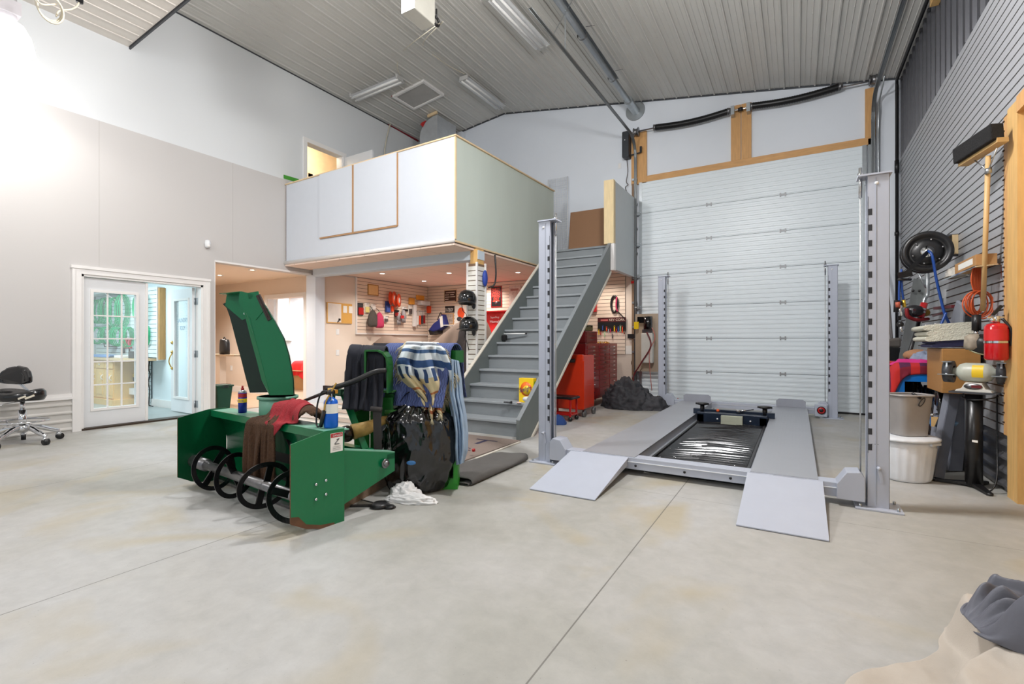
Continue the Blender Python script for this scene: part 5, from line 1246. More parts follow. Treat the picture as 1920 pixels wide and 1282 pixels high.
# propane torch
g = fl(611, 803, .613)
x, y = g.x - .005, g.y + .045; z = .613
pt_ = thing('propane_torch', 'blue propane cylinder with brass valve and torch hose standing on the green shelf', 'torch', (x, y, z))
obj('cylinder', B().lathe([(.001, 0), (.044, 0), (.048, .012), (.048, .16), (.043, .185), (.025, .2), (.016, .21), (.001, .21)], c=(x, y, z), n=32), mat('propane_blue', (20, 100, 210), .3, .1), pt_)
obj('label_band', B().lathe([(.0485, .1), (.0485, .165)], c=(x, y, z), cap=False, n=32), PAPER, pt_)
obj('valve', B().cyl((x, y, z + .2), (x, y, z + .25), .015).cyl((x - .0, y, z + .245), (x + .0, y, z + .27), .022).bar((x + .0, y, z + .25), (x + .07, y - .01, z + .25), .02, .025), BRASS, pt_)
obj('knob', B().ball((x + .04, y - .03, z + .245), .024), BLK, pt_)
obj('hose', B().tube(smoothpath([(x - .02, y, z + .245), (x - .08, y - .01, z + .24), (x - .115, y - .02, z + .15), (x - .1, y - .04, z + .03), (x - .07, y - .05, z + .005)], 6), .006, 8), BLK, pt_)
obj('torch_handle', B().tube([(x - .03, y - .06, z + .01), (x + .0, y - .055, z + .12)], .014, 10), BLK, pt_); obj('torch_neck', B().tube(smoothpath([(x + .0, y - .055, z + .12), (x + .01, y - .05, z + .18), (x + .045, y - .04, z + .24), (x + .09, y - .03, z + .31)], 5), .006, 8), BRASS, pt_)
obj('steel_clip', B().tube(smoothpath([(x + .03, y - .04, z + .23), (x + .05, y - .04, z + .26), (x + .06, y - .04, z + .21), (x + .05, y - .04, z + .19)], 4), .003, 6), CHROME, pt_)
# long black pole lying from the shelf up to the green mast
P0 = onD(535, 765, 3.72); P1 = onD(660, 716, 3.66); P2 = onD(724, 694, 3.72)
lb = thing('long_black_pole', 'long black pole with a bracket lying from the blower shelf to the green mast', 'pole', P0)
obj('thin_rod', B().cyl(onD(430, 790, 3.4) if False else P0, P1, .009, .016), mat('pole_black', (32, 30, 30), .4), lb)
obj('thick_grip', B().tube(smoothpath([onD(612, 731, 3.68), P1, onD(700, 698, 3.68), P2], 4), .02, 12), BLK, lb)
obj('bracket', B().box(-.05, .05, -.012, .012, -.02, .02, Matrix.Translation(onD(616, 728, 3.69))), mat('rusty_black_link'), lb)

# towels over the shelf: simulated cloth on the housing
BRN = mat('brown_towel', (78, 52, 32), .95, var=.2, vscale=40, bump=.7, bscale=160)
def wbox(a0, a1, c0, c1, z0, z1):
    P = [W(a, c, z0) for a in (a0, a1) for c in (c0, c1)]
    return (min(p.x for p in P), max(p.x for p in P), min(p.y for p in P), max(p.y for p in P), z0, z1)
tbx = [wbox(.02, WID, .28, .64, .3, .615)]
t0 = onD(575, 745, 3.5)
c0 = W(.62, .40, 0)
X = drape(wavy(W(.62 + .33, -.10, .74), W(.62, -.1, .74) - W(.62 + .33, -.1, .74), E2 * .60, 40, 48, UP, .026, 4), boxes=tbx, caps=[(W(.78, .36, .655), W(.6, .40, .665), .07), (W(.62, .42, .66), W(.42, .38, .65), .055)], floor=.05, steps=90, noise=.006, fric=.85)
tag(cloth_obj('brown_towel', X, BRN, thick=.018), 'brown terry towel crumpled over the green shelf and hanging down in front', 'towel')
X = drape(wavy(W(.68, .2, .86), -E1 * .34 + E2 * .12, E2 * .26 + E1 * .05, 26, 26, UP, .03, 2), boxes=tbx, caps=[(W(.62, .42, .66), W(.40, .38, .65), .07)], floor=.05, steps=50, noise=.012, fric=.9)
tag(cloth_obj('brown_towel', X, BRN, thick=.018), 'bunched end of brown towel heaped on the shelf beside the torch', 'towel')
RDC = mat('maroon_cloth', (150, 36, 44), .9, var=.12, vscale=30, bump=.4, bscale=120)
X = drape(wavy(W(.66, .1, .9), -E1 * .24 + E2 * .16, E2 * .24 + E1 * .12, 28, 28, UP, .016, 3), boxes=tbx, caps=[(W(.78, .36, .655), W(.6, .40, .665), .095), (W(.62, .42, .66), W(.42, .38, .65), .085)], floor=.2, steps=70, noise=.006, fric=.85)
tag(cloth_obj('maroon_cloth', X, RDC, thick=.008), 'dark red cloth lying on the brown towel on the blower', 'cloth')

# ================================================================== green implement stand behind (tall U mast and a lower channel) with textiles on it
ms = thing('green_mast_frame', 'tractor green steel mast frame with rounded top behind the snow blower', 'frame', (-3.5, 3.6, 0))
g0 = fl(697, 868); mY = 3.45; d0 = 3.95
def D(u, v, d): return onD(u, v, d)
mx0 = D(693, 700, 3.85); mx1 = D(732, 700, 3.85)
def strip(pts, off, m, nm, par): return obj(nm, B().prism(pts, off), m, par)
# rounded flat bar loop seen from the front
zt_m = mx0.z + (700 - 657) / FPX * 3.85
out = [D(692, 760, 3.85), D(692, 657, 3.85)]
path = [D(690, 735, 3.85), D(690, 657, 3.85), D(712, 657, 3.85), D(722, 661, 3.85), D(729, 670, 3.85), D(731, 684, 3.85), D(731, 735, 3.85)]
b = B()
for i in range(len(path) - 1): b.bar(path[i], path[i + 1], .16, .014, up=(path[i + 1] - path[i]).cross(CF).normalized())
obj('mast_loop', b, DGREEN, ms)
zf = lambda u, d: D(u, 641, d)
def postbox(u0, u1, d, z0, z1, m, nm, par, dep=.1):
    a = D(u0, 641, d); c = D(u1, 641, d)
    return obj(nm, B().prism([(a.x, a.y, z0), (c.x, c.y, z0), (c.x, c.y, z1), (a.x, a.y, z1)], CF * dep), m, par)
postbox(694, 703, 4.0, .0, .85, DGREEN, 'mast_column', ms); postbox(663, 722, 4.05, 0, .12, mat('light_mast_green', (64, 130, 60), .5, var=.2), 'foot_channel', ms, .14)
postbox(664, 692, 4.12, .1, .78, DGREEN, 'mast_plate', ms, .02); postbox(722, 738, 3.95, .52, .78, DGREEN, 'mast_side', ms, .12)
obj('shelf_plate', B().prism([D(704, 736, 3.9), D(738, 736, 3.9), D(738, 736, 3.9) + CF * .12, D(704, 736, 3.9) + CF * .12], UP * .012), mat('light_mast_green'), ms)
obj('lower_pin', B().cyl(D(722, 772, 3.9), D(760, 772, 3.9), .02), mat('light_mast_green'), ms)
obj('hook_plate', B().prism([D(718, 745, 3.9), D(736, 745, 3.9), D(738, 780, 3.9), D(728, 792, 3.9), D(716, 778, 3.9)], CF * .02), DGREEN, ms)
obj('rear_lug', B().bar(D(659, 760, 4.0), D(661, 730, 4.0), .05, .012), DGREEN, ms)
# black flap strap
obj('rubber_strap', B().tube([D(695, 766, 3.72), D(716, 768, 3.72)], .02, 8), mat('strap_rubber', (52, 48, 48), .8), ms)
a, c = D(699, 768, 3.72), D(714, 768, 3.72)
obj('strap_tail', B().prism([a, c, D(715, 846, 3.7), D(701, 852, 3.7)], CF * .012), mat('strap_rubber'), ms)
# second stand: channel to the right, carrying blankets
c2 = thing('green_channel_stand', 'green steel channel stand hidden under blankets and sheet', 'stand', (-2.9, 3.8, 0))
LG = mat('bright_channel_green', (44, 140, 40), .35, .1, var=.12, vscale=6)
dS = 3.95
postbox(826, 858, dS, .0, .09, LG, 'foot', c2, .16)
postbox(828, 833, dS + .02, .08, .78, LG, 'channel_left', c2, .12); postbox(850, 858, dS - .02, .05, .8, LG, 'channel_right', c2, .14); postbox(833, 850, dS + .1, .08, .78, DGREEN, 'channel_web', c2, .02)
postbox(826, 858, dS, .78, .83, LG, 'channel_top', c2, .14)
a, c = D(735, 641, 4.25), D(862, 641, 4.0)
postbox(700, 756, 4.55, .0, 1.19, mat('charcoal_panel', (70, 70, 78), .6, var=.03), 'panel', thing('charcoal_panel', 'dark grey upright panel standing between the jacket and the blue blanket', 'panel', tuple(D(728, 641, 4.6))[:2] + (0,)), .05)
obj('top_beam', B().bar((a.x, a.y, 1.08), (c.x, c.y, 1.08), .14, .1), DGREEN, c2)
postbox(752, 762, 4.25, .0, 1.04, DGREEN, 'rear_leg', c2, .08)
MBX = []
def capz(p, q, r): return (tuple(p), tuple(q), r)
beamcap = [capz((a.x - .04, a.y, 1.07), (c.x + .02, c.y, 1.07), .085)]
# quilted blue moving blanket
QB = mat('quilted_blue_blanket', (84, 98, 150), .9, var=.05, vscale=10)
n, L, b = nodes(QB)
uvn = n.new('ShaderNodeUVMap'); sx = n.new('ShaderNodeSeparateXYZ'); L.new(uvn.outputs[0], sx.inputs[0])
zg = mathn(n, L, 'PINGPONG', mathn(n, L, 'MULTIPLY', sx.outputs[1], 16), .5)
st_ = mathn(n, L, 'PINGPONG', mathn(n, L, 'ADD', mathn(n, L, 'MULTIPLY', sx.outputs[0], 34), zg), .5)
bp = n.new('ShaderNodeBump'); bp.inputs['Strength'].default_value = 1; bp.inputs['Distance'].default_value = .012; L.new(mathn(n, L, 'POWER', mathn(n, L, 'MULTIPLY', st_, 2), .4), bp.inputs['Height']); L.new(bp.outputs[0], b.inputs['Normal'])
dirb = (c - a); dirb.z = 0; dirb.normalize(); perp = Vector((dirb.y, -dirb.x, 0))    # perp points towards the viewer
mid = (a + c) / 2
o_ = mid - dirb * .36 + perp * .50
X = drape(wavy((o_.x, o_.y, 1.21), dirb * .66, -perp * .95, 44, 54, UP, .02, 3), caps=[capz((a.x - .06, a.y, 1.08), (c.x + .02, c.y, 1.08), .1)], steps=90, noise=.003, fric=.9)
tag(cloth_obj('moving_blanket', X, QB, thick=.014), 'quilted blue moving blanket hanging over the green stand', 'blanket')
# pale blue sheet on the right, reaching the floor
SB = mat('pale_blue_sheet', (150, 172, 196), .85, var=.05, vscale=10)
Ls = [(842, 672), (838, 700), (838, 740), (846, 775), (850, 810), (850, 840), (856, 872)]; Rs = [(860, 676), (866, 710), (869, 745), (875, 780), (878, 812), (877, 845), (869, 868)]
def path2(P, t):
    k = min(len(P) - 2, int(t * (len(P) - 1))); f = t * (len(P) - 1) - k; return (P[k][0] + (P[k + 1][0] - P[k][0]) * f, P[k][1] + (P[k + 1][1] - P[k][1]) * f)
G_ = np.zeros((70, 44, 3))
for i in range(70):
    t = i / 69; l_, r_ = path2(Ls, t), path2(Rs, t)
    for j in range(44):
        q = j / 43; dd = 3.86 - .05 * t + .035 * math.sin(q * 13 + 2.2 * t) * (.35 + .65 * t) + .02 * math.sin(q * 29 - 3 * t) + .12 * (2 * q - 1) ** 2 + .02 * mnoise.noise(Vector((q * 4, t * 7, 1)))
        p = onD(l_[0] + (r_[0] - l_[0]) * q, l_[1] + (r_[1] - l_[1]) * q, dd); G_[i, j] = p
tag(cloth_obj('pale_blue_sheet', G_, SB, thick=.006), 'pale blue grey sheet hanging to the floor from the right end of the green stand', 'sheet')
# patterned throw with fringe
TH = mat('woven_throw', (196, 190, 168), .9, var=.05)
n, L, b = nodes(TH)
uvn = n.new('ShaderNodeUVMap'); sx = n.new('ShaderNodeSeparateXYZ'); L.new(uvn.outputs[0], sx.inputs[0])
def band(x, lo, hi): return mathn(n, L, 'MULTIPLY', mathn(n, L, 'GREATER_THAN', x, lo), mathn(n, L, 'LESS_THAN', x, hi))
U_, V_ = sx.outputs[0], sx.outputs[1]
col = mixc(band(V_, .5, 1.1), (206, 190, 150), (206, 214, 218))
for lo_, hi_, cc_ in ((.05, .09, (150, 84, 48)), (.30, .33, (176, 112, 66)), (.62, .70, (44, 74, 118)), (.78, .82, (60, 90, 130)), (.9, .96, (96, 102, 110))): col = mixc(band(V_, lo_, hi_), col, cc_)
wv = n.new('ShaderNodeTexWave'); wv.inputs['Scale'].default_value = 2.2; wv.inputs['Distortion'].default_value = 6; L.new(uvn.outputs[0], wv.inputs[0])
blot = mathn(n, L, 'MULTIPLY', mathn(n, L, 'GREATER_THAN', wv.outputs[1], .72), band(V_, .1, .28)); col = mixc(blot, col, (108, 96, 80))
blot2 = mathn(n, L, 'MULTIPLY', mathn(n, L, 'GREATER_THAN', wv.outputs[1], .6), band(V_, .45, .6)); col = mixc(blot2, col, (40, 64, 104))
L.new(col, b.inputs['Base Color'])
Lt = [(762, 640), (750, 652), (744, 676), (752, 702), (768, 728), (784, 750), (800, 776)]; Rt = [(826, 642), (838, 654), (843, 684), (842, 712), (839, 738), (837, 758), (836, 782)]
X = np.zeros((64, 52, 3))
for i in range(52):
    t = 1 - i / 51
    for j in range(64):
        q = j / 63; tt = max(0, t); 
        if tt > .93: l_, r_ = Lt[-1], Rt[-1]; k_ = 1
        l_, r_ = path2(Lt, tt), path2(Rt, tt)
        dd = 3.84 + .20 * max(0, (.12 - tt) / .12) + .045 * math.sin(q * 15 + 5 * tt + 1.3 * math.sin(7 * tt)) + .02 * math.sin(q * 33 - 9 * tt) + .09 * abs(2 * q - 1) ** 2.5 + .05 * mnoise.noise(Vector((q * 3, tt * 4, 3)))
        X[j, 51 - i] = onD(l_[0] + (r_[0] - l_[0]) * q + 5 * math.sin(9 * tt + 4 * q), l_[1] + (r_[1] - l_[1]) * q + 6 * math.sin(11 * q + 3) * tt, dd)
X = X[:, ::-1].copy()
th = cloth_obj('woven_throw', X, TH, thick=.01); tag(th, 'crumpled cream and blue woven throw with fringe on top of the blue blanket', 'throw')
fr_ = B(); nX = X.shape
for j in range(0, nX[1], 1):
    for e in (0, -1):
        p = Vector(X[e, j]); q = Vector(X[(1 if e == 0 else -2), j]); d = (p - q).normalized()
        for r in range(3):
            jx = Vector((random.uniform(-.02, .02), random.uniform(-.02, .02), random.uniform(-.02, .0))); fr_.tube([p + jx * .3, p + d * .03 + jx * .7 + Vector((0, 0, -.012)), p + d * .05 + jx + Vector((0, 0, -.045))], [.0028, .0024, .0012], 4)
for i in range(0, nX[0], 1):
    p = Vector(X[i, 0]); 
    for r in range(3):
        jx = Vector((random.uniform(-.02, .02), random.uniform(-.02, .02), 0)); fr_.tube([p, p + jx + Vector((0, 0, -.05))], [.0028, .0012], 4)
obj('fringe', fr_, mat('fringe_yarn', (196, 186, 156), .9, var=.2), th)
# black jacket on the mast
JK = mat('black_jacket_fabric', (22, 25, 36), .85, var=.25, vscale=12)
p0 = D(690, 662, 3.9)
o_ = p0 - CR * .13 - CF * .44
X = drape(wavy((o_.x, o_.y, p0.z + .14), CR * .27, CF * .78, 44, 56, UP, .022, 4), caps=[capz(tuple(p0 - CR * .2 - UP * .02), tuple(p0 + CR * .16 - UP * .04), .085)], boxes=[], floor=.3, steps=100, noise=.008, fric=.95)
tag(cloth_obj('black_jacket', X, JK, thick=.014), 'black jacket draped over the rounded top of the green mast', 'jacket')
bp_ = D(664, 745, 4.05)
tag(obj('grey_backpack', B().loft([[Vector((bp_.x, bp_.y, z)) + CR * r * math.cos(t) + CF * r * .7 * math.sin(t) for t in [2 * PI * i / 14 for i in range(14)]] for r, z in ((.03, .62), (.07, .66), (.085, .8), (.08, .95), (.05, 1.03), (.01, 1.05))]), mat('dark_grey_nylon', (56, 56, 60), .8, bump=.3, bscale=60)), 'dark grey bag hanging behind the black jacket', 'bag')

# ================================================================== black garbage bag
GBG = mat('bag_plastic', (10, 10, 12), .16, var=.1, vscale=8, spec=.8)
n, L, b = nodes(GBG); tc = [x for x in n if x.type == 'TEX_COORD'][0]
def creases(m, s1, s2, st, dist=.02):
    n, L, b = nodes(m); tc = [x for x in n if x.type == 'TEX_COORD'][0]
    mp = n.new('ShaderNodeMapping'); mp.inputs['Scale'].default_value = s1; L.new(tc.outputs['Object'], mp.inputs[0])
    a = n.new('ShaderNodeTexNoise'); a.inputs['Scale'].default_value = s2; a.inputs['Detail'].default_value = 6; a.inputs['Roughness'].default_value = .55; a.inputs['Distortion'].default_value = 1.2
    a.noise_type = 'RIDGED_MULTIFRACTAL'; L.new(mp.outputs[0], a.inputs['Vector'])
    bp = n.new('ShaderNodeBump'); bp.inputs['Strength'].default_value = st; bp.inputs['Distance'].default_value = dist; L.new(a.outputs[0], bp.inputs['Height']); L.new(bp.outputs[0], b.inputs['Normal'])
creases(GBG, (1, 1, .5), 7, .55, .05)
G = D(778, 800, 3.95); gc = Vector((G.x, G.y, 0))
prof = [(.0, .15), (.02, .2), (.08, .235), (.2, .25), (.34, .262), (.46, .262), (.56, .245), (.63, .19), (.675, .11), (.70, .045), (.72, .03)]
rings = []; NR = 64
def pr(t):
    k = min(len(prof) - 2, int(t * (len(prof) - 1))); f = t * (len(prof) - 1) - k; return [prof[k][q] + (prof[k + 1][q] - prof[k][q]) * f for q in (0, 1)]
for r_i in range(NR):
    z, r = pr(r_i / (NR - 1)); ring_ = []
    for i in range(110):
        t = 2 * PI * i / 110
        rad = 1 - abs(mnoise.noise(Vector((math.cos(t) * 2.6 + 5, math.sin(t) * 2.6, z * 3.2)))) * 2
        fine_ = 1 - abs(mnoise.noise(Vector((math.cos(t) * 6 + z * 3, math.sin(t) * 6, z * 9 + 4)))) * 2
        k = 1 + .10 * rad + .045 * fine_ + (.1 * math.sin(9 * t + 1) * max(0, (z - .5) / .2)) + .06 * math.cos(2 * t)
        rr_ = r * k; ring_.append(gc + CR * (rr_ * math.cos(t) + .015 + .04 * math.sin(z * 4)) + CF * rr_ * .72 * math.sin(t) + UP * max(.0, z + .02 * fine_ * (z > .05)))
    rings.append(ring_)
gb = thing('garbage_bag', 'full black plastic garbage bag tied at the top beside the white rags', 'garbage bag', (gc.x, gc.y, 0))
obj('sack', B().loft(rings), GBG, gb)
kn = gc + CR * .03 + UP * .71
b = B()
for sx_, ln in ((-1, .17), (1, .16), (-.4, .1)):
    b.grid(lambda u, v: kn + CR * (sx_ * ln * v + .035 * (u - .5) * (1 - .5 * v)) + UP * (.03 + .07 * math.sin(PI * v) + .05 * (u - .5) * v - .08 * v * v) + CF * (.03 * math.sin(6 * u + 3 * v)), 8, 8)
obj('tied_ears', b, GBG, gb, solid=.002)
lf_ = gc - CR * .27 + UP * .36
obj('left_ear', B().loft([[gc - CR * .2 + UP * .4 + CF * (.02 * math.cos(t)) + UP * .07 * math.sin(t) for t in [2 * PI * i / 10 for i in range(10)]], [lf_ + CF * (.02 * math.cos(t)) + UP * .025 * math.sin(t) - CR * .05 for t in [2 * PI * i / 10 for i in range(10)]]]), GBG, gb)
best = min((p for r in rings for p in r if abs(960 + FPX * (p.x * RGT[0] + p.y * RGT[1]) / (p.x * FWD[0] + p.y * FWD[1]) - 766) < 9 and abs(641 - FPX * (p.z - EYE) / (p.x * FWD[0] + p.y * FWD[1]) - 873) < 9), key=lambda p: p.x * FWD[0] + p.y * FWD[1])
obj('blue_emblem', B().lathe([(.001, .004), (.02, .004), (.034, .003), (.036, 0)], M=Matrix.Translation(best) @ Matrix.Rotation(YAW, 4, 'Z') @ Matrix.Rotation(PI / 2, 4, 'X') @ Matrix.Diagonal((1, .5, 1, 1)), n=24, cap=False), mat('emblem_blue', (60, 120, 180), .4), gb)
# stuffed second bag piece (small crumple on top right)
# white rags
RG = mat('white_rag', (226, 226, 226), .9, var=.03)
r0 = fl(764, 938); rgx = thing('white_rags', 'white towelling rags crumpled on the floor against the garbage bag', 'rags', (r0.x, r0.y, 0))
obj('upper_rag', heap(r0.x - .06, r0.y + .04, .12, .07, .085, 3, rot=.3), RG, rgx); obj('lower_rag', heap(r0.x + .03, r0.y - .0, .19, .07, .045, 5, rot=.25), RG, rgx)
# black plastic clip thing on the floor
q = fl(712, 950); bt_ = thing('black_scoop', 'small black plastic scoop lying on the concrete in front of the rags', 'scoop', (q.x, q.y, 0))
obj('bowl', B().lathe([(.001, .035), (.05, .03), (.075, .012), (.06, .0)], c=(q.x, q.y, .001), n=20).lathe([(.001, .02), (.03, .018), (.045, .004)], c=(q.x + .08, q.y + .02, .001), n=14), BLK, bt_)
obj('blade', B().prism([(q.x - .04, q.y - .03, .003), (q.x - .18, q.y - .12, .002), (q.x - .21, q.y - .08, .002), (q.x - .06, q.y + .01, .003)], (0, 0, .003)), BLK, bt_); obj('stem', B().cyl((q.x - .05, q.y, .02), (q.x - .17, q.y - .02, .03), .004), BLK, bt_)
# timber beam under the blower
w0 = fl(642, 956); w1 = fl(736, 905)
dw = (w1 - w0).normalized(); wo = w0 - dw * .25
tag(obj('timber_beam', B().bar(Vector((wo.x, wo.y, .035)) + Vector((-dw.y, dw.x, 0)) * .045, Vector((w1.x, w1.y, .035)) + dw * .25 + Vector((-dw.y, dw.x, 0)) * .045, .09, .07), mat('old_brown_timber', (124, 104, 86), .8, var=.15, vscale=8, bump=.3)), 'old brown timber beam lying on the floor behind the snow blower', 'timber')
# folded grey rubber mat
RM = mat('grey_rubber_mat', (88, 86, 84), .85, var=.08, bump=.2, bscale=120)
A0, A1 = fl(885, 912), fl(990, 864); B0 = fl(838, 888)
dm_ = (A1 - A0).normalized(); nm_ = Vector((-dm_.y, dm_.x, 0))
L_ = (A1 - A0).length
b = B()
# section: folded sheet profile (n, z)
sec = [(.02, .004), (.0, .012), (-.005, .03), (.005, .05), (.03, .062), (.12, .06), (.25, .05), (.42, .045), (.55, .03), (.6, .006)]
b.grid(lambda u, v: A0 + dm_ * (L_ * v + .05 * (u > .6) * (1 - v)) + nm_ * (sec[int(round(u * 9))][0] * (1 - .25 * v)) + UP * (sec[int(round(u * 9))][1] * (1 + .25 * math.sin(v * 7) * (u > .3)) + .003), 10, 24)
rm = thing('rubber_mat', 'grey rubber mat folded over on itself at the foot of the green stand', 'mat', A0)
obj('top_fold', b, RM, rm, solid=.007)
b = B(); sec2 = [(.01, .006), (-.0, .015), (.01, .026), (.06, .028), (.1, .024)]
b.grid(lambda u, v: A0 - dm_ * .02 + dm_ * L_ * .8 * v + nm_ * (sec2[int(round(u * 4))][0] + .02) + UP * sec2[int(round(u * 4))][1], 5, 8); obj('inner_fold', b, RM, rm, solid=.006)
r1 = fl(838, 908)
b = B(); b.tube([r1 + UP * .03, r1 + dm_ * .17 + UP * .03], .024, 12); obj('curled_corner', b, RM, rm)
# entrance carpet with lettering before the stairs
F = [fl(975, 827), fl(862, 872), None, None]
e_ = fl(893, 862)
fx0, fx1, fy0, fy1 = -4.1, -2.88, 4.0, 5.1
fm = thing('entrance_mat', 'grey brown entrance mat with dark letters at the foot of the stairs', 'mat', (-3.4, 4.5, 0))
obj('carpet', bx(fx0, fx1, 3.75, fy1, .002, .014), mat('mat_taupe', (136, 122, 114), .95, var=.06, vscale=60, bump=.3, bscale=200), fm)
tp = fl(905, 832, .014)
NVY = mat('mat_navy', (46, 42, 70), .9)
obj('letter', B().text('T', (-3.38, 4.66, .0145), (1, 0, 0), (0, 1, 0), .26, .001, .3), NVY, fm)
obj('small_lettering', B().text('Inc.', (-3.42, 4.33, .0145), (1, 0, 0), (0, 1, 0), .17, .001, .34), NVY, fm)
for k, (x0, y0, x1, y1) in enumerate(((-2.84, 4.1, -2.86, 5.05),)): tag(obj('aluminium_strip', B().bar((x0, y0, .006), (x1, y1, .006), .03, .01), mat('pale_strip', (214, 208, 196), .4)), 'pale metal edging strip along the entrance mat', 'strip')
rc = fl(888, 857)
tag(obj('plastic_cap', B().cyl((rc.x, rc.y, .06), (rc.x, rc.y, .09), .018), RED), 'small red cap by the hem of the pale blue sheet', 'cap')  # small red plastic cap
# loose flooring boards on the floor beyond the blower
FBM = [mat('flooring_greige', (168, 154, 142), .5, var=.12, stretch=(1, 8, 1)), mat('flooring_pale', (206, 196, 184), .5, var=.06)]
for k in range(9):
    y = 4.25 + k * .34; x0 = -7.9 + (k % 3) * .35; 
    tag(obj('flooring_board', B().box(0, 2.6 + (k % 2) * .5, 0, .19, 0, .014, Matrix.Translation((x0, y, .0)) @ Matrix.Rotation(random.uniform(-.05, .05), 4, 'Z')), FBM[k % 2]), ['greige', 'pale'][k % 2] + f' flooring board lying on the concrete behind the blower, {["nearest", "second nearest", "third nearest", "fourth nearest", "middle", "fourth from the wall", "third from the wall", "second from the wall", "closest to the wall"][k]} of its row', 'board', 'loose flooring boards')
# ================================================================== workshop corner under the loft
CSL = mat('cream_wall_slats', (232, 214, 196), .5, var=.015)
CSB = mat('slot_taupe', (104, 84, 72), .7)
yA = onX(668, 600, XL).y
q = thing('slatwall_panel', 'cream slatwall panel on the left workshop wall with white frame', 'wall panel', (XL + .01, (yA + YB) / 2, 1.4))
b = B(); z = 1.40
while z < 2.6: b.box(XL + .008, XL + .02, yA, YB - .03, z, min(2.62, z + .068)); z += .0765
obj('slats', b, CSL, q); obj('backing', bx(XL + .002, XL + .012, yA, YB - .03, 1.4, 2.62), CSB, q); obj('frame', B().box(XL + .002, XL + .035, yA - .03, yA, 1.37, 2.62).box(XL + .002, XL + .035, yA, YB - .03, 1.37, 1.4), TRIM, q)
xB = onY(1173, 520, YB).x
q = thing('slatwall_panel', 'cream slatwall panel across the back workshop wall behind the stairs', 'wall panel', (-5.8, YB - .02, .95))
b = B(); z = .95
while z < 2.6: b.box(XL + .03, xB, YB - .034, YB - .02, z, min(2.62, z + .068)); z += .0765
obj('slats', b, CSL, q); obj('backing', bx(XL + .03, xB, YB - .026, YB - .014, .95, 2.62), CSB, q)
def flatL(u0, v0, u1, v1, th=.015, X_=XL + .022):
    """axis aligned thin box on the left wall from two pixel corners"""
    a = onX(u0, v0, X_); c = onX(u1, v1, X_); return (X_, X_ + th, min(a.y, c.y), max(a.y, c.y), min(a.z, c.z), max(a.z, c.z))
def flatB(u0, v0, u1, v1, th=.012, Y_=YB - .036):
    a = onY(u0, v0, Y_); c = onY(u1, v1, Y_); return (min(a.x, c.x), max(a.x, c.x), Y_ - th, Y_, min(a.z, c.z), max(a.z, c.z))
def inset(b_, ax, m_, d):
    x0, x1, y0, y1, z0, z1 = b_
    return (x1 if d > 0 else x0, x1 + d, y0 + m_, y1 - m_, z0 + m_, z1 - m_) if ax == 'x' else (x0 + m_, x1 - m_, y0 - d, y0, z0 + m_, z1 - m_)
# whiteboard / cork
x = flatL(612, 566, 659, 607, .02, XL + .002); w_ = thing('notice_board', 'pine framed notice board, half whiteboard and half cork', 'notice board', (x[0], x[2], x[4]))
obj('frame', bx(*x), mat('honey_pine_frame', (214, 168, 96), .5), w_); ym = x[2] + (x[3] - x[2]) * .55
obj('whiteboard', bx(x[1], x[1] + .002, x[2] + .02, ym, x[4] + .02, x[5] - .02), mat('board_white', (232, 226, 220), .25), w_); obj('cork', bx(x[1], x[1] + .002, ym, x[3] - .02, x[4] + .02, x[5] - .02), mat('cork', (216, 166, 84), .8, var=.08, vscale=60), w_)
for yy in (ym + .05, ym + .2): obj('pinned_packet', bx(x[1] + .002, x[1] + .008, yy, yy + .1, x[5] - .2, x[5] - .05), PAPER, w_)
obj('marker_pen', B().cyl((x[1] + .01, ym - .1, x[4] + .02), (x[1] + .01, ym - .04, x[4] + .09), .01).box(x[1], x[1] + .02, ym - .07, ym - .03, x[4] + .06, x[4] + .1), BLK, w_)
x = flatL(689, 532, 709, 555); w_ = thing('cork_square', 'small wood framed cork square high on the left slatwall', 'cork board', (x[0], x[2], x[4]))
obj('frame', bx(*x), mat('dark_pine_frame', (176, 128, 70), .5), w_); obj('cork', bx(*inset(x, 'x', .02, .002)), mat('pale_cork', (236, 200, 140), .8, var=.06, vscale=40), w_)
def hook(y, z, par): obj('hook', B().cyl((XL + .02, y, z), (XL + .14, y, z), .004, n=6), BLK, par)
def pack(nm, u0, v0, u1, v1, c, lab, cat, th=.03, back=None, cc=None):
    bxs = flatL(u0, v0, u1, v1, th, XL + .04); o = thing(nm, lab, cat, (bxs[0], bxs[2], bxs[4])); obj('card', bx(XL + .03, XL + .036, bxs[2] - .005, bxs[3] + .005, bxs[4], bxs[5] + .03), back or PAPER, o)
    obj('contents', bx(bxs[0], bxs[1], bxs[2] + .01, bxs[3] - .01, bxs[4] + .01, bxs[4] + (bxs[5] - bxs[4]) * .7), c, o, bevel=.008); hook((bxs[2] + bxs[3]) / 2, bxs[5] + .01, o)
    return o
ORG = mat('vivid_orange', (240, 84, 36), .5); KRF = mat('kraft_orange', (228, 162, 62), .7); BLU = mat('mid_blue', (60, 90, 170), .5); PNK = mat('berry_pink', (188, 50, 92), .8, bump=.4, bscale=40); GRN = mat('pale_green', (170, 210, 160), .5)
pack('blister_pack', 671, 570, 681, 591, RED, 'red blister pack at the left end of the slatwall hooks', 'package', back=DKG)
pack('blister_pack', 684, 570, 692, 587, mat('pale_yellow', (236, 220, 140), .6), 'pale yellow packet beside the red blister pack', 'package')
pack('blister_pack', 696, 572, 704, 582, PAPER, 'small white packet above the grey drawstring bag', 'package')
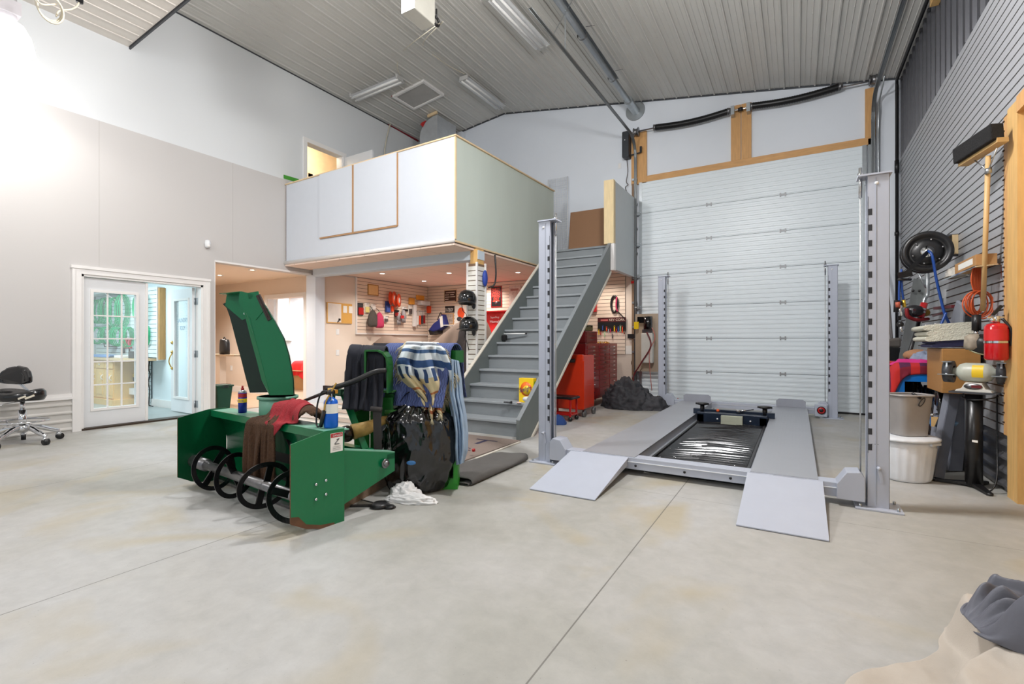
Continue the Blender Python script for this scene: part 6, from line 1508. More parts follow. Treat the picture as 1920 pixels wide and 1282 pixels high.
def sack(u0, v0, u1, v1, m_, lab, dx):
    a = onX((u0 + u1) / 2, v1, XL + .15 + dx); t_ = onX((u0 + u1) / 2, v0, XL + .15 + dx); h_ = t_.z - a.z; wd = abs(onX(u1, v1, XL + .15 + dx).y - onX(u0, v1, XL + .15 + dx).y) / 2
    o = thing('drawstring_bag', lab, 'bag', a)
    obj('body', B().loft([[(a.x + .09 * k * math.cos(t), a.y + wd * k * math.sin(t), a.z + h_ * f) for t in [2 * PI * i / 16 for i in range(16)]] for k, f in ((.6, 0), (.95, .05), (1.0, .25), (.92, .55), (.7, .8), (.3, .97), (.1, 1))]), m_, o, sub=1)
    obj('cord', B().tube([t_, t_ + Vector((-.05, 0, .06)), Vector((XL + .05, t_.y, t_.z + .09))], .006, 6), BLK, o)
sack(690, 581, 708, 613, mat('grey_bag_fabric', (74, 68, 62), .9, bump=.4, bscale=50), 'dark grey drawstring bag hanging on the left slatwall', 0); sack(704, 585, 719, 615, PNK, 'berry pink drawstring bag hanging beside the grey bag', .03)
pack('blister_pack', 720, 594, 727, 604, STEEL, 'small silver packet right of the pink bag', 'package')
pack('paint_tube', 723, 567, 731, 586, BLU, 'pair of blue tubes hanging left of the orange reels', 'tubes', back=BLU)
pack('blister_pack', 732, 568, 738, 585, ORG, 'white and orange packet below the orange reels', 'package')
def reel(u, v, r, lab):
    p = onX(u, v, XL + .1); o = thing('orange_reel', lab, 'reel', p); M = Matrix.Translation(p) @ Matrix.Rotation(.5, 4, 'Z') @ Matrix.Rotation(PI / 2, 4, 'Y')
    obj('spool', B().lathe([(r * .3, -.05), (r, -.05), (r, -.035), (r * .7, -.03), (r * .7, .03), (r, .035), (r, .05), (r * .3, .05)], M=M, n=30), ORG, o); obj('hub', B().lathe([(.001, .052), (r * .42, .052), (r * .42, .045)], M=M), PAPER, o)
reel(736, 559, .16, 'left of two orange reels on the slatwall'); reel(745, 563, .16, 'right of two orange reels, with white hub')
pack('blister_pack', 740, 583, 748, 594, RED, 'red and black packet under the orange reels', 'package', .08, back=BLK)
pack('blister_pack', 754, 577, 762, 585, BLK, 'black box with pale label right of the orange reels', 'package', .07)
o = thing('grey_glove_bundle', 'pair of grey work gloves with red label on the slatwall', 'gloves', onX(753, 603, XL + .12))
for u, v in ((748, 594), (757, 590)):
    p = onX(u, v, XL + .1); b = B().ball(p, .04, .07, .12).ball(p + Vector((0, .06, -.05)), .025, .03, .06)
    for k in range(4): b.cyl(p + Vector((0, -.045 + .03 * k, -.08)), p + Vector((0, -.05 + .034 * k, -.19)), .017, .012, 8)
    obj('glove', b, mat('glove_grey', (150, 146, 148), .8, var=.15), o)
obj('label', bx(*flatL(751, 591, 757, 597, .01, XL + .16)), RED, o)
pack('blister_pack', 766, 574, 772, 590, STEEL, 'tall silver packet left of the white edging strip', 'package')
obj_ = tag(obj('white_post_strip', bx(*flatL(773, 572, 778, 612, .06, XL + .03)), TRIM), 'tall white strip hanging in the middle of the left slatwall', 'strip')
for (u0, v0, u1, v1, m_, lab) in ((766, 558, 776, 571, KRF, 'orange kraft envelope left of the larger one'), (780, 553, 794, 563, KRF, 'larger orange kraft envelope high near the loft corner')):
    tag(obj('kraft_envelope', bx(*flatL(u0, v0, u1, v1, .03, XL + .03)), m_), lab, 'envelope')
tag(obj('white_tray', bx(*flatL(782, 564, 798, 573, .16, XL + .03)), WHT, bevel=.01), 'white tray projecting from the slatwall under the kraft envelope', 'tray')
pack('blister_pack', 799, 568, 807, 588, ORG, 'orange topped card of parts nearest the wall corner', 'package', .1)
for k, (u, c) in enumerate(((776, YEL), (780, PAPER), (785, ORG), (789, DKG), (793, RED))):
    pack('sealant_tube', u, 585 - (k > 1) * 1, u + 3, 611 - k, c, ['yellow', 'white', 'orange', 'dark grey', 'red'][k] + ' sealant tube hanging in the row near the corner', 'tube', .04)
# back wall of the workshop
x = flatB(833, 544, 857, 566); o = thing('wall_plaque', 'dark brown plaque with pale lines of lettering', 'plaque', (x[0], x[2], x[4]))
obj('frame', bx(*x), mat('plaque_tan', (206, 178, 144), .5), o); xi = inset(x, 'y', .02, .003); obj('face', bx(*xi), mat('plaque_brown', (62, 38, 30), .5), o)
t_ = B()
for k, (a0_, a1_) in enumerate(((.12, .88), (.05, .4), (.05, .45), (.05, .35), (.05, .9), (.5, .8), (.5, .92))):
    zz_ = xi[5] - .05 - .055 * min(k, 4) if k < 5 else xi[5] - .05 - .055 * (k - 4); t_.box(xi[0] + (xi[1] - xi[0]) * a0_, xi[0] + (xi[1] - xi[0]) * a1_, xi[2] - .003, xi[2], zz_ - .01, zz_ + .008)
obj('pale_lines', t_, mat('pale_letters', (220, 206, 190), .5), o)
x = flatB(835, 574, 852, 585); o = thing('number_plate', 'black licence plate lettered in white on the back wall', 'plate', (x[0], x[2], x[4])); obj('plate', bx(*x), BLK, o); obj('lettering', B().text('FATBOY', (x[0] + .02, x[2] - .002, x[4] + .02), (1, 0, 0), (0, 0, 1), (x[5] - x[4]) * .55, .002, (x[1] - x[0]) * .85), PAPER, o)
x = flatB(828, 588, 851, 608); o = thing('framed_picture', 'small framed sepia picture under the licence plate', 'picture', (x[0], x[2], x[4])); obj('frame', bx(*x), WOODX, o)
pm = mat('sepia_print', (176, 160, 146), .5, var=.45, vscale=18); obj('print', bx(*inset(x, 'y', .02, .003)), pm, o)
x = flatB(853, 573, 874, 605); o = thing('orange_poster', 'pale poster with orange splash behind the upper helmet', 'poster', (x[0], x[2], x[4])); obj('sheet', bx(x[0], x[1], x[3] - .004, x[3], x[4], x[5]), PAPER, o)
obj('orange_print', B().ball(((x[0] + x[1]) / 2 + .02, x[3] - .005, (x[4] + x[5]) / 2 + .03), .11, .002, .14), ORG, o); obj('dark_print', B().ball(((x[0] + x[1]) / 2 - .03, x[3] - .006, x[4] + .1), .08, .002, .06), DKG, o)
x = flatB(921, 537, 941, 575); o = thing('parking_sign', 'tall red and black parking sign with red letters and arrow', 'sign', (x[0], x[2], x[4])); obj('plate', bx(*x), RED, o); xi = inset(x, 'y', .015, .002); obj('black_field', bx(*xi), BLK, o)
t_ = B(); hh = xi[5] - xi[4]
for k, s_ in enumerate(('HARLEY-', 'DAVIDSON', 'PARKING', 'ONLY')): t_.text(s_, (xi[0] + (.02 if k < 3 else .06), xi[2] - .002, xi[5] - .1 - .105 * k * hh / .66), (1, 0, 0), (0, 0, 1), .07, .002, (xi[1] - xi[0]) * (.86 if k < 3 else .6))
t_.bar((xi[0] + .04, xi[2] - .003, xi[4] + hh * .27), (xi[1] - .04, xi[2] - .003, xi[4] + hh * .27), .002, .02)
obj('lettering', t_, mat('sign_letter_red', (240, 70, 50), .5), o); obj('round_emblem', B().lathe([(.001, .002), (.04, .002), (.04, 0)], M=Matrix.Translation(((xi[0] + xi[1]) / 2, xi[2], xi[4] + .09)) @ Matrix.Rotation(PI / 2, 4, 'X')), STEEL, o)
x = flatB(955, 536, 977, 572); o = thing('tin_sign', 'faded white tin sign with sketchy print beside the stairs', 'sign', (x[0], x[2], x[4])); obj('plate', bx(*x), mat('faded_tin', (214, 200, 190), .5, var=.25, vscale=14), o)
obj('faded_band', B().box(x[0] + .04, x[1] - .06, x[2] - .003, x[2], x[5] - .12, x[5] - .07), mat('faded_red', (176, 130, 120), .5), o)
# shelf, blue gym bag
o = thing('wall_shelf', 'white shelf on the back wall half hidden by the grey cover', 'shelf', onY(850, 610, 9.6)); a = onY(836, 609, 9.55); c = onY(885, 609, 9.55); obj('board', bx(a.x, c.x, 9.45, YB - .04, a.z - .02, a.z), TRIM, o); obj('lower_board', bx(a.x, c.x, 9.5, YB - .04, a.z - .2, a.z - .18), DKG, o)
p = onY(818, 610, 9.6); o = thing('sports_bag', 'blue sports bag with white stripe hanging in the workshop corner', 'bag', p)
cs = [(828, 588), (834, 610), (820, 620), (806, 624), (803, 618), (812, 606), (820, 600)]
obj('body', B().prism([onY(u, v, 9.6) for u, v in cs], (0, .2, 0)), mat('bag_navy', (36, 46, 120), .7), o, bevel=.03); obj('stripe', B().prism([onY(u, v, 9.595) for u, v in ((824, 594), (829, 592), (831, 612), (826, 614))], (0, .01, 0)), PAPER, o); obj('dark_base', B().prism([onY(u, v, 9.58) for u, v in ((803, 618), (812, 622), (820, 619), (820, 624), (806, 628))], (0, .22, 0)), BLK, o); obj('handle', B().tube(smoothpath([onY(820, 600, 9.7), onY(826, 586, 9.78), onY(829, 592, 9.7)], 4), .012, 6), BLK, o)
# red tool chest with open lid
a = onY(908, 636, 9.55); c = onY(962, 582, 9.55); o = thing('tool_chest', 'bright red tool chest with white lettered lid standing open behind the column', 'tool chest', (a.x, 9.4, 0))
RB = mat('bright_red_chest', (214, 34, 38), .35, coat=.3)
x0, x1 = onY(885, 600, 9.6).x, c.x + .1
obj('lid', B().prism([(x0, 9.62, a.z + .05), (x1, 9.62, a.z + .05), (x1, 9.7, c.z), (x0, 9.7, c.z)], (0, .02, 0)), RB, o); obj('lid_rim', bx(x0, x1, 9.6, 9.72, c.z - .01, c.z + .015), RB, o)
obj('body', bx(x0, x1, 9.3, 9.75, .1, a.z), RB, o, bevel=.01)
for k in range(6): z_ = .18 + k * .17; obj('drawer', bx(x0 + .03, x1 - .03, 9.285, 9.3, z_, z_ + .15), RB, o, bevel=.004); obj('drawer_pull', bx(x0 + .05, x1 - .05, 9.27, 9.285, z_ + .12, z_ + .135), CHROME, o)
tx = B(); u0 = onY(918, 600, 9.63)
tx.text('SuperShop', onY(920, 596.5, 9.63), (1, 0, 0), (0, 0, 1), .045, .004, .24); tx.text('Homak', onY(919, 605, 9.63), (1, 0, 0), (0, 0, 1), .06, .004, .28)
obj('lettering', tx, WHT, o)
# vehicle cover
CVR = mat('taupe_vehicle_cover', (128, 110, 98), .75, var=.05, vscale=6)
crest = [onY(u, v, 8.0) for u, v in ((676, 722), (694, 684), (706, 650), (722, 630), (740, 633), (762, 643), (790, 647), (820, 640), (850, 620), (880, 596), (903, 600), (922, 636), (934, 700))]
NXc = 110; X = np.zeros((NXc, 40, 3))
for i in range(NXc):
    t = i / (NXc - 1) * (len(crest) - 1); k = min(len(crest) - 2, int(t)); p = crest[k].lerp(crest[k + 1], t - k)
    for j in range(40):
        q = j / 39; a_ = (q - .55) / .55; zc = p.z
        if a_ < 0: z = zc * (1 - abs(a_) ** 2.2) + .02; y = 8.0 - .55 * abs(a_) ** .8 - .1 * abs(a_)
        else: z = zc * (1 - .6 * a_ ** 2.2) + .02; y = 8.0 + .6 * a_
        w2 = min(1, 1.6 * abs(a_)); fo = .05 * math.sin(i * .32 + 3 * q) + .03 * math.sin(i * .71 - 6 * q)
        X[i, j] = (max(XL + .07, p.x + .04 * math.sin(5 * q + i * .2)), y - fo * w2 - .05 * mnoise.noise(Vector((i * .09, q * 4, 2))), max(.012, z + .03 * mnoise.noise(Vector((i * .07, q * 5, 8))) + .05 * math.sin(PI * (t - k)) * 0))
tag(cloth_obj('vehicle_cover', X, CVR, thick=.006, sub=0), 'taupe fabric cover draped over a parked motorcycle under the loft', 'cover')
p = onY(895, 690, 7.5); tag(obj('dark_cover', heap(p.x + .12, 7.05, .36, .22, 1.0, 9, n=60), mat('charcoal_cover', (56, 48, 48), .7, bump=.2, bscale=12)), 'dark charcoal covered bulk behind the slatted column', 'cover')
# right of the stairs: tool cabinet, cart, stool
o = thing('tool_cabinet', 'wide dark red tool cabinet with three columns of drawers behind the stairs', 'tool cabinet', (-3.4, 8.8, 0)); DR = mat('dark_red_cabinet', (140, 20, 24), .3, var=.06, coat=.3)
X0, X1, Y0, Y1, Z0, Z1 = -3.72, -3.2, 8.0, 9.72, .15, 1.17
obj('body', bx(X0, X1, Y0, Y1, Z0, Z1), DR, o, bevel=.008)
cols = [(8.05, 8.62, 10), (8.65, 9.2, 10), (9.23, 9.68, 10)]
for y0, y1, n_ in cols:
    hs_ = [.07] * 3 + [.08] * 3 + [.1] * 2 + [.14, .15]; z_ = Z1 - .03
    for h_ in hs_:
        z_ -= h_
        if z_ < Z0 + .01: break
        dd = obj('drawer', bx(X1, X1 + .012, y0, y1, z_ + .006, z_ + h_ - .006), DR, o, bevel=.004); obj('drawer_pull', bx(X1 + .012, X1 + .03, (y0 + y1) / 2 - .05, (y0 + y1) / 2 + .05, z_ + h_ * .5, z_ + h_ * .5 + .014), CHROME, dd)
for y in (8.1, 9.6):
    for x in (X0 + .08, X1 - .08): obj('caster', B().cyl((x - .02, y, .06), (x + .02, y, .06), .06).box(x - .03, x + .03, y - .03, y + .03, .1, .15), STEEL, o)
obj('side_handle', B().tube([(X0 + .1, Y0, .95), (X0 + .1, Y0 - .06, .95), (X1 - .1, Y0 - .06, .95), (X1 - .1, Y0, .95)], .012), CHROME, o)
o = thing('top_chest', 'small dark red tool chest sitting on the wide tool cabinet', 'tool chest', (-3.45, 8.5, 1.172)); obj('body', bx(-3.68, -3.27, 8.15, 8.75, 1.172, 1.4), DR, o, bevel=.008)
for k in range(3): dd = obj('drawer', bx(-3.27, -3.26, 8.18, 8.72, 1.185 + .07 * k, 1.245 + .07 * k), DR, o); obj('drawer_pull', bx(-3.26, -3.25, 8.3, 8.6, 1.235 + .07 * k, 1.243 + .07 * k), CHROME, dd)
q_ = thing('olive_case', 'olive green tool case on top of the small red chest', 'case', (-3.4, 8.5, 1.402)); obj('body', bx(-3.56, -3.3, 8.2, 8.62, 1.402, 1.52), mat('olive', (120, 112, 66), .6), q_, bevel=.02); obj('handle', B().tube(smoothpath([(-3.3, 8.3, 1.48), (-3.27, 8.35, 1.5), (-3.27, 8.47, 1.5), (-3.3, 8.52, 1.48)], 3), .008, 6), BLK, q_)
tag(obj('tool_clutter', B().ball((-3.5, 8.35, 1.56), .08, .12, .05).cyl((-3.45, 8.3, 1.56), (-3.4, 8.3, 1.7), .015).cyl((-3.55, 8.5, 1.55), (-3.5, 8.52, 1.66), .02), BLK), 'black cable and tools heaped on the olive case', 'tools')
for k in range(6): tag(obj('brass_fitting', B().cyl((-3.35 + .02 * k, 8.85 + .1 * k, 1.176), (-3.33, 8.9 + .1 * k, 1.2), .012 + .003 * (k % 3)), BRASS), ['first', 'second', 'third', 'fourth', 'fifth', 'sixth'][k] + ' brass fitting from the small chest along the cabinet top', 'fitting', 'fittings on the tool cabinet')
ORR = mat('orange_red_enamel', (206, 52, 18), .35, var=.05, coat=.3)
o = thing('tool_cart', 'orange red steel tool cart standing under the stairs', 'cart', (-3.2, 7.4, 0))
obj('side_panel', bx(-3.55, -2.92, 7.2, 7.24, .12, 1.0), ORR, o, bevel=.015); obj('body', bx(-3.55, -2.95, 7.24, 7.75, .12, .98), ORR, o, bevel=.01); obj('lower_drawer', bx(-2.95, -2.94, 7.26, 7.72, .16, .5), ORR, o); obj('corner_post', bx(-2.94, -2.9, 7.18, 7.26, .14, .9), ORR, o)
obj('handle_grip', B().tube([(-3.3, 7.16, .9), (-3.05, 7.16, .9)], .03), BLK, o)
for y in (7.28, 7.7): obj('caster', B().cyl((-2.96, y, .055), (-2.92, y, .055), .055), STEEL, o)
o = thing('work_stool', 'low red mechanic stool with black padded seat beside the cart', 'stool', (-3.1, 6.9, 0)); sx0, sx1, sy0, sy1 = -3.32, -2.9, 6.72, 7.02
obj('seat', bx(sx0, sx1, sy0, sy1, .33, .37), BLK, o, bevel=.015); obj('tray', bx(sx0 + .03, sx1 - .03, sy0 + .02, sy1 - .02, .09, .11), RED, o)
for x, y in ((sx0 + .05, sy0 + .03), (sx1 - .05, sy0 + .03), (sx0 + .05, sy1 - .03), (sx1 - .05, sy1 - .03)): obj('leg', bx(x - .012, x + .012, y - .012, y + .012, .07, .33), RED, o); obj('caster', B().ball((x, y, .035), .034), BLK, o)
p = fl(1048, 795); tag(obj('blue_rag', heap(p.x, p.y, .1, .08, .1, 21, n=30, m=10), mat('rag_blue', (40, 70, 130), .9)), 'small blue rag on the floor behind the front left lift post', 'rag')
# key board with keys
x = flatB(1121, 596, 1174, 603); o = thing('key_rack', 'dark key rack sign with rows of hanging keys and tags', 'key rack', (x[0], x[2], x[4] - .3))
obj('header', bx(*x), mat('rack_maroon', (76, 20, 24), .5), o); z2 = onY(1150, 621, YB).z; obj('back_board', bx(x[0], x[1], x[3] - .01, x[3], z2, x[4]), BLK, o)
tx = B(); hh = x[5] - x[4]; tx.text('KEY CORK', (x[0] + (x[1] - x[0]) * .42, x[2] - .003, x[4] + hh * .25), (1, 0, 0), (0, 0, 1), hh * .5, .002, (x[1] - x[0]) * .54); obj('lettering', tx, mat('cream_letters', (226, 210, 190), .5), o)
tx = B(); tx.box(x[0] + .07, x[0] + (x[1] - x[0]) * .37, x[2] - .004, x[2], x[4] + hh * .3, x[4] + hh * .62); obj('red_band', tx, mat('pale_red_letters', (206, 110, 110), .5), o)
kc = [YEL, RED, BLU, GRN, ORG, CHROME, PNK, STEEL]
for k in range(14):
    xx = x[0] + .03 + (x[1] - x[0] - .06) * k / 13; zz = z2 + random.uniform(-.02, .12); L__ = random.uniform(.06, .12)
    tag(obj('key_ring', B().tube([(xx + .014 * math.cos(t), x[2] - .01, zz + .014 * math.sin(t)) for t in [2 * PI * i / 10 for i in range(10)]], .002, 4, closed=True).box(xx - .011, xx + .011, x[2] - .014, x[2] - .008, zz - L__ - .014, zz - .014).cyl((xx, x[2] - .011, zz - .014), (xx + .012, x[2] - .011, zz - .014 - L__ * .8), .005, n=6), kc[k % 8]), f'key ring number {["one", "two", "three", "four", "five", "six", "seven", "eight", "nine", "ten", "eleven", "twelve", "thirteen", "fourteen"][k]} from the left on the key rack', 'keys', 'keys on the key rack')
x = flatB(1108, 561, 1120, 585, .06); o = thing('red_first_aid_tin', 'red tin box with yellow spots on the back slatwall', 'tin', (x[0], x[2], x[4])); obj('body', bx(*x), RED, o, bevel=.01); obj('yellow_spots', B().ball(((x[0] + x[1]) / 2, x[2], x[4] + .1), .03, .004, .03).ball(((x[0] + x[1]) / 2 - .03, x[2], x[4] + .17), .03, .004, .03), YEL, o)
p = onY(1152, 570, 9.79); tag(obj('cable_bundle', B().tube([(p.x + .07 * math.cos(t), 9.79, p.z + .17 * math.sin(t)) for t in [2 * PI * i / 18 for i in range(18)]], .022, 7, closed=True).tube(smoothpath([(p.x + .03, 9.79, p.z - .12), onY(1163, 588, 9.79), onY(1172, 598, 9.79)], 5), .009, 6), BLK), 'black looped cable hanging on the back slatwall', 'cable')
tag(obj('pink_lead', B().tube(smoothpath([(p.x + .06, 9.76, p.z + .14), (p.x + .05, 9.75, p.z - .05), (p.x + .08, 9.75, p.z - .16)], 4), .016, 6), PNK), 'pink lead looped over the black cable on the back slatwall', 'cable')
x = flatB(1178, 626, 1194, 634, .05, YB - .03); tag(obj('wall_box', bx(*x), BLK), 'small black box fixed beside the overhead door jamb', 'box')
x = flatB(1173, 648, 1190, 664, .004, YB - .014); tag(obj('paper_note', bx(*x), PAPER), 'blank paper sheet pinned low on the wall beside the key rack', 'paper')
p = onY(1187, 680, YB - .03); tag(obj('leather_tag', B().ball(p, .04, .01, .07), mat('tag_brown', (80, 58, 44), .7)), 'brown leather tag hanging under the paper sheet', 'tag')
x = flatB(1184, 527, 1193, 531, .03, YB - .03); tag(obj('red_lever', bx(*x), RED), 'small red lever high beside the door track', 'lever')
# dark tarp pile
DT = mat('charcoal_tarp', (52, 53, 58), .7, var=.12, vscale=5, bump=.15, bscale=20)
t_ = thing('tarp_pile', 'crumpled charcoal tarp heaped on the floor beside the back left lift post', 'tarp', (-2.5, 8.55, 0))
obj('main_heap', heap(-2.72, 8.72, .40, .34, .38, 4.3, n=110, m=40), DT, t_); obj('side_heap', heap(-2.32, 8.72, .28, .22, .22, 8.7, n=70, m=24), DT, t_)

# ================================================================== left: saddle stool
p = onD(42, 641, 5.72); sx_, sy_ = p.x, p.y
sc = math.hypot(sx_, sy_) / 8.6
o = thing('saddle_stool', 'black saddle stool with chrome five star base beside the left wall', 'stool', (sx_, sy_, 0))
dS_ = sx_ * FWD[0] + sy_ * FWD[1]; pxm = dS_ / FPX
def zof(v): return EYE - (v - 641) * pxm
C0 = Vector((sx_, sy_, 0)); rl = Vector((RGT[0], RGT[1], 0)); fw_ = Vector((FWD[0], FWD[1], 0))
base = obj('base', B().ball(C0 + UP * .19, .075, .075, .06), CHROME, o)
for k in range(5):
    t = 2 * PI * k / 5 + .35; d = Vector((math.cos(t), math.sin(t), 0)); tip = C0 + d * .33
    obj('leg', B().tube(smoothpath([C0 + UP * .19, C0 + d * .12 + UP * .19, C0 + d * .24 + UP * .14, tip + UP * .105], 5), [.03] * 8 + [.028] * 4 + [.024] * 4), CHROME, o)
    cs = obj('caster', B().cyl(tip + Vector((-d.y, d.x, 0)) * .022 + UP * .038 + d * .01, tip - Vector((-d.y, d.x, 0)) * .022 + UP * .038 + d * .01, .038), BLK, o); obj('caster_fork', B().cyl(tip + UP * .06, tip + UP * .12, .014).ball(tip + UP * .07, .03, .03, .02), CHROME, cs)
obj('foot_ring', B().tube([C0 + Vector((.235 * math.cos(t), .235 * math.sin(t), .27)) for t in [2 * PI * i / 30 for i in range(30)]], .011, 8, closed=True).cyl(C0 + UP * .19 + Vector((.2, 0, 0)), C0 + Vector((.22, .0, .27)), .01).cyl(C0 + UP * .19 - Vector((.18, .08, 0)), C0 + Vector((-.22, -.08, .27)), .01), CHROME, o)
obj('gas_lift', B().cyl(C0 + UP * .18, C0 + UP * .40, .038).cyl(C0 + UP * .4, C0 + UP * .5, .022), CHROME, o)
zs_ = zof(745); zt2 = zof(730)
def seat(u, v):
    t = 2 * PI * u; r = math.sin(v * PI) if False else v
    return None
b = B()
NS = 40
def ringz(k, zz, dip): return [C0 + rl * (.235 * k * math.cos(t)) + fw_ * (.2 * k * math.sin(t) * (1 - .18 * math.cos(t))) + UP * (zz + dip * (math.cos(t) ** 2)) for t in [2 * PI * i / NS for i in range(NS)]]
b.loft([ringz(.5, zs_ - .035, .0), ringz(.92, zs_ - .03, .0), ringz(1.02, zs_ + .0, .02), ringz(1.0, zs_ + .045, .035), ringz(.9, zs_ + .062, .045), ringz(.6, zs_ + .04, .03), ringz(.2, zs_ + .03, .0)])
LEA = mat('black_leather', (16, 16, 18), .22, var=.1, coat=.3)
obj('seat', b, LEA, o); obj('seat_stripes', B().bar(C0 + rl * .17 - fw_ * .14 + UP * (zs_ + .0), C0 + rl * .22 - fw_ * .08 + UP * (zs_ + .035), .01, .02).bar(C0 + rl * .11 - fw_ * .16 + UP * (zs_ + .0), C0 + rl * .17 - fw_ * .13 + UP * (zs_ + .03), .01, .02), mat('cream_stripe', (214, 206, 190), .5), o)
zb0, zb1 = zof(718), zof(686)
b = B(); bc_ = C0 - rl * .14 + fw_ * .08
prof_ = [(-.19, 0), (-.19, .05), (-.16, .1), (-.1, .135), (0, .15), (.1, .135), (.16, .1), (.19, .05), (.19, 0), (.1, -.015), (0, -.02), (-.1, -.015)]
b.prism([bc_ + rl * x_ + UP * (zb0 + z_ * (zb1 - zb0) / .15) + fw_ * (.05 * (1 - (x_ / .19) ** 2)) for x_, z_ in prof_], fw_ * -.06)
obj('backrest', b, LEA, o, bevel=.02); obj('backrest_seam', B().tube([bc_ - fw_ * .072 + fw_ * (.05 * (1 - (x_ / .19) ** 2)) + rl * x_ + UP * (zb0 + .02 + z_ * (zb1 - zb0) / .15) for x_, z_ in [(.13 * math.cos(t), .09 * math.sin(t)) for t in [PI * i / 12 for i in range(13)]]], .005, 6), BLK, o)
obj('back_support', B().bar(bc_ + UP * (zb0 + .01) - fw_ * .0, C0 + fw_ * .15 + UP * (zs_ - .0), .05, .015).bar(bc_ + rl * .03 + UP * (zb0 + .01), C0 + rl * .0 + fw_ * .14 + UP * (zs_ + .0), .012, .012), CHROME, o)
obj('height_lever', B().tube([C0 + UP * (zs_ - .04), C0 - rl * .06 - fw_ * .16 + UP * (zs_ - .06), C0 - rl * .14 - fw_ * .2 + UP * (zs_ - .11)], .006, 6).ball(C0 - rl * .145 - fw_ * .2 + UP * (zs_ - .115), .014), CHROME, o)
for k, (x_, z_) in enumerate(((-.1, .13), (.02, .145), (.12, .11))): obj('stud', B().ball(bc_ + rl * x_ + UP * (zb0 + z_ * (zb1 - zb0) / .15) - fw_ * .03, .006), CHROME, o)

# ================================================================== right hand corner
# blue table
o = thing('blue_steel_table', 'blue steel frame table loaded with blankets in the right corner', 'table', (1.15, 7.0, 0)); BT = mat('bright_blue_steel', (0, 108, 190), .35)
tz = .85; TY = 6.55; a = onY(1674, 700, TY)
tz = onY(1690, 697, TY).z; X0 = a.x; X1_ = XR - .02; D_ = .9
obj('top_rail', B().box(X0, X1_, TY, TY + .05, tz - .1, tz).box(X0, X0 + .05, TY + .05, TY + D_, tz - .1, tz).box(X0, X1_, TY + D_ - .05, TY + D_, tz - .1, tz), BT, o)
obj('top_board', bx(X0 + .01, X1_, TY + .01, TY + D_, tz, tz + .015), BT, o)
for x, y in ((X0, TY), (X1_ - .07, TY), (X0, TY + D_ - .07), (X1_ - .07, TY + D_ - .07)): obj('leg', bx(x, x + .1, y, y + .06, 0, tz - .1), BT, o)
def T(u, v, y): return onY(u, v, y)
tpz = tz + .017
PL = mat('red_plaid_blanket', (150, 26, 40), .9, var=.05)
n, L, b = nodes(PL); tc = [x for x in n if x.type == 'TEX_COORD'][0]; sxn = n.new('ShaderNodeSeparateXYZ'); L.new(tc.outputs['Object'], sxn.inputs[0])
s1 = mathn(n, L, 'LESS_THAN', mathn(n, L, 'FRACT', mathn(n, L, 'MULTIPLY', sxn.outputs[0], 6)), .45); s2 = mathn(n, L, 'LESS_THAN', mathn(n, L, 'FRACT', mathn(n, L, 'MULTIPLY', sxn.outputs[1], 6)), .4)
L.new(mixc(mathn(n, L, 'MULTIPLY', s1, .7), mixc(mathn(n, L, 'MULTIPLY', s2, .6), (120, 24, 44), (40, 36, 80)), (214, 44, 30)), b.inputs['Base Color'])
X = drape(wavy((X0 - .3, TY - .08, tpz + .2), (.66, 0, 0), (0, .75, 0), 36, 36, UP, .01, 2), boxes=[(X0, X1_, TY, TY + D_, 0, tpz + .06)], steps=60, noise=.004, fric=.8)
tag(cloth_obj('plaid_blanket', X, PL, thick=.03), 'red and navy plaid blanket spread over the blue table', 'blanket')
tag(obj('magenta_cloth', heap(T(1715, 690, TY + .1).x, TY + .14, .2, .07, .05, 31, z0=tpz + .05, n=40, m=12), mat('magenta_cloth', (206, 50, 130), .9)), 'magenta cloth bunched on the plaid blanket', 'cloth')
p = T(1735, 684, TY + .2)
tag(obj('blue_towel', heap(p.x, TY + .24, .13, .1, .13, 33, z0=tpz + .03, n=50, m=16), mat('grey_blue_towel', (140, 150, 172), .9)), 'small blue grey towel bunched under the cream blanket', 'towel')
p = T(1730, 672, TY + .25); tag(obj('tan_cushion', B().ball((p.x - .02, TY + .4, p.z + .03), .13, .1, .07), mat('tan_suede', (170, 124, 90), .8)), 'tan cushion peeking out left of the folded cream blanket', 'cushion')
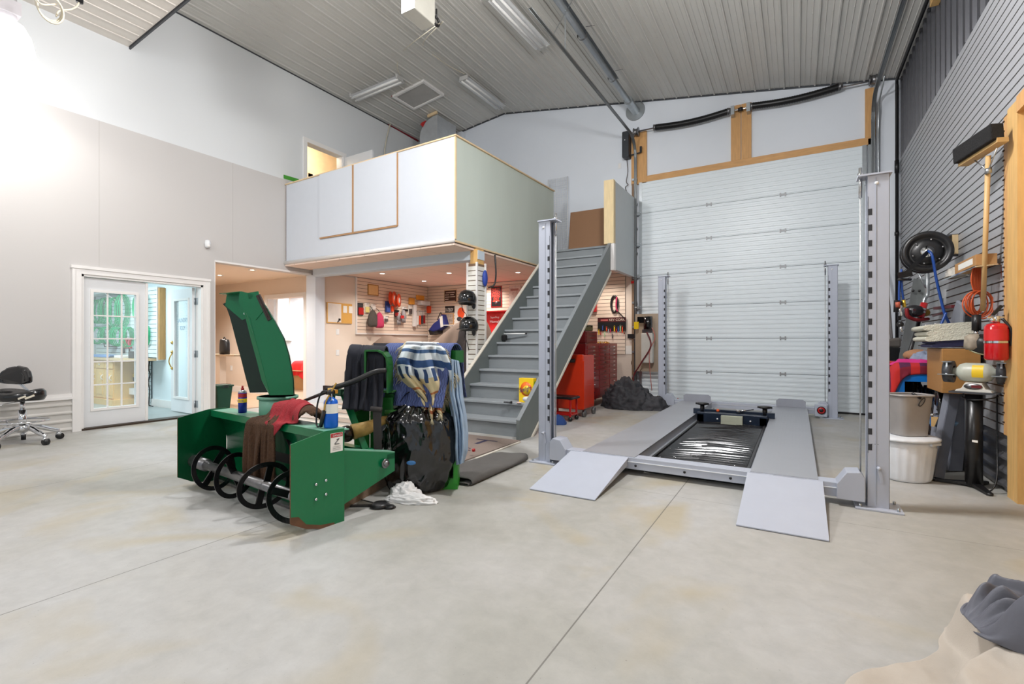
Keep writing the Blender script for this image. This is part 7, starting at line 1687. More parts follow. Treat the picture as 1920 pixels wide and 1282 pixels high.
# box and folded blankets nearer the grinder
bz1 = onX(1795, 655, 1.25).z; by0, by1 = 5.72, 6.3
stnd = thing('wooden_crate', 'brown wooden crate standing behind the bench grinder', 'crate', (1.2, 6.0, 0))
obj('box', bx(1.12, 1.38, by0, by1, .74, 1.14), mat('crate_brown', (170, 122, 66), .6, var=.06, stretch=(1, 6, 6)), stnd, bevel=.006)
obj('stand', bx(1.24, 1.38, by0 + .3, by1 - .02, 0, .74), BLK, stnd)
CB = mat('cream_blanket', (206, 204, 188), .95, var=.04, vscale=20, bump=.5, bscale=90)
def fold(x0, x1, y0, y1, z0, n_, th, m_, nm, lab, cat):
    b = B()
    o = thing(nm, lab, cat, ((x0 + x1) / 2, (y0 + y1) / 2, z0))
    for k in range(n_):
        zc = z0 + th * (k + .5); j = .015 * math.sin(k * 2.1)
        def f(u, v, zc=zc, k=k, j=j):
            t = 2 * PI * u; s_ = (abs(math.cos(t)) ** .5) * (1 if math.cos(t) > 0 else -1); c_ = (abs(math.sin(t)) ** .6) * (1 if math.sin(t) > 0 else -1)
            y = y0 + (y1 - y0) * v
            return (x0 + j + (x1 - x0) * (s_ + 1) / 2, y + .01 * mnoise.noise(Vector((s_ * 2, v * 3, k))), zc + c_ * th * .55 * (1 + .2 * mnoise.noise(Vector((s_ * 3, v * 4, k + 5)))) + .03 * ((s_ + 1) / 2) * (1))
        b = B(); b.grid(f, 28, 14, True); r0_ = [Vector(f(i / 28, 0)) for i in range(28)]; r1_ = [Vector(f(i / 28, 1)) for i in range(28)]
        b._add(r0_, [tuple(range(28))]); b._add(r1_, [tuple(range(28))])
        obj('fold', b, m_, o)
    return o
fold(1.06, 1.39, by0 + .02, by1 - .05, 1.145, 2, .035, mat('navy_fleece', (70, 72, 110), .95), 'folded_fleece', 'navy fleece folded under the cream blanket on the crate', 'fleece')
fold(1.0, 1.36, by0 - .02, by1 - .05, 1.20, 3, .05, CB, 'folded_blanket', 'cream blanket folded thick on top of the wooden crate', 'blanket')
# bins
g = fl(1711, 908); gx, gy = g.x, g.y + .17
wb = thing('laundry_tub', 'white ribbed plastic tub with scalloped lid standing on the floor', 'tub', (gx, gy, 0))
def oval(z, a, c_, rib=0, n_=72): return [Vector((gx, gy, z)) + rl * (a * math.cos(t) * (1 + rib * (1 if int(i / 2) % 2 else 0))) + fw_ * (c_ * math.sin(t) * (1 + rib * (1 if int(i / 2) % 2 else 0))) for i, t in [(i, 2 * PI * i / n_) for i in range(n_)]]
obj('body', B().loft([oval(.005, .165, .13), oval(.02, .17, .135), oval(.03, .172, .137, .025), oval(.29, .205, .16, .025), oval(.3, .205, .16), oval(.35, .21, .165)]), mat('tub_white', (222, 226, 232), .4), wb)
obj('lid', B().loft([oval(.35, .235, .185), oval(.362, .24, .19), oval(.372, .225, .18, .04), oval(.385, .2, .16), oval(.388, .05, .05)]), mat('tub_white'), wb)
obj('rim_handle', B().bar(Vector((gx, gy, .335)) + rl * .05 - fw_ * .17, Vector((gx, gy, .335)) + rl * .16 - fw_ * .13, .02, .02), mat('tub_white'), wb)
gx2, gy2 = gx + .0, gy + .01
bk_ = thing('grey_bucket', 'grey plastic waste basket standing on the white tub lid', 'waste basket', (gx2, gy2, .39)); GB = mat('bucket_grey', (160, 156, 154), .45)
def rsq(z, a, r_=.5): return [Vector((gx2, gy2, z)) + rl * a * (abs(math.cos(t)) ** r_) * (1 if math.cos(t) > 0 else -1) + fw_ * a * .8 * (abs(math.sin(t)) ** r_) * (1 if math.sin(t) > 0 else -1) for t in [2 * PI * i / 40 for i in range(40)]]
obj('body', B().loft([rsq(.39, .115), rsq(.4, .12), rsq(.72, .148), rsq(.735, .152)]), GB, bk_); obj('rim', B().tube(rsq(.74, .156), .009, 6, closed=True), GB, bk_)
hk = thing('black_hook_tool', 'small black hook clip hanging over the grey bucket rim', 'hook', Vector((gx2, gy2, .7))); obj('loop', B().tube([Vector((gx2, gy2, .69)) + rl * (.01 + .018 * math.cos(t) + .02 * math.sin(t)) - fw_ * .13 + UP * .035 * math.sin(t) for t in [2 * PI * i / 16 for i in range(16)]], .004, 6, closed=True), BLK, hk); obj('grip', B().tube([Vector((gx2, gy2, .72)) - fw_ * .13, Vector((gx2, gy2, .765)) - fw_ * .1 - rl * .05], .011), BLK, hk)
# bench grinder on pedestal
GA = -.42; gr = Vector((math.cos(GA), math.sin(GA), 0)); gf = Vector((-math.sin(GA), math.cos(GA), 0))
g = fl(1826, 913); gx, gy = g.x, g.y
bgd = thing('bench_grinder', 'pale green bench grinder with two wheels on a black pedestal stand', 'bench grinder', (gx, gy, 0)); G0 = Vector((gx, gy, 0)); dg = gx * FWD[0] + gy * FWD[1]; kz = dg / FPX
def gz(v): return EYE - (v - 641) * kz
ptop = gz(737)
obj('pedestal', B().cyl(G0 + UP * .02, G0 + UP * (ptop - .01), .056, n=32), mat('pedestal_black', (26, 26, 28), .3), bgd); obj('pedestal_label', B().lathe([(.0565, ptop * .48), (.0565, ptop * .5)], c=(gx, gy, 0), cap=False, n=32) if False else B().bar(G0 - gf * .0565 + UP * ptop * .5 - gr * .0, G0 - gf * .057 + UP * ptop * .5 + gr * .035, .003, .018), PAPER, bgd)
for du, dv in ((-.24, -.03), (.13, -.2), (.03, .22)):
    e_ = G0 + gr * du + gf * dv; obj('foot', B().prism([G0 - UP * 0 + Vector((0, 0, .045)) + (e_ - G0).normalized().cross(UP) * .035, G0 + Vector((0, 0, .045)) - (e_ - G0).normalized().cross(UP) * .035, e_ + UP * .02 - (e_ - G0).normalized().cross(UP) * .02, e_ + UP * .02 + (e_ - G0).normalized().cross(UP) * .02], (0, 0, -.02)).cyl(e_ + UP * 0, e_ + UP * .02, .022), BLK, bgd)
obj('top_plate', B().prism([G0 + gr * x_ + gf * y_ + UP * ptop for x_, y_ in ((-.14, -.09), (.15, -.1), (.15, .08), (-.14, .09))], (0, 0, .014)), DKG, bgd)
gc_ = gz(698)
PG = mat('grinder_enamel', (186, 190, 178), .35, var=.02)
Mg = Matrix.Translation(G0 + gr * .01 + UP * gc_) @ Matrix.Rotation(GA, 4, 'Z') @ Matrix.Rotation(PI / 2, 4, 'Y')
obj('motor_housing', B().lathe([(.001, -.16), (.034, -.16), (.036, -.115), (.066, -.095), (.078, -.06), (.078, .06), (.066, .095), (.036, .115), (.034, .16), (.001, .16)], M=Mg, n=36), PG, bgd)
obj('base_casting', B().prism([G0 + gr * (.01 + x_) - gf * .075 + UP * z_ for x_, z_ in ((-.115, ptop + .014), (.115, ptop + .014), (.105, ptop + .03), (.075, ptop + .04), (.05, ptop + .09), (-.05, ptop + .09), (-.075, ptop + .04), (-.105, ptop + .03))], gf * .15), mat('grinder_white', (214, 214, 208), .4), bgd, bevel=.004)
obj('switch_panel', B().lathe([(.001, .002), (.03, .002), (.03, 0)], M=Matrix.Translation(G0 + gr * .01 - gf * .077 + UP * (ptop + .06)) @ Matrix.Rotation(GA, 4, 'Z') @ Matrix.Rotation(PI / 2, 4, 'X') @ Matrix.Diagonal((1.9, .8, 1, 1))), STEEL, bgd); obj('switch', B().bar(G0 + gr * .0 - gf * .081 + UP * (ptop + .06), G0 + gr * .06 - gf * .081 + UP * (ptop + .06), .004, .022), mat('switch_dark_red', (100, 26, 30), .4), bgd)
lb_ = B(); lb_.grid(lambda u, v: Mg @ Vector((.0785 * math.cos(-.35 + PI + (1.15) * u + .0), .0785 * math.sin(-.35 + PI + 1.15 * u + .0), -.03 + .1 * v)), 10, 4)
lbl = B(); lbl.grid(lambda u, v: G0 + gr * (.0 + .07 * v) + UP * (gc_ + .0785 * math.sin(-.5 + 1.4 * u)) - gf * .0785 * math.cos(-.5 + 1.4 * u), 10, 4); obj('yellow_label', lbl, mat('label_yellow', (236, 200, 40), .4), bgd)
for s_ in (-1, 1):
    wc = G0 + gr * (.01 + s_ * .165) + UP * (gc_ - .0)
    Mw = Matrix.Translation(wc) @ Matrix.Rotation(GA, 4, 'Z') @ Matrix.Rotation(PI / 2, 4, 'Y')
    wh = obj('grinding_wheel', B().lathe([(.001, -.014), (.07, -.014), (.07, .014), (.001, .014)], M=Mw, n=32), mat('wheel_grey', (110, 112, 118), .9, var=.1, vscale=40), bgd)
    obj('wheel_guard', B().lathe([(.05, -.028), (.088, -.028), (.09, .028), (.05, .028)], M=Mw, n=32, cap=False), DKG, wh, solid=.003); obj('tool_rest', B().bar(wc - gf * .1 - UP * .02 - gr * .05, wc - gf * .1 - UP * .02 + gr * .05, .05, .006).bar(wc - gf * .09 - UP * .02, wc - gf * .07 + UP * .085, .012, .004).bar(wc - gf * .07 + UP * .085 - gr * .03, wc - gf * .07 + UP * .085 + gr * .03, .04, .006), GALV, wh); obj('hub_nut', B().ball(wc + gr * s_ * .03, .014), CHROME, wh)
obj('cord', B().tube(smoothpath([G0 + gr * .12 + UP * (ptop + .01) + gf * .0, G0 + gr * .14 + UP * (ptop - .02) - gf * .02, G0 + gr * .02 + UP * (ptop - .05) - gf * .07, G0 - gr * .07 + UP * (ptop - .04), G0 - gr * .06 + UP * ptop], 5), .006, 6).tube(smoothpath([G0 + gr * .12 + gf * .1 + UP * (ptop - .02), G0 + gr * .13 + gf * .05 + UP * .35, G0 + gr * .15 - gf * .08 + UP * .12, G0 + gr * .12 - gf * .12 + UP * .02, G0 + gr * .05 + UP * .015 - gf * .06, G0 - gr * .3 + gf * .05 + UP * .015], 6), .006, 6), BLK, bgd)
# fire extinguisher
p = onX(1868, 675, XR - .09); ex = thing('fire_extinguisher', 'red fire extinguisher with chrome band bracketed on the right slatwall', 'fire extinguisher', p); pt2 = onX(1868, 607, XR - .09).z; ez = p.z; eh = pt2 - ez; er = .07
obj('cylinder', B().lathe([(.001, 0), (er * .9, .0), (er, .015), (er, eh * .93), (er * .8, eh * .99), (.03, eh * 1.02), (.001, eh * 1.03)], c=(p.x, p.y, ez), n=32), mat('extinguisher_red', (190, 10, 22), .2, coat=.5), ex)
obj('label', B().lathe([(er + .001, eh * .55), (er + .001, eh * .85)], c=(p.x, p.y, ez), cap=False, n=32), mat('label_red', (206, 40, 44), .4), ex); obj('bracket_band', B().lathe([(er + .003, eh * .47), (er + .003, eh * .53)], c=(p.x, p.y, ez), cap=False, n=32), CHROME, ex)
obj('valve', B().cyl((p.x, p.y, ez + eh), (p.x, p.y, ez + eh + .06), .022).bar((p.x - .05, p.y, ez + eh + .05), (p.x + .04, p.y, ez + eh + .05), .02, .012), CHROME, ex); obj('squeeze_handle', B().bar((p.x - .02, p.y, ez + eh + .07), (p.x + .03, p.y, ez + eh + .14), .03, .02), BLK, ex); obj('gauge', B().ball((p.x - .03, p.y - .03, ez + eh + .03), .018), CHROME, ex); obj('hose', B().tube(smoothpath([(p.x + .03, p.y - .02, ez + eh + .04), (p.x + .075, p.y - .04, ez + eh * .8), (p.x + .075, p.y - .03, ez + eh * .4)], 5), .01, 6), BLK, ex)
# push broom
h0 = onX(1843, 583, XR - .1); h1 = onX(1853, 292, XR - .12); br = thing('push_broom', 'push broom hung head up on the right slatwall with a long wooden handle', 'broom', h0)
obj('handle', B().cyl(h0 - UP * .0, h1, .017), mat('broom_handle', (206, 172, 120), .45, var=.06), br); hc_ = h1 + UP * .08
hl0 = onX(1815, 292, XR - .28); 
ha = h1 + Vector((-.10, .22, .0)); hb2 = h1 + Vector((.04, -.17, .04)); up_ = UP
obj('block', B().bar(ha + UP * .02, hb2 + UP * .02, .075, .035), mat('broom_block', (196, 164, 112), .5), br); obj('bristles', B().bar(ha + UP * .09 + Vector((-.03, 0, 0)), hb2 + UP * .09 + Vector((-.03, 0, 0)), .09, .13), BRIST, br, bevel=.01)
obj('brace', B().tube([h1 - UP * .12, h1 + Vector((-.05, .12, .01))], .005, 6).tube([h1 - UP * .12, h1 + Vector((.02, -.12, .02))], .005, 6), GALV, br); obj('clamp', B().cyl(h1 - UP * .14, h1 - UP * .1, .022), GALV, br)
# clamp work light hanging at the foot of the broom handle
o = thing('work_light', 'work light with round lens hanging under the broom handle', 'work light', h0 - UP * .35)
q0 = h0 + Vector((-.04, 0, -.03))
obj('grip', B().cyl(q0, q0 - UP * .13, .03), BLK, o); obj('neck', B().cyl(q0 - UP * .13, q0 - UP * .17, .018), CHROME, o); obj('body', B().lathe([(.03, 0), (.06, -.02), (.065, -.11), (.05, -.13)], c=tuple(q0 - UP * .16 - rl * .02)), mat('worn_cream', (150, 140, 124), .6, var=.4, vscale=18), o)
Ml = Matrix.Translation(q0 - UP * .27 + rl * .02 - fw_ * .03) @ Matrix.Rotation(YAW, 4, 'Z') @ Matrix.Rotation(.45, 4, 'X')
obj('lamp_shell', B().lathe([(.05, .1), (.07, .06), (.078, -.03), (.074, -.035)], M=Ml, cap=False), BLK, o, solid=.004); obj('lamp_top', B().lathe([(.001, .11), (.05, .1)], M=Ml, cap=False), BLK, o); obj('lens', B().lathe([(.001, -.02), (.074, -.03)], M=Ml, cap=False), mat('grey_lens', (190, 198, 200), .1, .3), o); obj('lens_ring', B().tube([Ml @ Vector((.076 * math.cos(t), .076 * math.sin(t), -.032)) for t in [2 * PI * i / 26 for i in range(26)]], .006, 6, closed=True), mat('ring_olive', (150, 148, 116), .4), o)
# orange extension cord
p = onD(1833, 500, dwall(1833, .1)); oc = B(); pe = onD(1832, 552, dwall(1832, .1))
for k in range(9): oc.tube(smoothpath([p + rl * .009 * (k - 4), (p + pe) / 2 + rl * .013 * (k - 4), pe + rl * .004 * (k - 4)], 5), .0055, 6)
for k in range(9):
    a_ = .05 + .011 * k; oc.tube([pe - UP * .06 + rl * (a_ * math.cos(t) * (1 if k % 2 else .7) - .012 * (k % 4)) - fw_ * (.006 * k) + UP * ((.085 + .004 * k) * math.sin(t) - .004 * k) for t in [2 * PI * i / 22 for i in range(22)]], .0055, 6, closed=True)
tag(obj('extension_cord', oc, mat('cord_orange', (206, 92, 46), .5)), 'bright orange extension cord bundled and hanging on the right slatwall', 'cord')
c = onD(1856, 499, dwall(1856, .08)); a = onD(1818, 499, dwall(1818, .08)); y0_, y1_ = c.y + .02, a.y + .1; zc_ = (a.z + c.z) / 2 - .02
o = thing('bracket_shelf', 'chrome bracket holding a small cardboard box on the right slatwall', 'shelf', (XR - .1, y0_, zc_))
obj('bracket', B().bar((XR, y0_, zc_), (XR - .16, y0_, zc_ - .01), .02, .01).bar((XR - .16, y0_, zc_ - .01), (XR - .16, y1_ + .45, zc_ - .01), .012, .012).bar((XR, y0_, zc_), (XR, y0_, zc_ - .12), .015, .02).bar((XR, y1_ + .3, zc_), (XR - .16, y1_ + .3, zc_ - .01), .02, .01), CHROME, o)
o = thing('cardboard_box', 'small labelled cardboard box on the chrome wall bracket', 'box', (XR - .1, y0_ + .2, zc_)); obj('carton', bx(XR - .16, XR - .03, y0_, y1_, zc_, zc_ + .09), CARD, o, bevel=.003); obj('label', bx(XR - .162, XR - .16, y0_ + .08, y1_ - .12, zc_ + .02, zc_ + .07), PAPER, o)
tag(obj('plastic_bag', heap(XR - .1, y1_ + .22, .07, .2, .08, 44, z0=zc_ * 1.0, n=50, m=14), mat('clear_crinkle', (206, 200, 190), .15, var=.15)), 'crinkled clear plastic bag beside the small cardboard box', 'bag')
# hose reel
hd = 4.9; rc_ = onD(1737, 473, hd); o = thing('hose_reel', 'large black hose reel with blue air hose mounted on the right wall', 'hose reel', rc_)
Mr = Matrix.Translation(rc_) @ Matrix.Rotation(YAW - .55, 4, 'Z') @ Matrix.Rotation(PI / 2, 4, 'X'); RBK = mat('reel_black', (24, 24, 26), .35, var=.1)
R_ = .205
obj('drum', B().lathe([(.06, .055), (R_ * .6, .05), (R_ * .62, .035), (R_ * .74, .035), (R_ * .78, .06), (R_ * .9, .066), (R_, .05), (R_ * 1.01, .03), (R_ * .8, .02), (R_ * .8, -.05), (R_ * 1.01, -.06), (R_, -.08), (.05, -.08)], M=Mr, n=48), RBK, o)
obj('hub', B().lathe([(.001, .085), (.025, .085), (.03, .06), (.055, .06), (.055, .05)], M=Mr), CHROME, o)
for k in range(6): t = k * PI / 3 + .3; obj('drum_bolt', B().ball(Mr @ Vector((.12 * math.cos(t), .12 * math.sin(t), .062)), .008), CHROME, o)
axr = (Mr.to_3x3() @ Vector((1, 0, 0))); axz = (Mr.to_3x3() @ Vector((0, 0, 1)))
wblk = Vector((XR - .1, rc_.y - .55, rc_.z + .03)); blk = onD(1795, 459, 5.0)
obj('mount_arm', B().prism([rc_ + axz * .075 + UP * .05 - axr * .02, rc_ + axz * .075 - UP * .045 - axr * .02, blk - UP * .11 - rl * .06, blk + UP * .10 - rl * .06], axz * .008), RBK, o)
obj('guide_arm', B().prism([rc_ + axz * .085 + UP * .02, rc_ + axz * .085 - UP * .03, onD(1697, 514, hd - .1) - UP * .03, onD(1697, 514, hd - .1) + UP * .03], axz * .008), RBK, o); obj('hose_guide', B().bar(onD(1688, 516, hd - .1), onD(1706, 512, hd - .1), .06, .06).cyl(onD(1684, 524, hd - .1), onD(1708, 524, hd - .1), .012), BLK, o)
obj('wood_block', bx(blk.x - .05, XR - .002, blk.y - .05, blk.y + .02, blk.z - .1, blk.z + .1), mat('pale_plywood', (196, 172, 132), .6, var=.06, stretch=(6, 1, 1)), o); obj('mount_plate', B().bar(blk + UP * .11 - rl * .045, blk - UP * .12 - rl * .045, .1, .02, up=axz), DKG, o)
HB = mat('air_hose_blue', (24, 66, 140), .35)
obj('hose', B().tube(smoothpath([rc_ + axz * .09] + [onD(u, v, min(4.78, dwall(u, .1))) for u, v in ((1748, 480), (1755, 520), (1764, 560), (1772, 590), (1783, 612), (1792, 626))], 7), .012, 8).tube(smoothpath([onD(u, v, 4.76) for u, v in ((1774, 586), (1768, 600), (1762, 614), (1760, 632))], 5), .012, 8).tube([rc_ + axr * (R_ * .85 * math.cos(t)) + UP * (R_ * .9 * math.sin(t)) for t in [-.2 - 2.6 * i / 14 for i in range(15)]], .016, 8), HB, o)
hj = thing('air_tool', 'chrome and black air tools hanging from the blue hose guide', 'air tool', onD(1678, 570, 4.85))
obj('feed_hose', B().tube(smoothpath([onD(1690, 505, 4.85), onD(1691, 540, 4.85), onD(1694, 562, 4.85)], 5), .01, 8).tube(smoothpath([onD(1687, 520, 4.85), onD(1686, 545, 4.85), onD(1686, 565, 4.85)], 5), .01, 8), HB, hj); obj('brass_coupler', B().cyl(onD(1694, 562, 4.85), onD(1696, 576, 4.85), .015), mat('coupler_yellow', (214, 176, 60), .3, .5), hj)
obj('tool_body', B().cyl(onD(1687, 565, 4.85), onD(1686, 600, 4.85), .024, .016).cyl(onD(1681, 563, 4.85), onD(1680, 585, 4.85), .022).ball(onD(1688, 608, 4.85), .03), BLK, hj); obj('tool_sleeve', B().cyl(onD(1688, 572, 4.82), onD(1688, 592, 4.82), .016).cyl(onD(1689, 612, 4.83), onD(1690, 622, 4.83), .012), CHROME, hj); obj('red_grip', B().cyl(onD(1683, 566, 4.82), onD(1684, 576, 4.82), .02), mat('terracotta', (176, 84, 60), .5), hj)
# leaning grey channel ramps at the back, trimmer, pole
GL = mat('galvanised_ramp', (138, 142, 142), .45, .3, var=.12, vscale=4, stretch=(4, 4, .6))
o = thing('channel_ramp', 'grey channel ramp leaning upright behind the string trimmer', 'ramp', onD(1705, 640, 5.8)); A_, B_, C__, D__ = onD(1713, 522, 5.85), onD(1736, 524, 5.85), onD(1704, 700, 5.75), onD(1680, 700, 5.75)
obj('web', B().prism([A_, B_, C__, D__], (0, .01, 0)), GL, o); obj('flange', B().prism([B_, C__, C__ + Vector((.02, -.07, 0)), B_ + Vector((.02, -.07, 0))], (.006, 0, 0)), GL, o)
for u in (1712, 1724): obj('hole', B().cyl(onD(u, 545, 5.82), onD(u, 545, 5.81), .015, n=14), BLK, o)
o = thing('string_trimmer', 'red and black string trimmer leaning upside down against the right wall', 'string trimmer', onD(1700, 690, 5.50))
obj('shaft', B().cyl(onD(1697, 690, 5.40), onD(1722, 605, 5.50), .02).cyl(onD(1722, 605, 5.50), onD(1731, 572, 5.50), .02), mat('trimmer_shaft', (40, 40, 42), .4), o); obj('steel_tube', B().tube(smoothpath([onD(1731, 572, 5.50), onD(1734, 560, 5.50), onD(1739, 552, 5.50), onD(1739, 530, 5.50), onD(1738, 508, 5.55)], 5), .02, 8).tube([onD(1736, 540, 5.50), onD(1720, 508, 5.55)], .01, 6), GALV, o)
obj('red_collar', B().cyl(onD(1726, 595, 5.48), onD(1733, 568, 5.48), .034), RED, o); obj('chrome_collar', B().cyl(onD(1727, 586, 5.46), onD(1729, 578, 5.46), .037), CHROME, o)
obj('engine_housing', B().ball(onD(1713, 583, 5.50), .1, .08, .07).ball(onD(1703, 588, 5.50), .05, .06, .06), mat('engine_black', (34, 32, 36), .35, var=.3, vscale=20), o, ); obj('red_guard', B().tube(smoothpath([onD(1700, 578, 5.45), onD(1702, 592, 5.45), onD(1712, 598, 5.45), onD(1724, 600, 5.45), onD(1740, 598, 5.50)], 5), .02, 8), mat('dull_red', (130, 30, 34), .4), o); obj('yellow_cap', B().ball(onD(1735, 586, 5.55), .045), mat('dull_yellow', (160, 130, 60), .5), o); obj('silver_label', B().bar(onD(1711, 583, 5.38), onD(1717, 584, 5.38), .004, .05), CHROME, o)
o = thing('grey_pole', 'thin grey pole leaning in the back right corner', 'pole', onD(1672, 640, 7.4)); obj('rod', B().cyl(onD(1676, 690, 7.0), onD(1659, 470, 7.9), .018), mat('pole_grey', (96, 92, 92), .5), o)
tag(obj('hedge_saw', B().bar(onX(1755, 578, XR - .05), onX(1790, 574, XR - .05), .05, .03).bar(onX(1750, 592, XR - .05), onX(1770, 586, XR - .05), .02, .02), mat('tool_dark_red', (96, 26, 32), .4)), 'dark red hand tool hung on the slatwall behind the blue hose', 'tool')
x_ = onX(1766, 545, XR); x2 = onX(1772, 572, XR); o = thing('wall_outlet', 'grey outlet cover on the right slatwall behind the blue hose', 'wall plate', x2); obj('cover', bx(XR - .014, XR, x2.y - .05, x_.y + .08, x2.z, x_.z), mat('plate_grey', (176, 178, 180), .5), o); obj('socket', bx(XR - .016, XR - .014, x2.y + .0, x2.y + .04, x2.z + .04, x2.z + .08), DKG, o)
tag(obj('clear_pack', B().bar(onD(1744, 608, 5.3), onD(1744, 634, 5.3), .1, .01, up=fw_).bar(onD(1757, 606, 5.3), onD(1757, 634, 5.3), .05, .008, up=fw_), PAPER), 'white and clear packaging standing behind the cream blanket', 'package')
tag(obj('grey_sleeve', B().prism([onD(u, v, dwall(u, .06)) for u, v in ((1800, 562), (1812, 570), (1808, 622), (1790, 622), (1788, 600))], (-.03, .0, 0)), mat('sleeve_grey', (126, 130, 140), .7), bevel=.02), 'grey padded sleeve standing against the slatwall above the cream blanket', 'sleeve')
o = thing('storage_case', 'black storage case behind the lift post on the blue table', 'case', onD(1680, 690, 6.7)); obj('body', B().prism([onD(1662, 650, 6.7), onD(1695, 652, 6.7), onD(1693, 686, 6.7), onD(1662, 690, 6.7)], (0, .3, 0)), BLK, o, bevel=.02); obj('top_tray', B().prism([onD(1664, 636, 6.75), onD(1690, 632, 6.75), onD(1690, 652, 6.75), onD(1664, 652, 6.75)], (0, .2, 0)), mat('case_tan', (110, 104, 98), .6), o, bevel=.03)
# ramps standing in front of the table, straps and caster
GR2 = mat('grey_ramp_paint', (124, 128, 140), .4, .1, var=.06)
def lean(nm, lab, A1, A2, w_, dpt, extra=None):
    o = thing(nm, lab, 'ramp', Vector((A1.x, A1.y, 0))); d = (A2 - A1).normalized()
    obj('web', B().bar(A1, A2, w_, .008, up=-fw_), GR2, o); sd = d.cross(fw_).normalized()
    for s_ in (-1, 1): obj('flange', B().bar(A1 + sd * s_ * w_ / 2 - fw_ * dpt / 2 * -1, A2 + sd * s_ * w_ / 2 + fw_ * dpt / 2, .008, dpt, up=fw_), GR2, o)
    return o
g0 = fl(1760, 898); 
lean('lift_ramp', 'grey steel ramp leaning beside the white tub', Vector((g0.x, g0.y, .01)), onD(1798, 700, 4.45), .09, .06)
lean('lift_ramp', 'grey steel ramp leaning behind the grey bucket', Vector((onD(1757, 641, 4.45).x, onD(1757, 641, 4.45).y, .01)), onD(1782, 672, 4.75), .11, .05)
g2 = fl(1812, 886); lean('lift_ramp', 'upright grey steel ramp standing behind the grinder pedestal', Vector((g2.x - .08, g2.y - .02, .01)), onD(1810, 690, 4.4), .12, .05)
o = thing('ratchet_strap', 'pale blue ratchet strap with chrome buckles wrapped around the ramps', 'strap', onD(1778, 795, 4.5)); obj('webbing', B().tube([onD(1745, 790, 4.55), onD(1776, 795, 4.4), onD(1812, 789, 4.55)], .028, 6), mat('strap_blue', (130, 164, 196), .6), o); obj('buckle', B().box(-.035, .035, -.02, .02, -.045, .045, Matrix.Translation(onD(1754, 790, 4.45))).cyl(onD(1745, 778, 4.45), onD(1758, 776, 4.45), .01), CHROME, o)
wp = onD(1789, 799, 4.6); tag(obj('caster_wheel', B().lathe([(.02, -.02), (.075, -.02), (.08, 0), (.075, .02), (.02, .02)], M=Matrix.Translation(wp) @ Matrix.Rotation(YAW, 4, 'Z') @ Matrix.Rotation(PI / 2, 4, 'X')), mat('cream_wheel', (206, 200, 150), .5)), 'cream wheel held between the grey ramps by the strap', 'wheel')
t_ = thing('black_bags', 'black plastic bags stuffed under the blue table', 'bags', (1.1, 6.9, 0))
obj('large_bag', heap(1.14, 7.05, .2, .3, .62, 52, n=70, m=24), GBG, t_); obj('small_bag', heap(1.2, 6.1, .1, .12, .55, 57, n=50, m=20), GBG, t_)
tag(obj('black_pouch', B().ball(onD(1672, 820, 5.6), .1, .12, .3), BLK), 'black bag squeezed beside the lift post and the tub', 'bag')

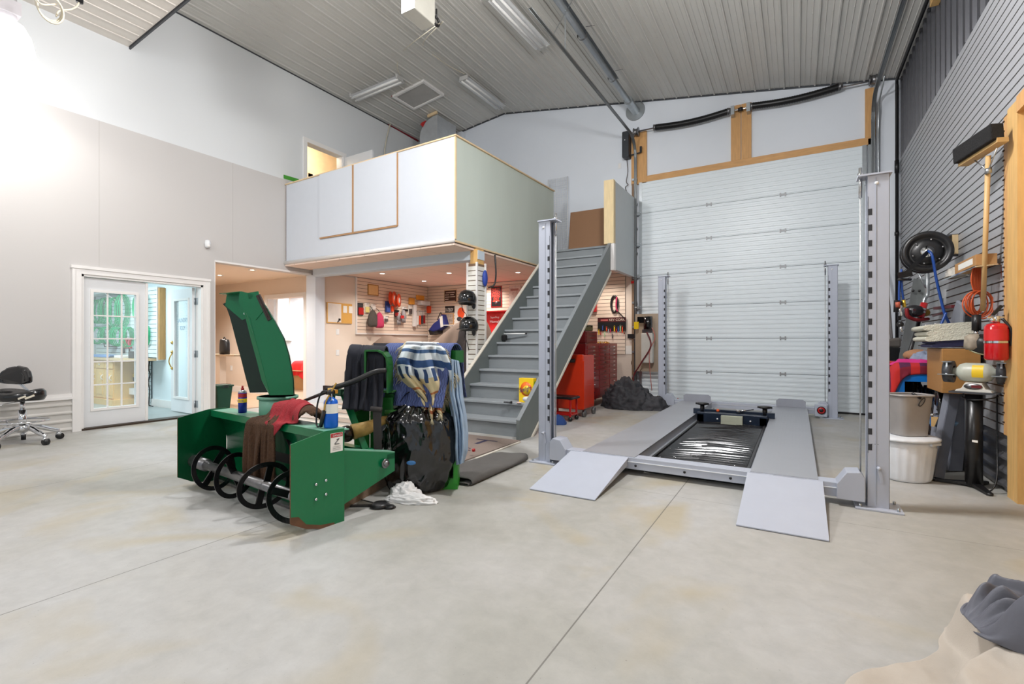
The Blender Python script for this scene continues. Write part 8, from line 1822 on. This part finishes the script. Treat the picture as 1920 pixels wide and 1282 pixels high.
# ================================================================== foreground: canvas sheet and grey tarp
CV = mat('beige_canvas', (186, 177, 166), .9, var=.03, vscale=10, bump=.15, bscale=200)
GT = mat('grey_tarp', (96, 98, 108), .5, var=.08, vscale=6, bump=.12, bscale=25)
def sst(x): x = max(0, min(1, x)); return x * x * (3 - 2 * x)
NX_, NY_ = 120, 90; X = np.zeros((NX_, NY_, 3))
for i in range(NX_):
    for j in range(NY_):
        q, t = i / (NX_ - 1), j / (NY_ - 1)
        Y = 1.0 + 1.62 * t; xl = .47 - .34 * sst((2.5 - Y) / .55) - .1 * sst((2.1 - Y) / .9)
        xl += .05 * sst((Y - 2.45) / .17) ** 2
        xx = xl + q * (1.38 - xl) ; d_in = (xx - xl); rise = sst((d_in - .0 - .24 * sst((2.62 - Y) / .5)) / .07)
        fy = sst((2.66 - Y) / .06)
        z = .014 + .18 * rise * fy + .03 * abs(mnoise.noise(Vector((xx * 4, Y * 4, 1)))) + .012 * abs(mnoise.noise(Vector((xx * 14, Y * 9, 5)))) + .012 * math.sin(Y * 17 + 9 * d_in + 2 * math.sin(6 * Y)) * (1 - rise) * min(1, d_in * 12) + .02 * rise * mnoise.noise(Vector((xx * 3, Y * 3, 6)))
        X[i, j] = (xx + .006 * math.sin(11 * Y), Y + .012 * math.sin(9 * xx), max(.006, z))
tag(cloth_obj('canvas_sheet', X, CV, thick=.005), 'beige canvas sheet draped low across the bottom right corner', 'sheet')
P0 = Vector((.50, 2.47, .2)); Ds = Vector((.62, .26, 0)); Dt = Vector((.16, -.9, 0)); NX_, NY_ = 110, 90; X = np.zeros((NX_, NY_, 3))
for i in range(NX_):
    for j in range(NY_):
        q, t = i / (NX_ - 1), j / (NY_ - 1); wd = (.42 + .58 * q) * (.35 + .65 * min(1, q * 7) ** .5)
        p = P0 + Ds * (1.35 * q) + Dt * (t * wd + .12 * (1 - min(1, q * 7) ** .5))
        cu = sst((t - .88) / .12); ed = sst(min(1, min(q * 10, t * 8))) * (1 - cu)
        p = p - Dt * wd * .16 * cu * cu - Ds * .03 * cu + Dt * (.03 * math.sin(9 * q) * t)
        rg = abs(mnoise.noise(Vector((q * 3 + t, t * 6.5 - q * 2, 2)))); r2 = abs(mnoise.noise(Vector((q * 7, t * 12 - q * 5, 9))))
        z = .205 + .1 * ed * (1 - 1.2 * rg) + .045 * ed * (1 - 2.2 * r2) + .07 * math.exp(-((t - .80 - .08 * math.sin(4 * q)) / .08) ** 2) * (1 - cu) * min(1, q * 10) - .1 * math.exp(-((t - .62 - .1 * math.sin(4 * q)) / .05) ** 2) * ed * min(1, q * 3)
        X[i, j] = (min(p.x, 1.37), p.y + .02 * mnoise.noise(Vector((q * 5, t * 5, 4))), max(.20, z))
tag(cloth_obj('grey_tarp', X, GT, thick=.008), 'bunched grey tarp lying on the beige canvas in the bottom right corner', 'tarp')
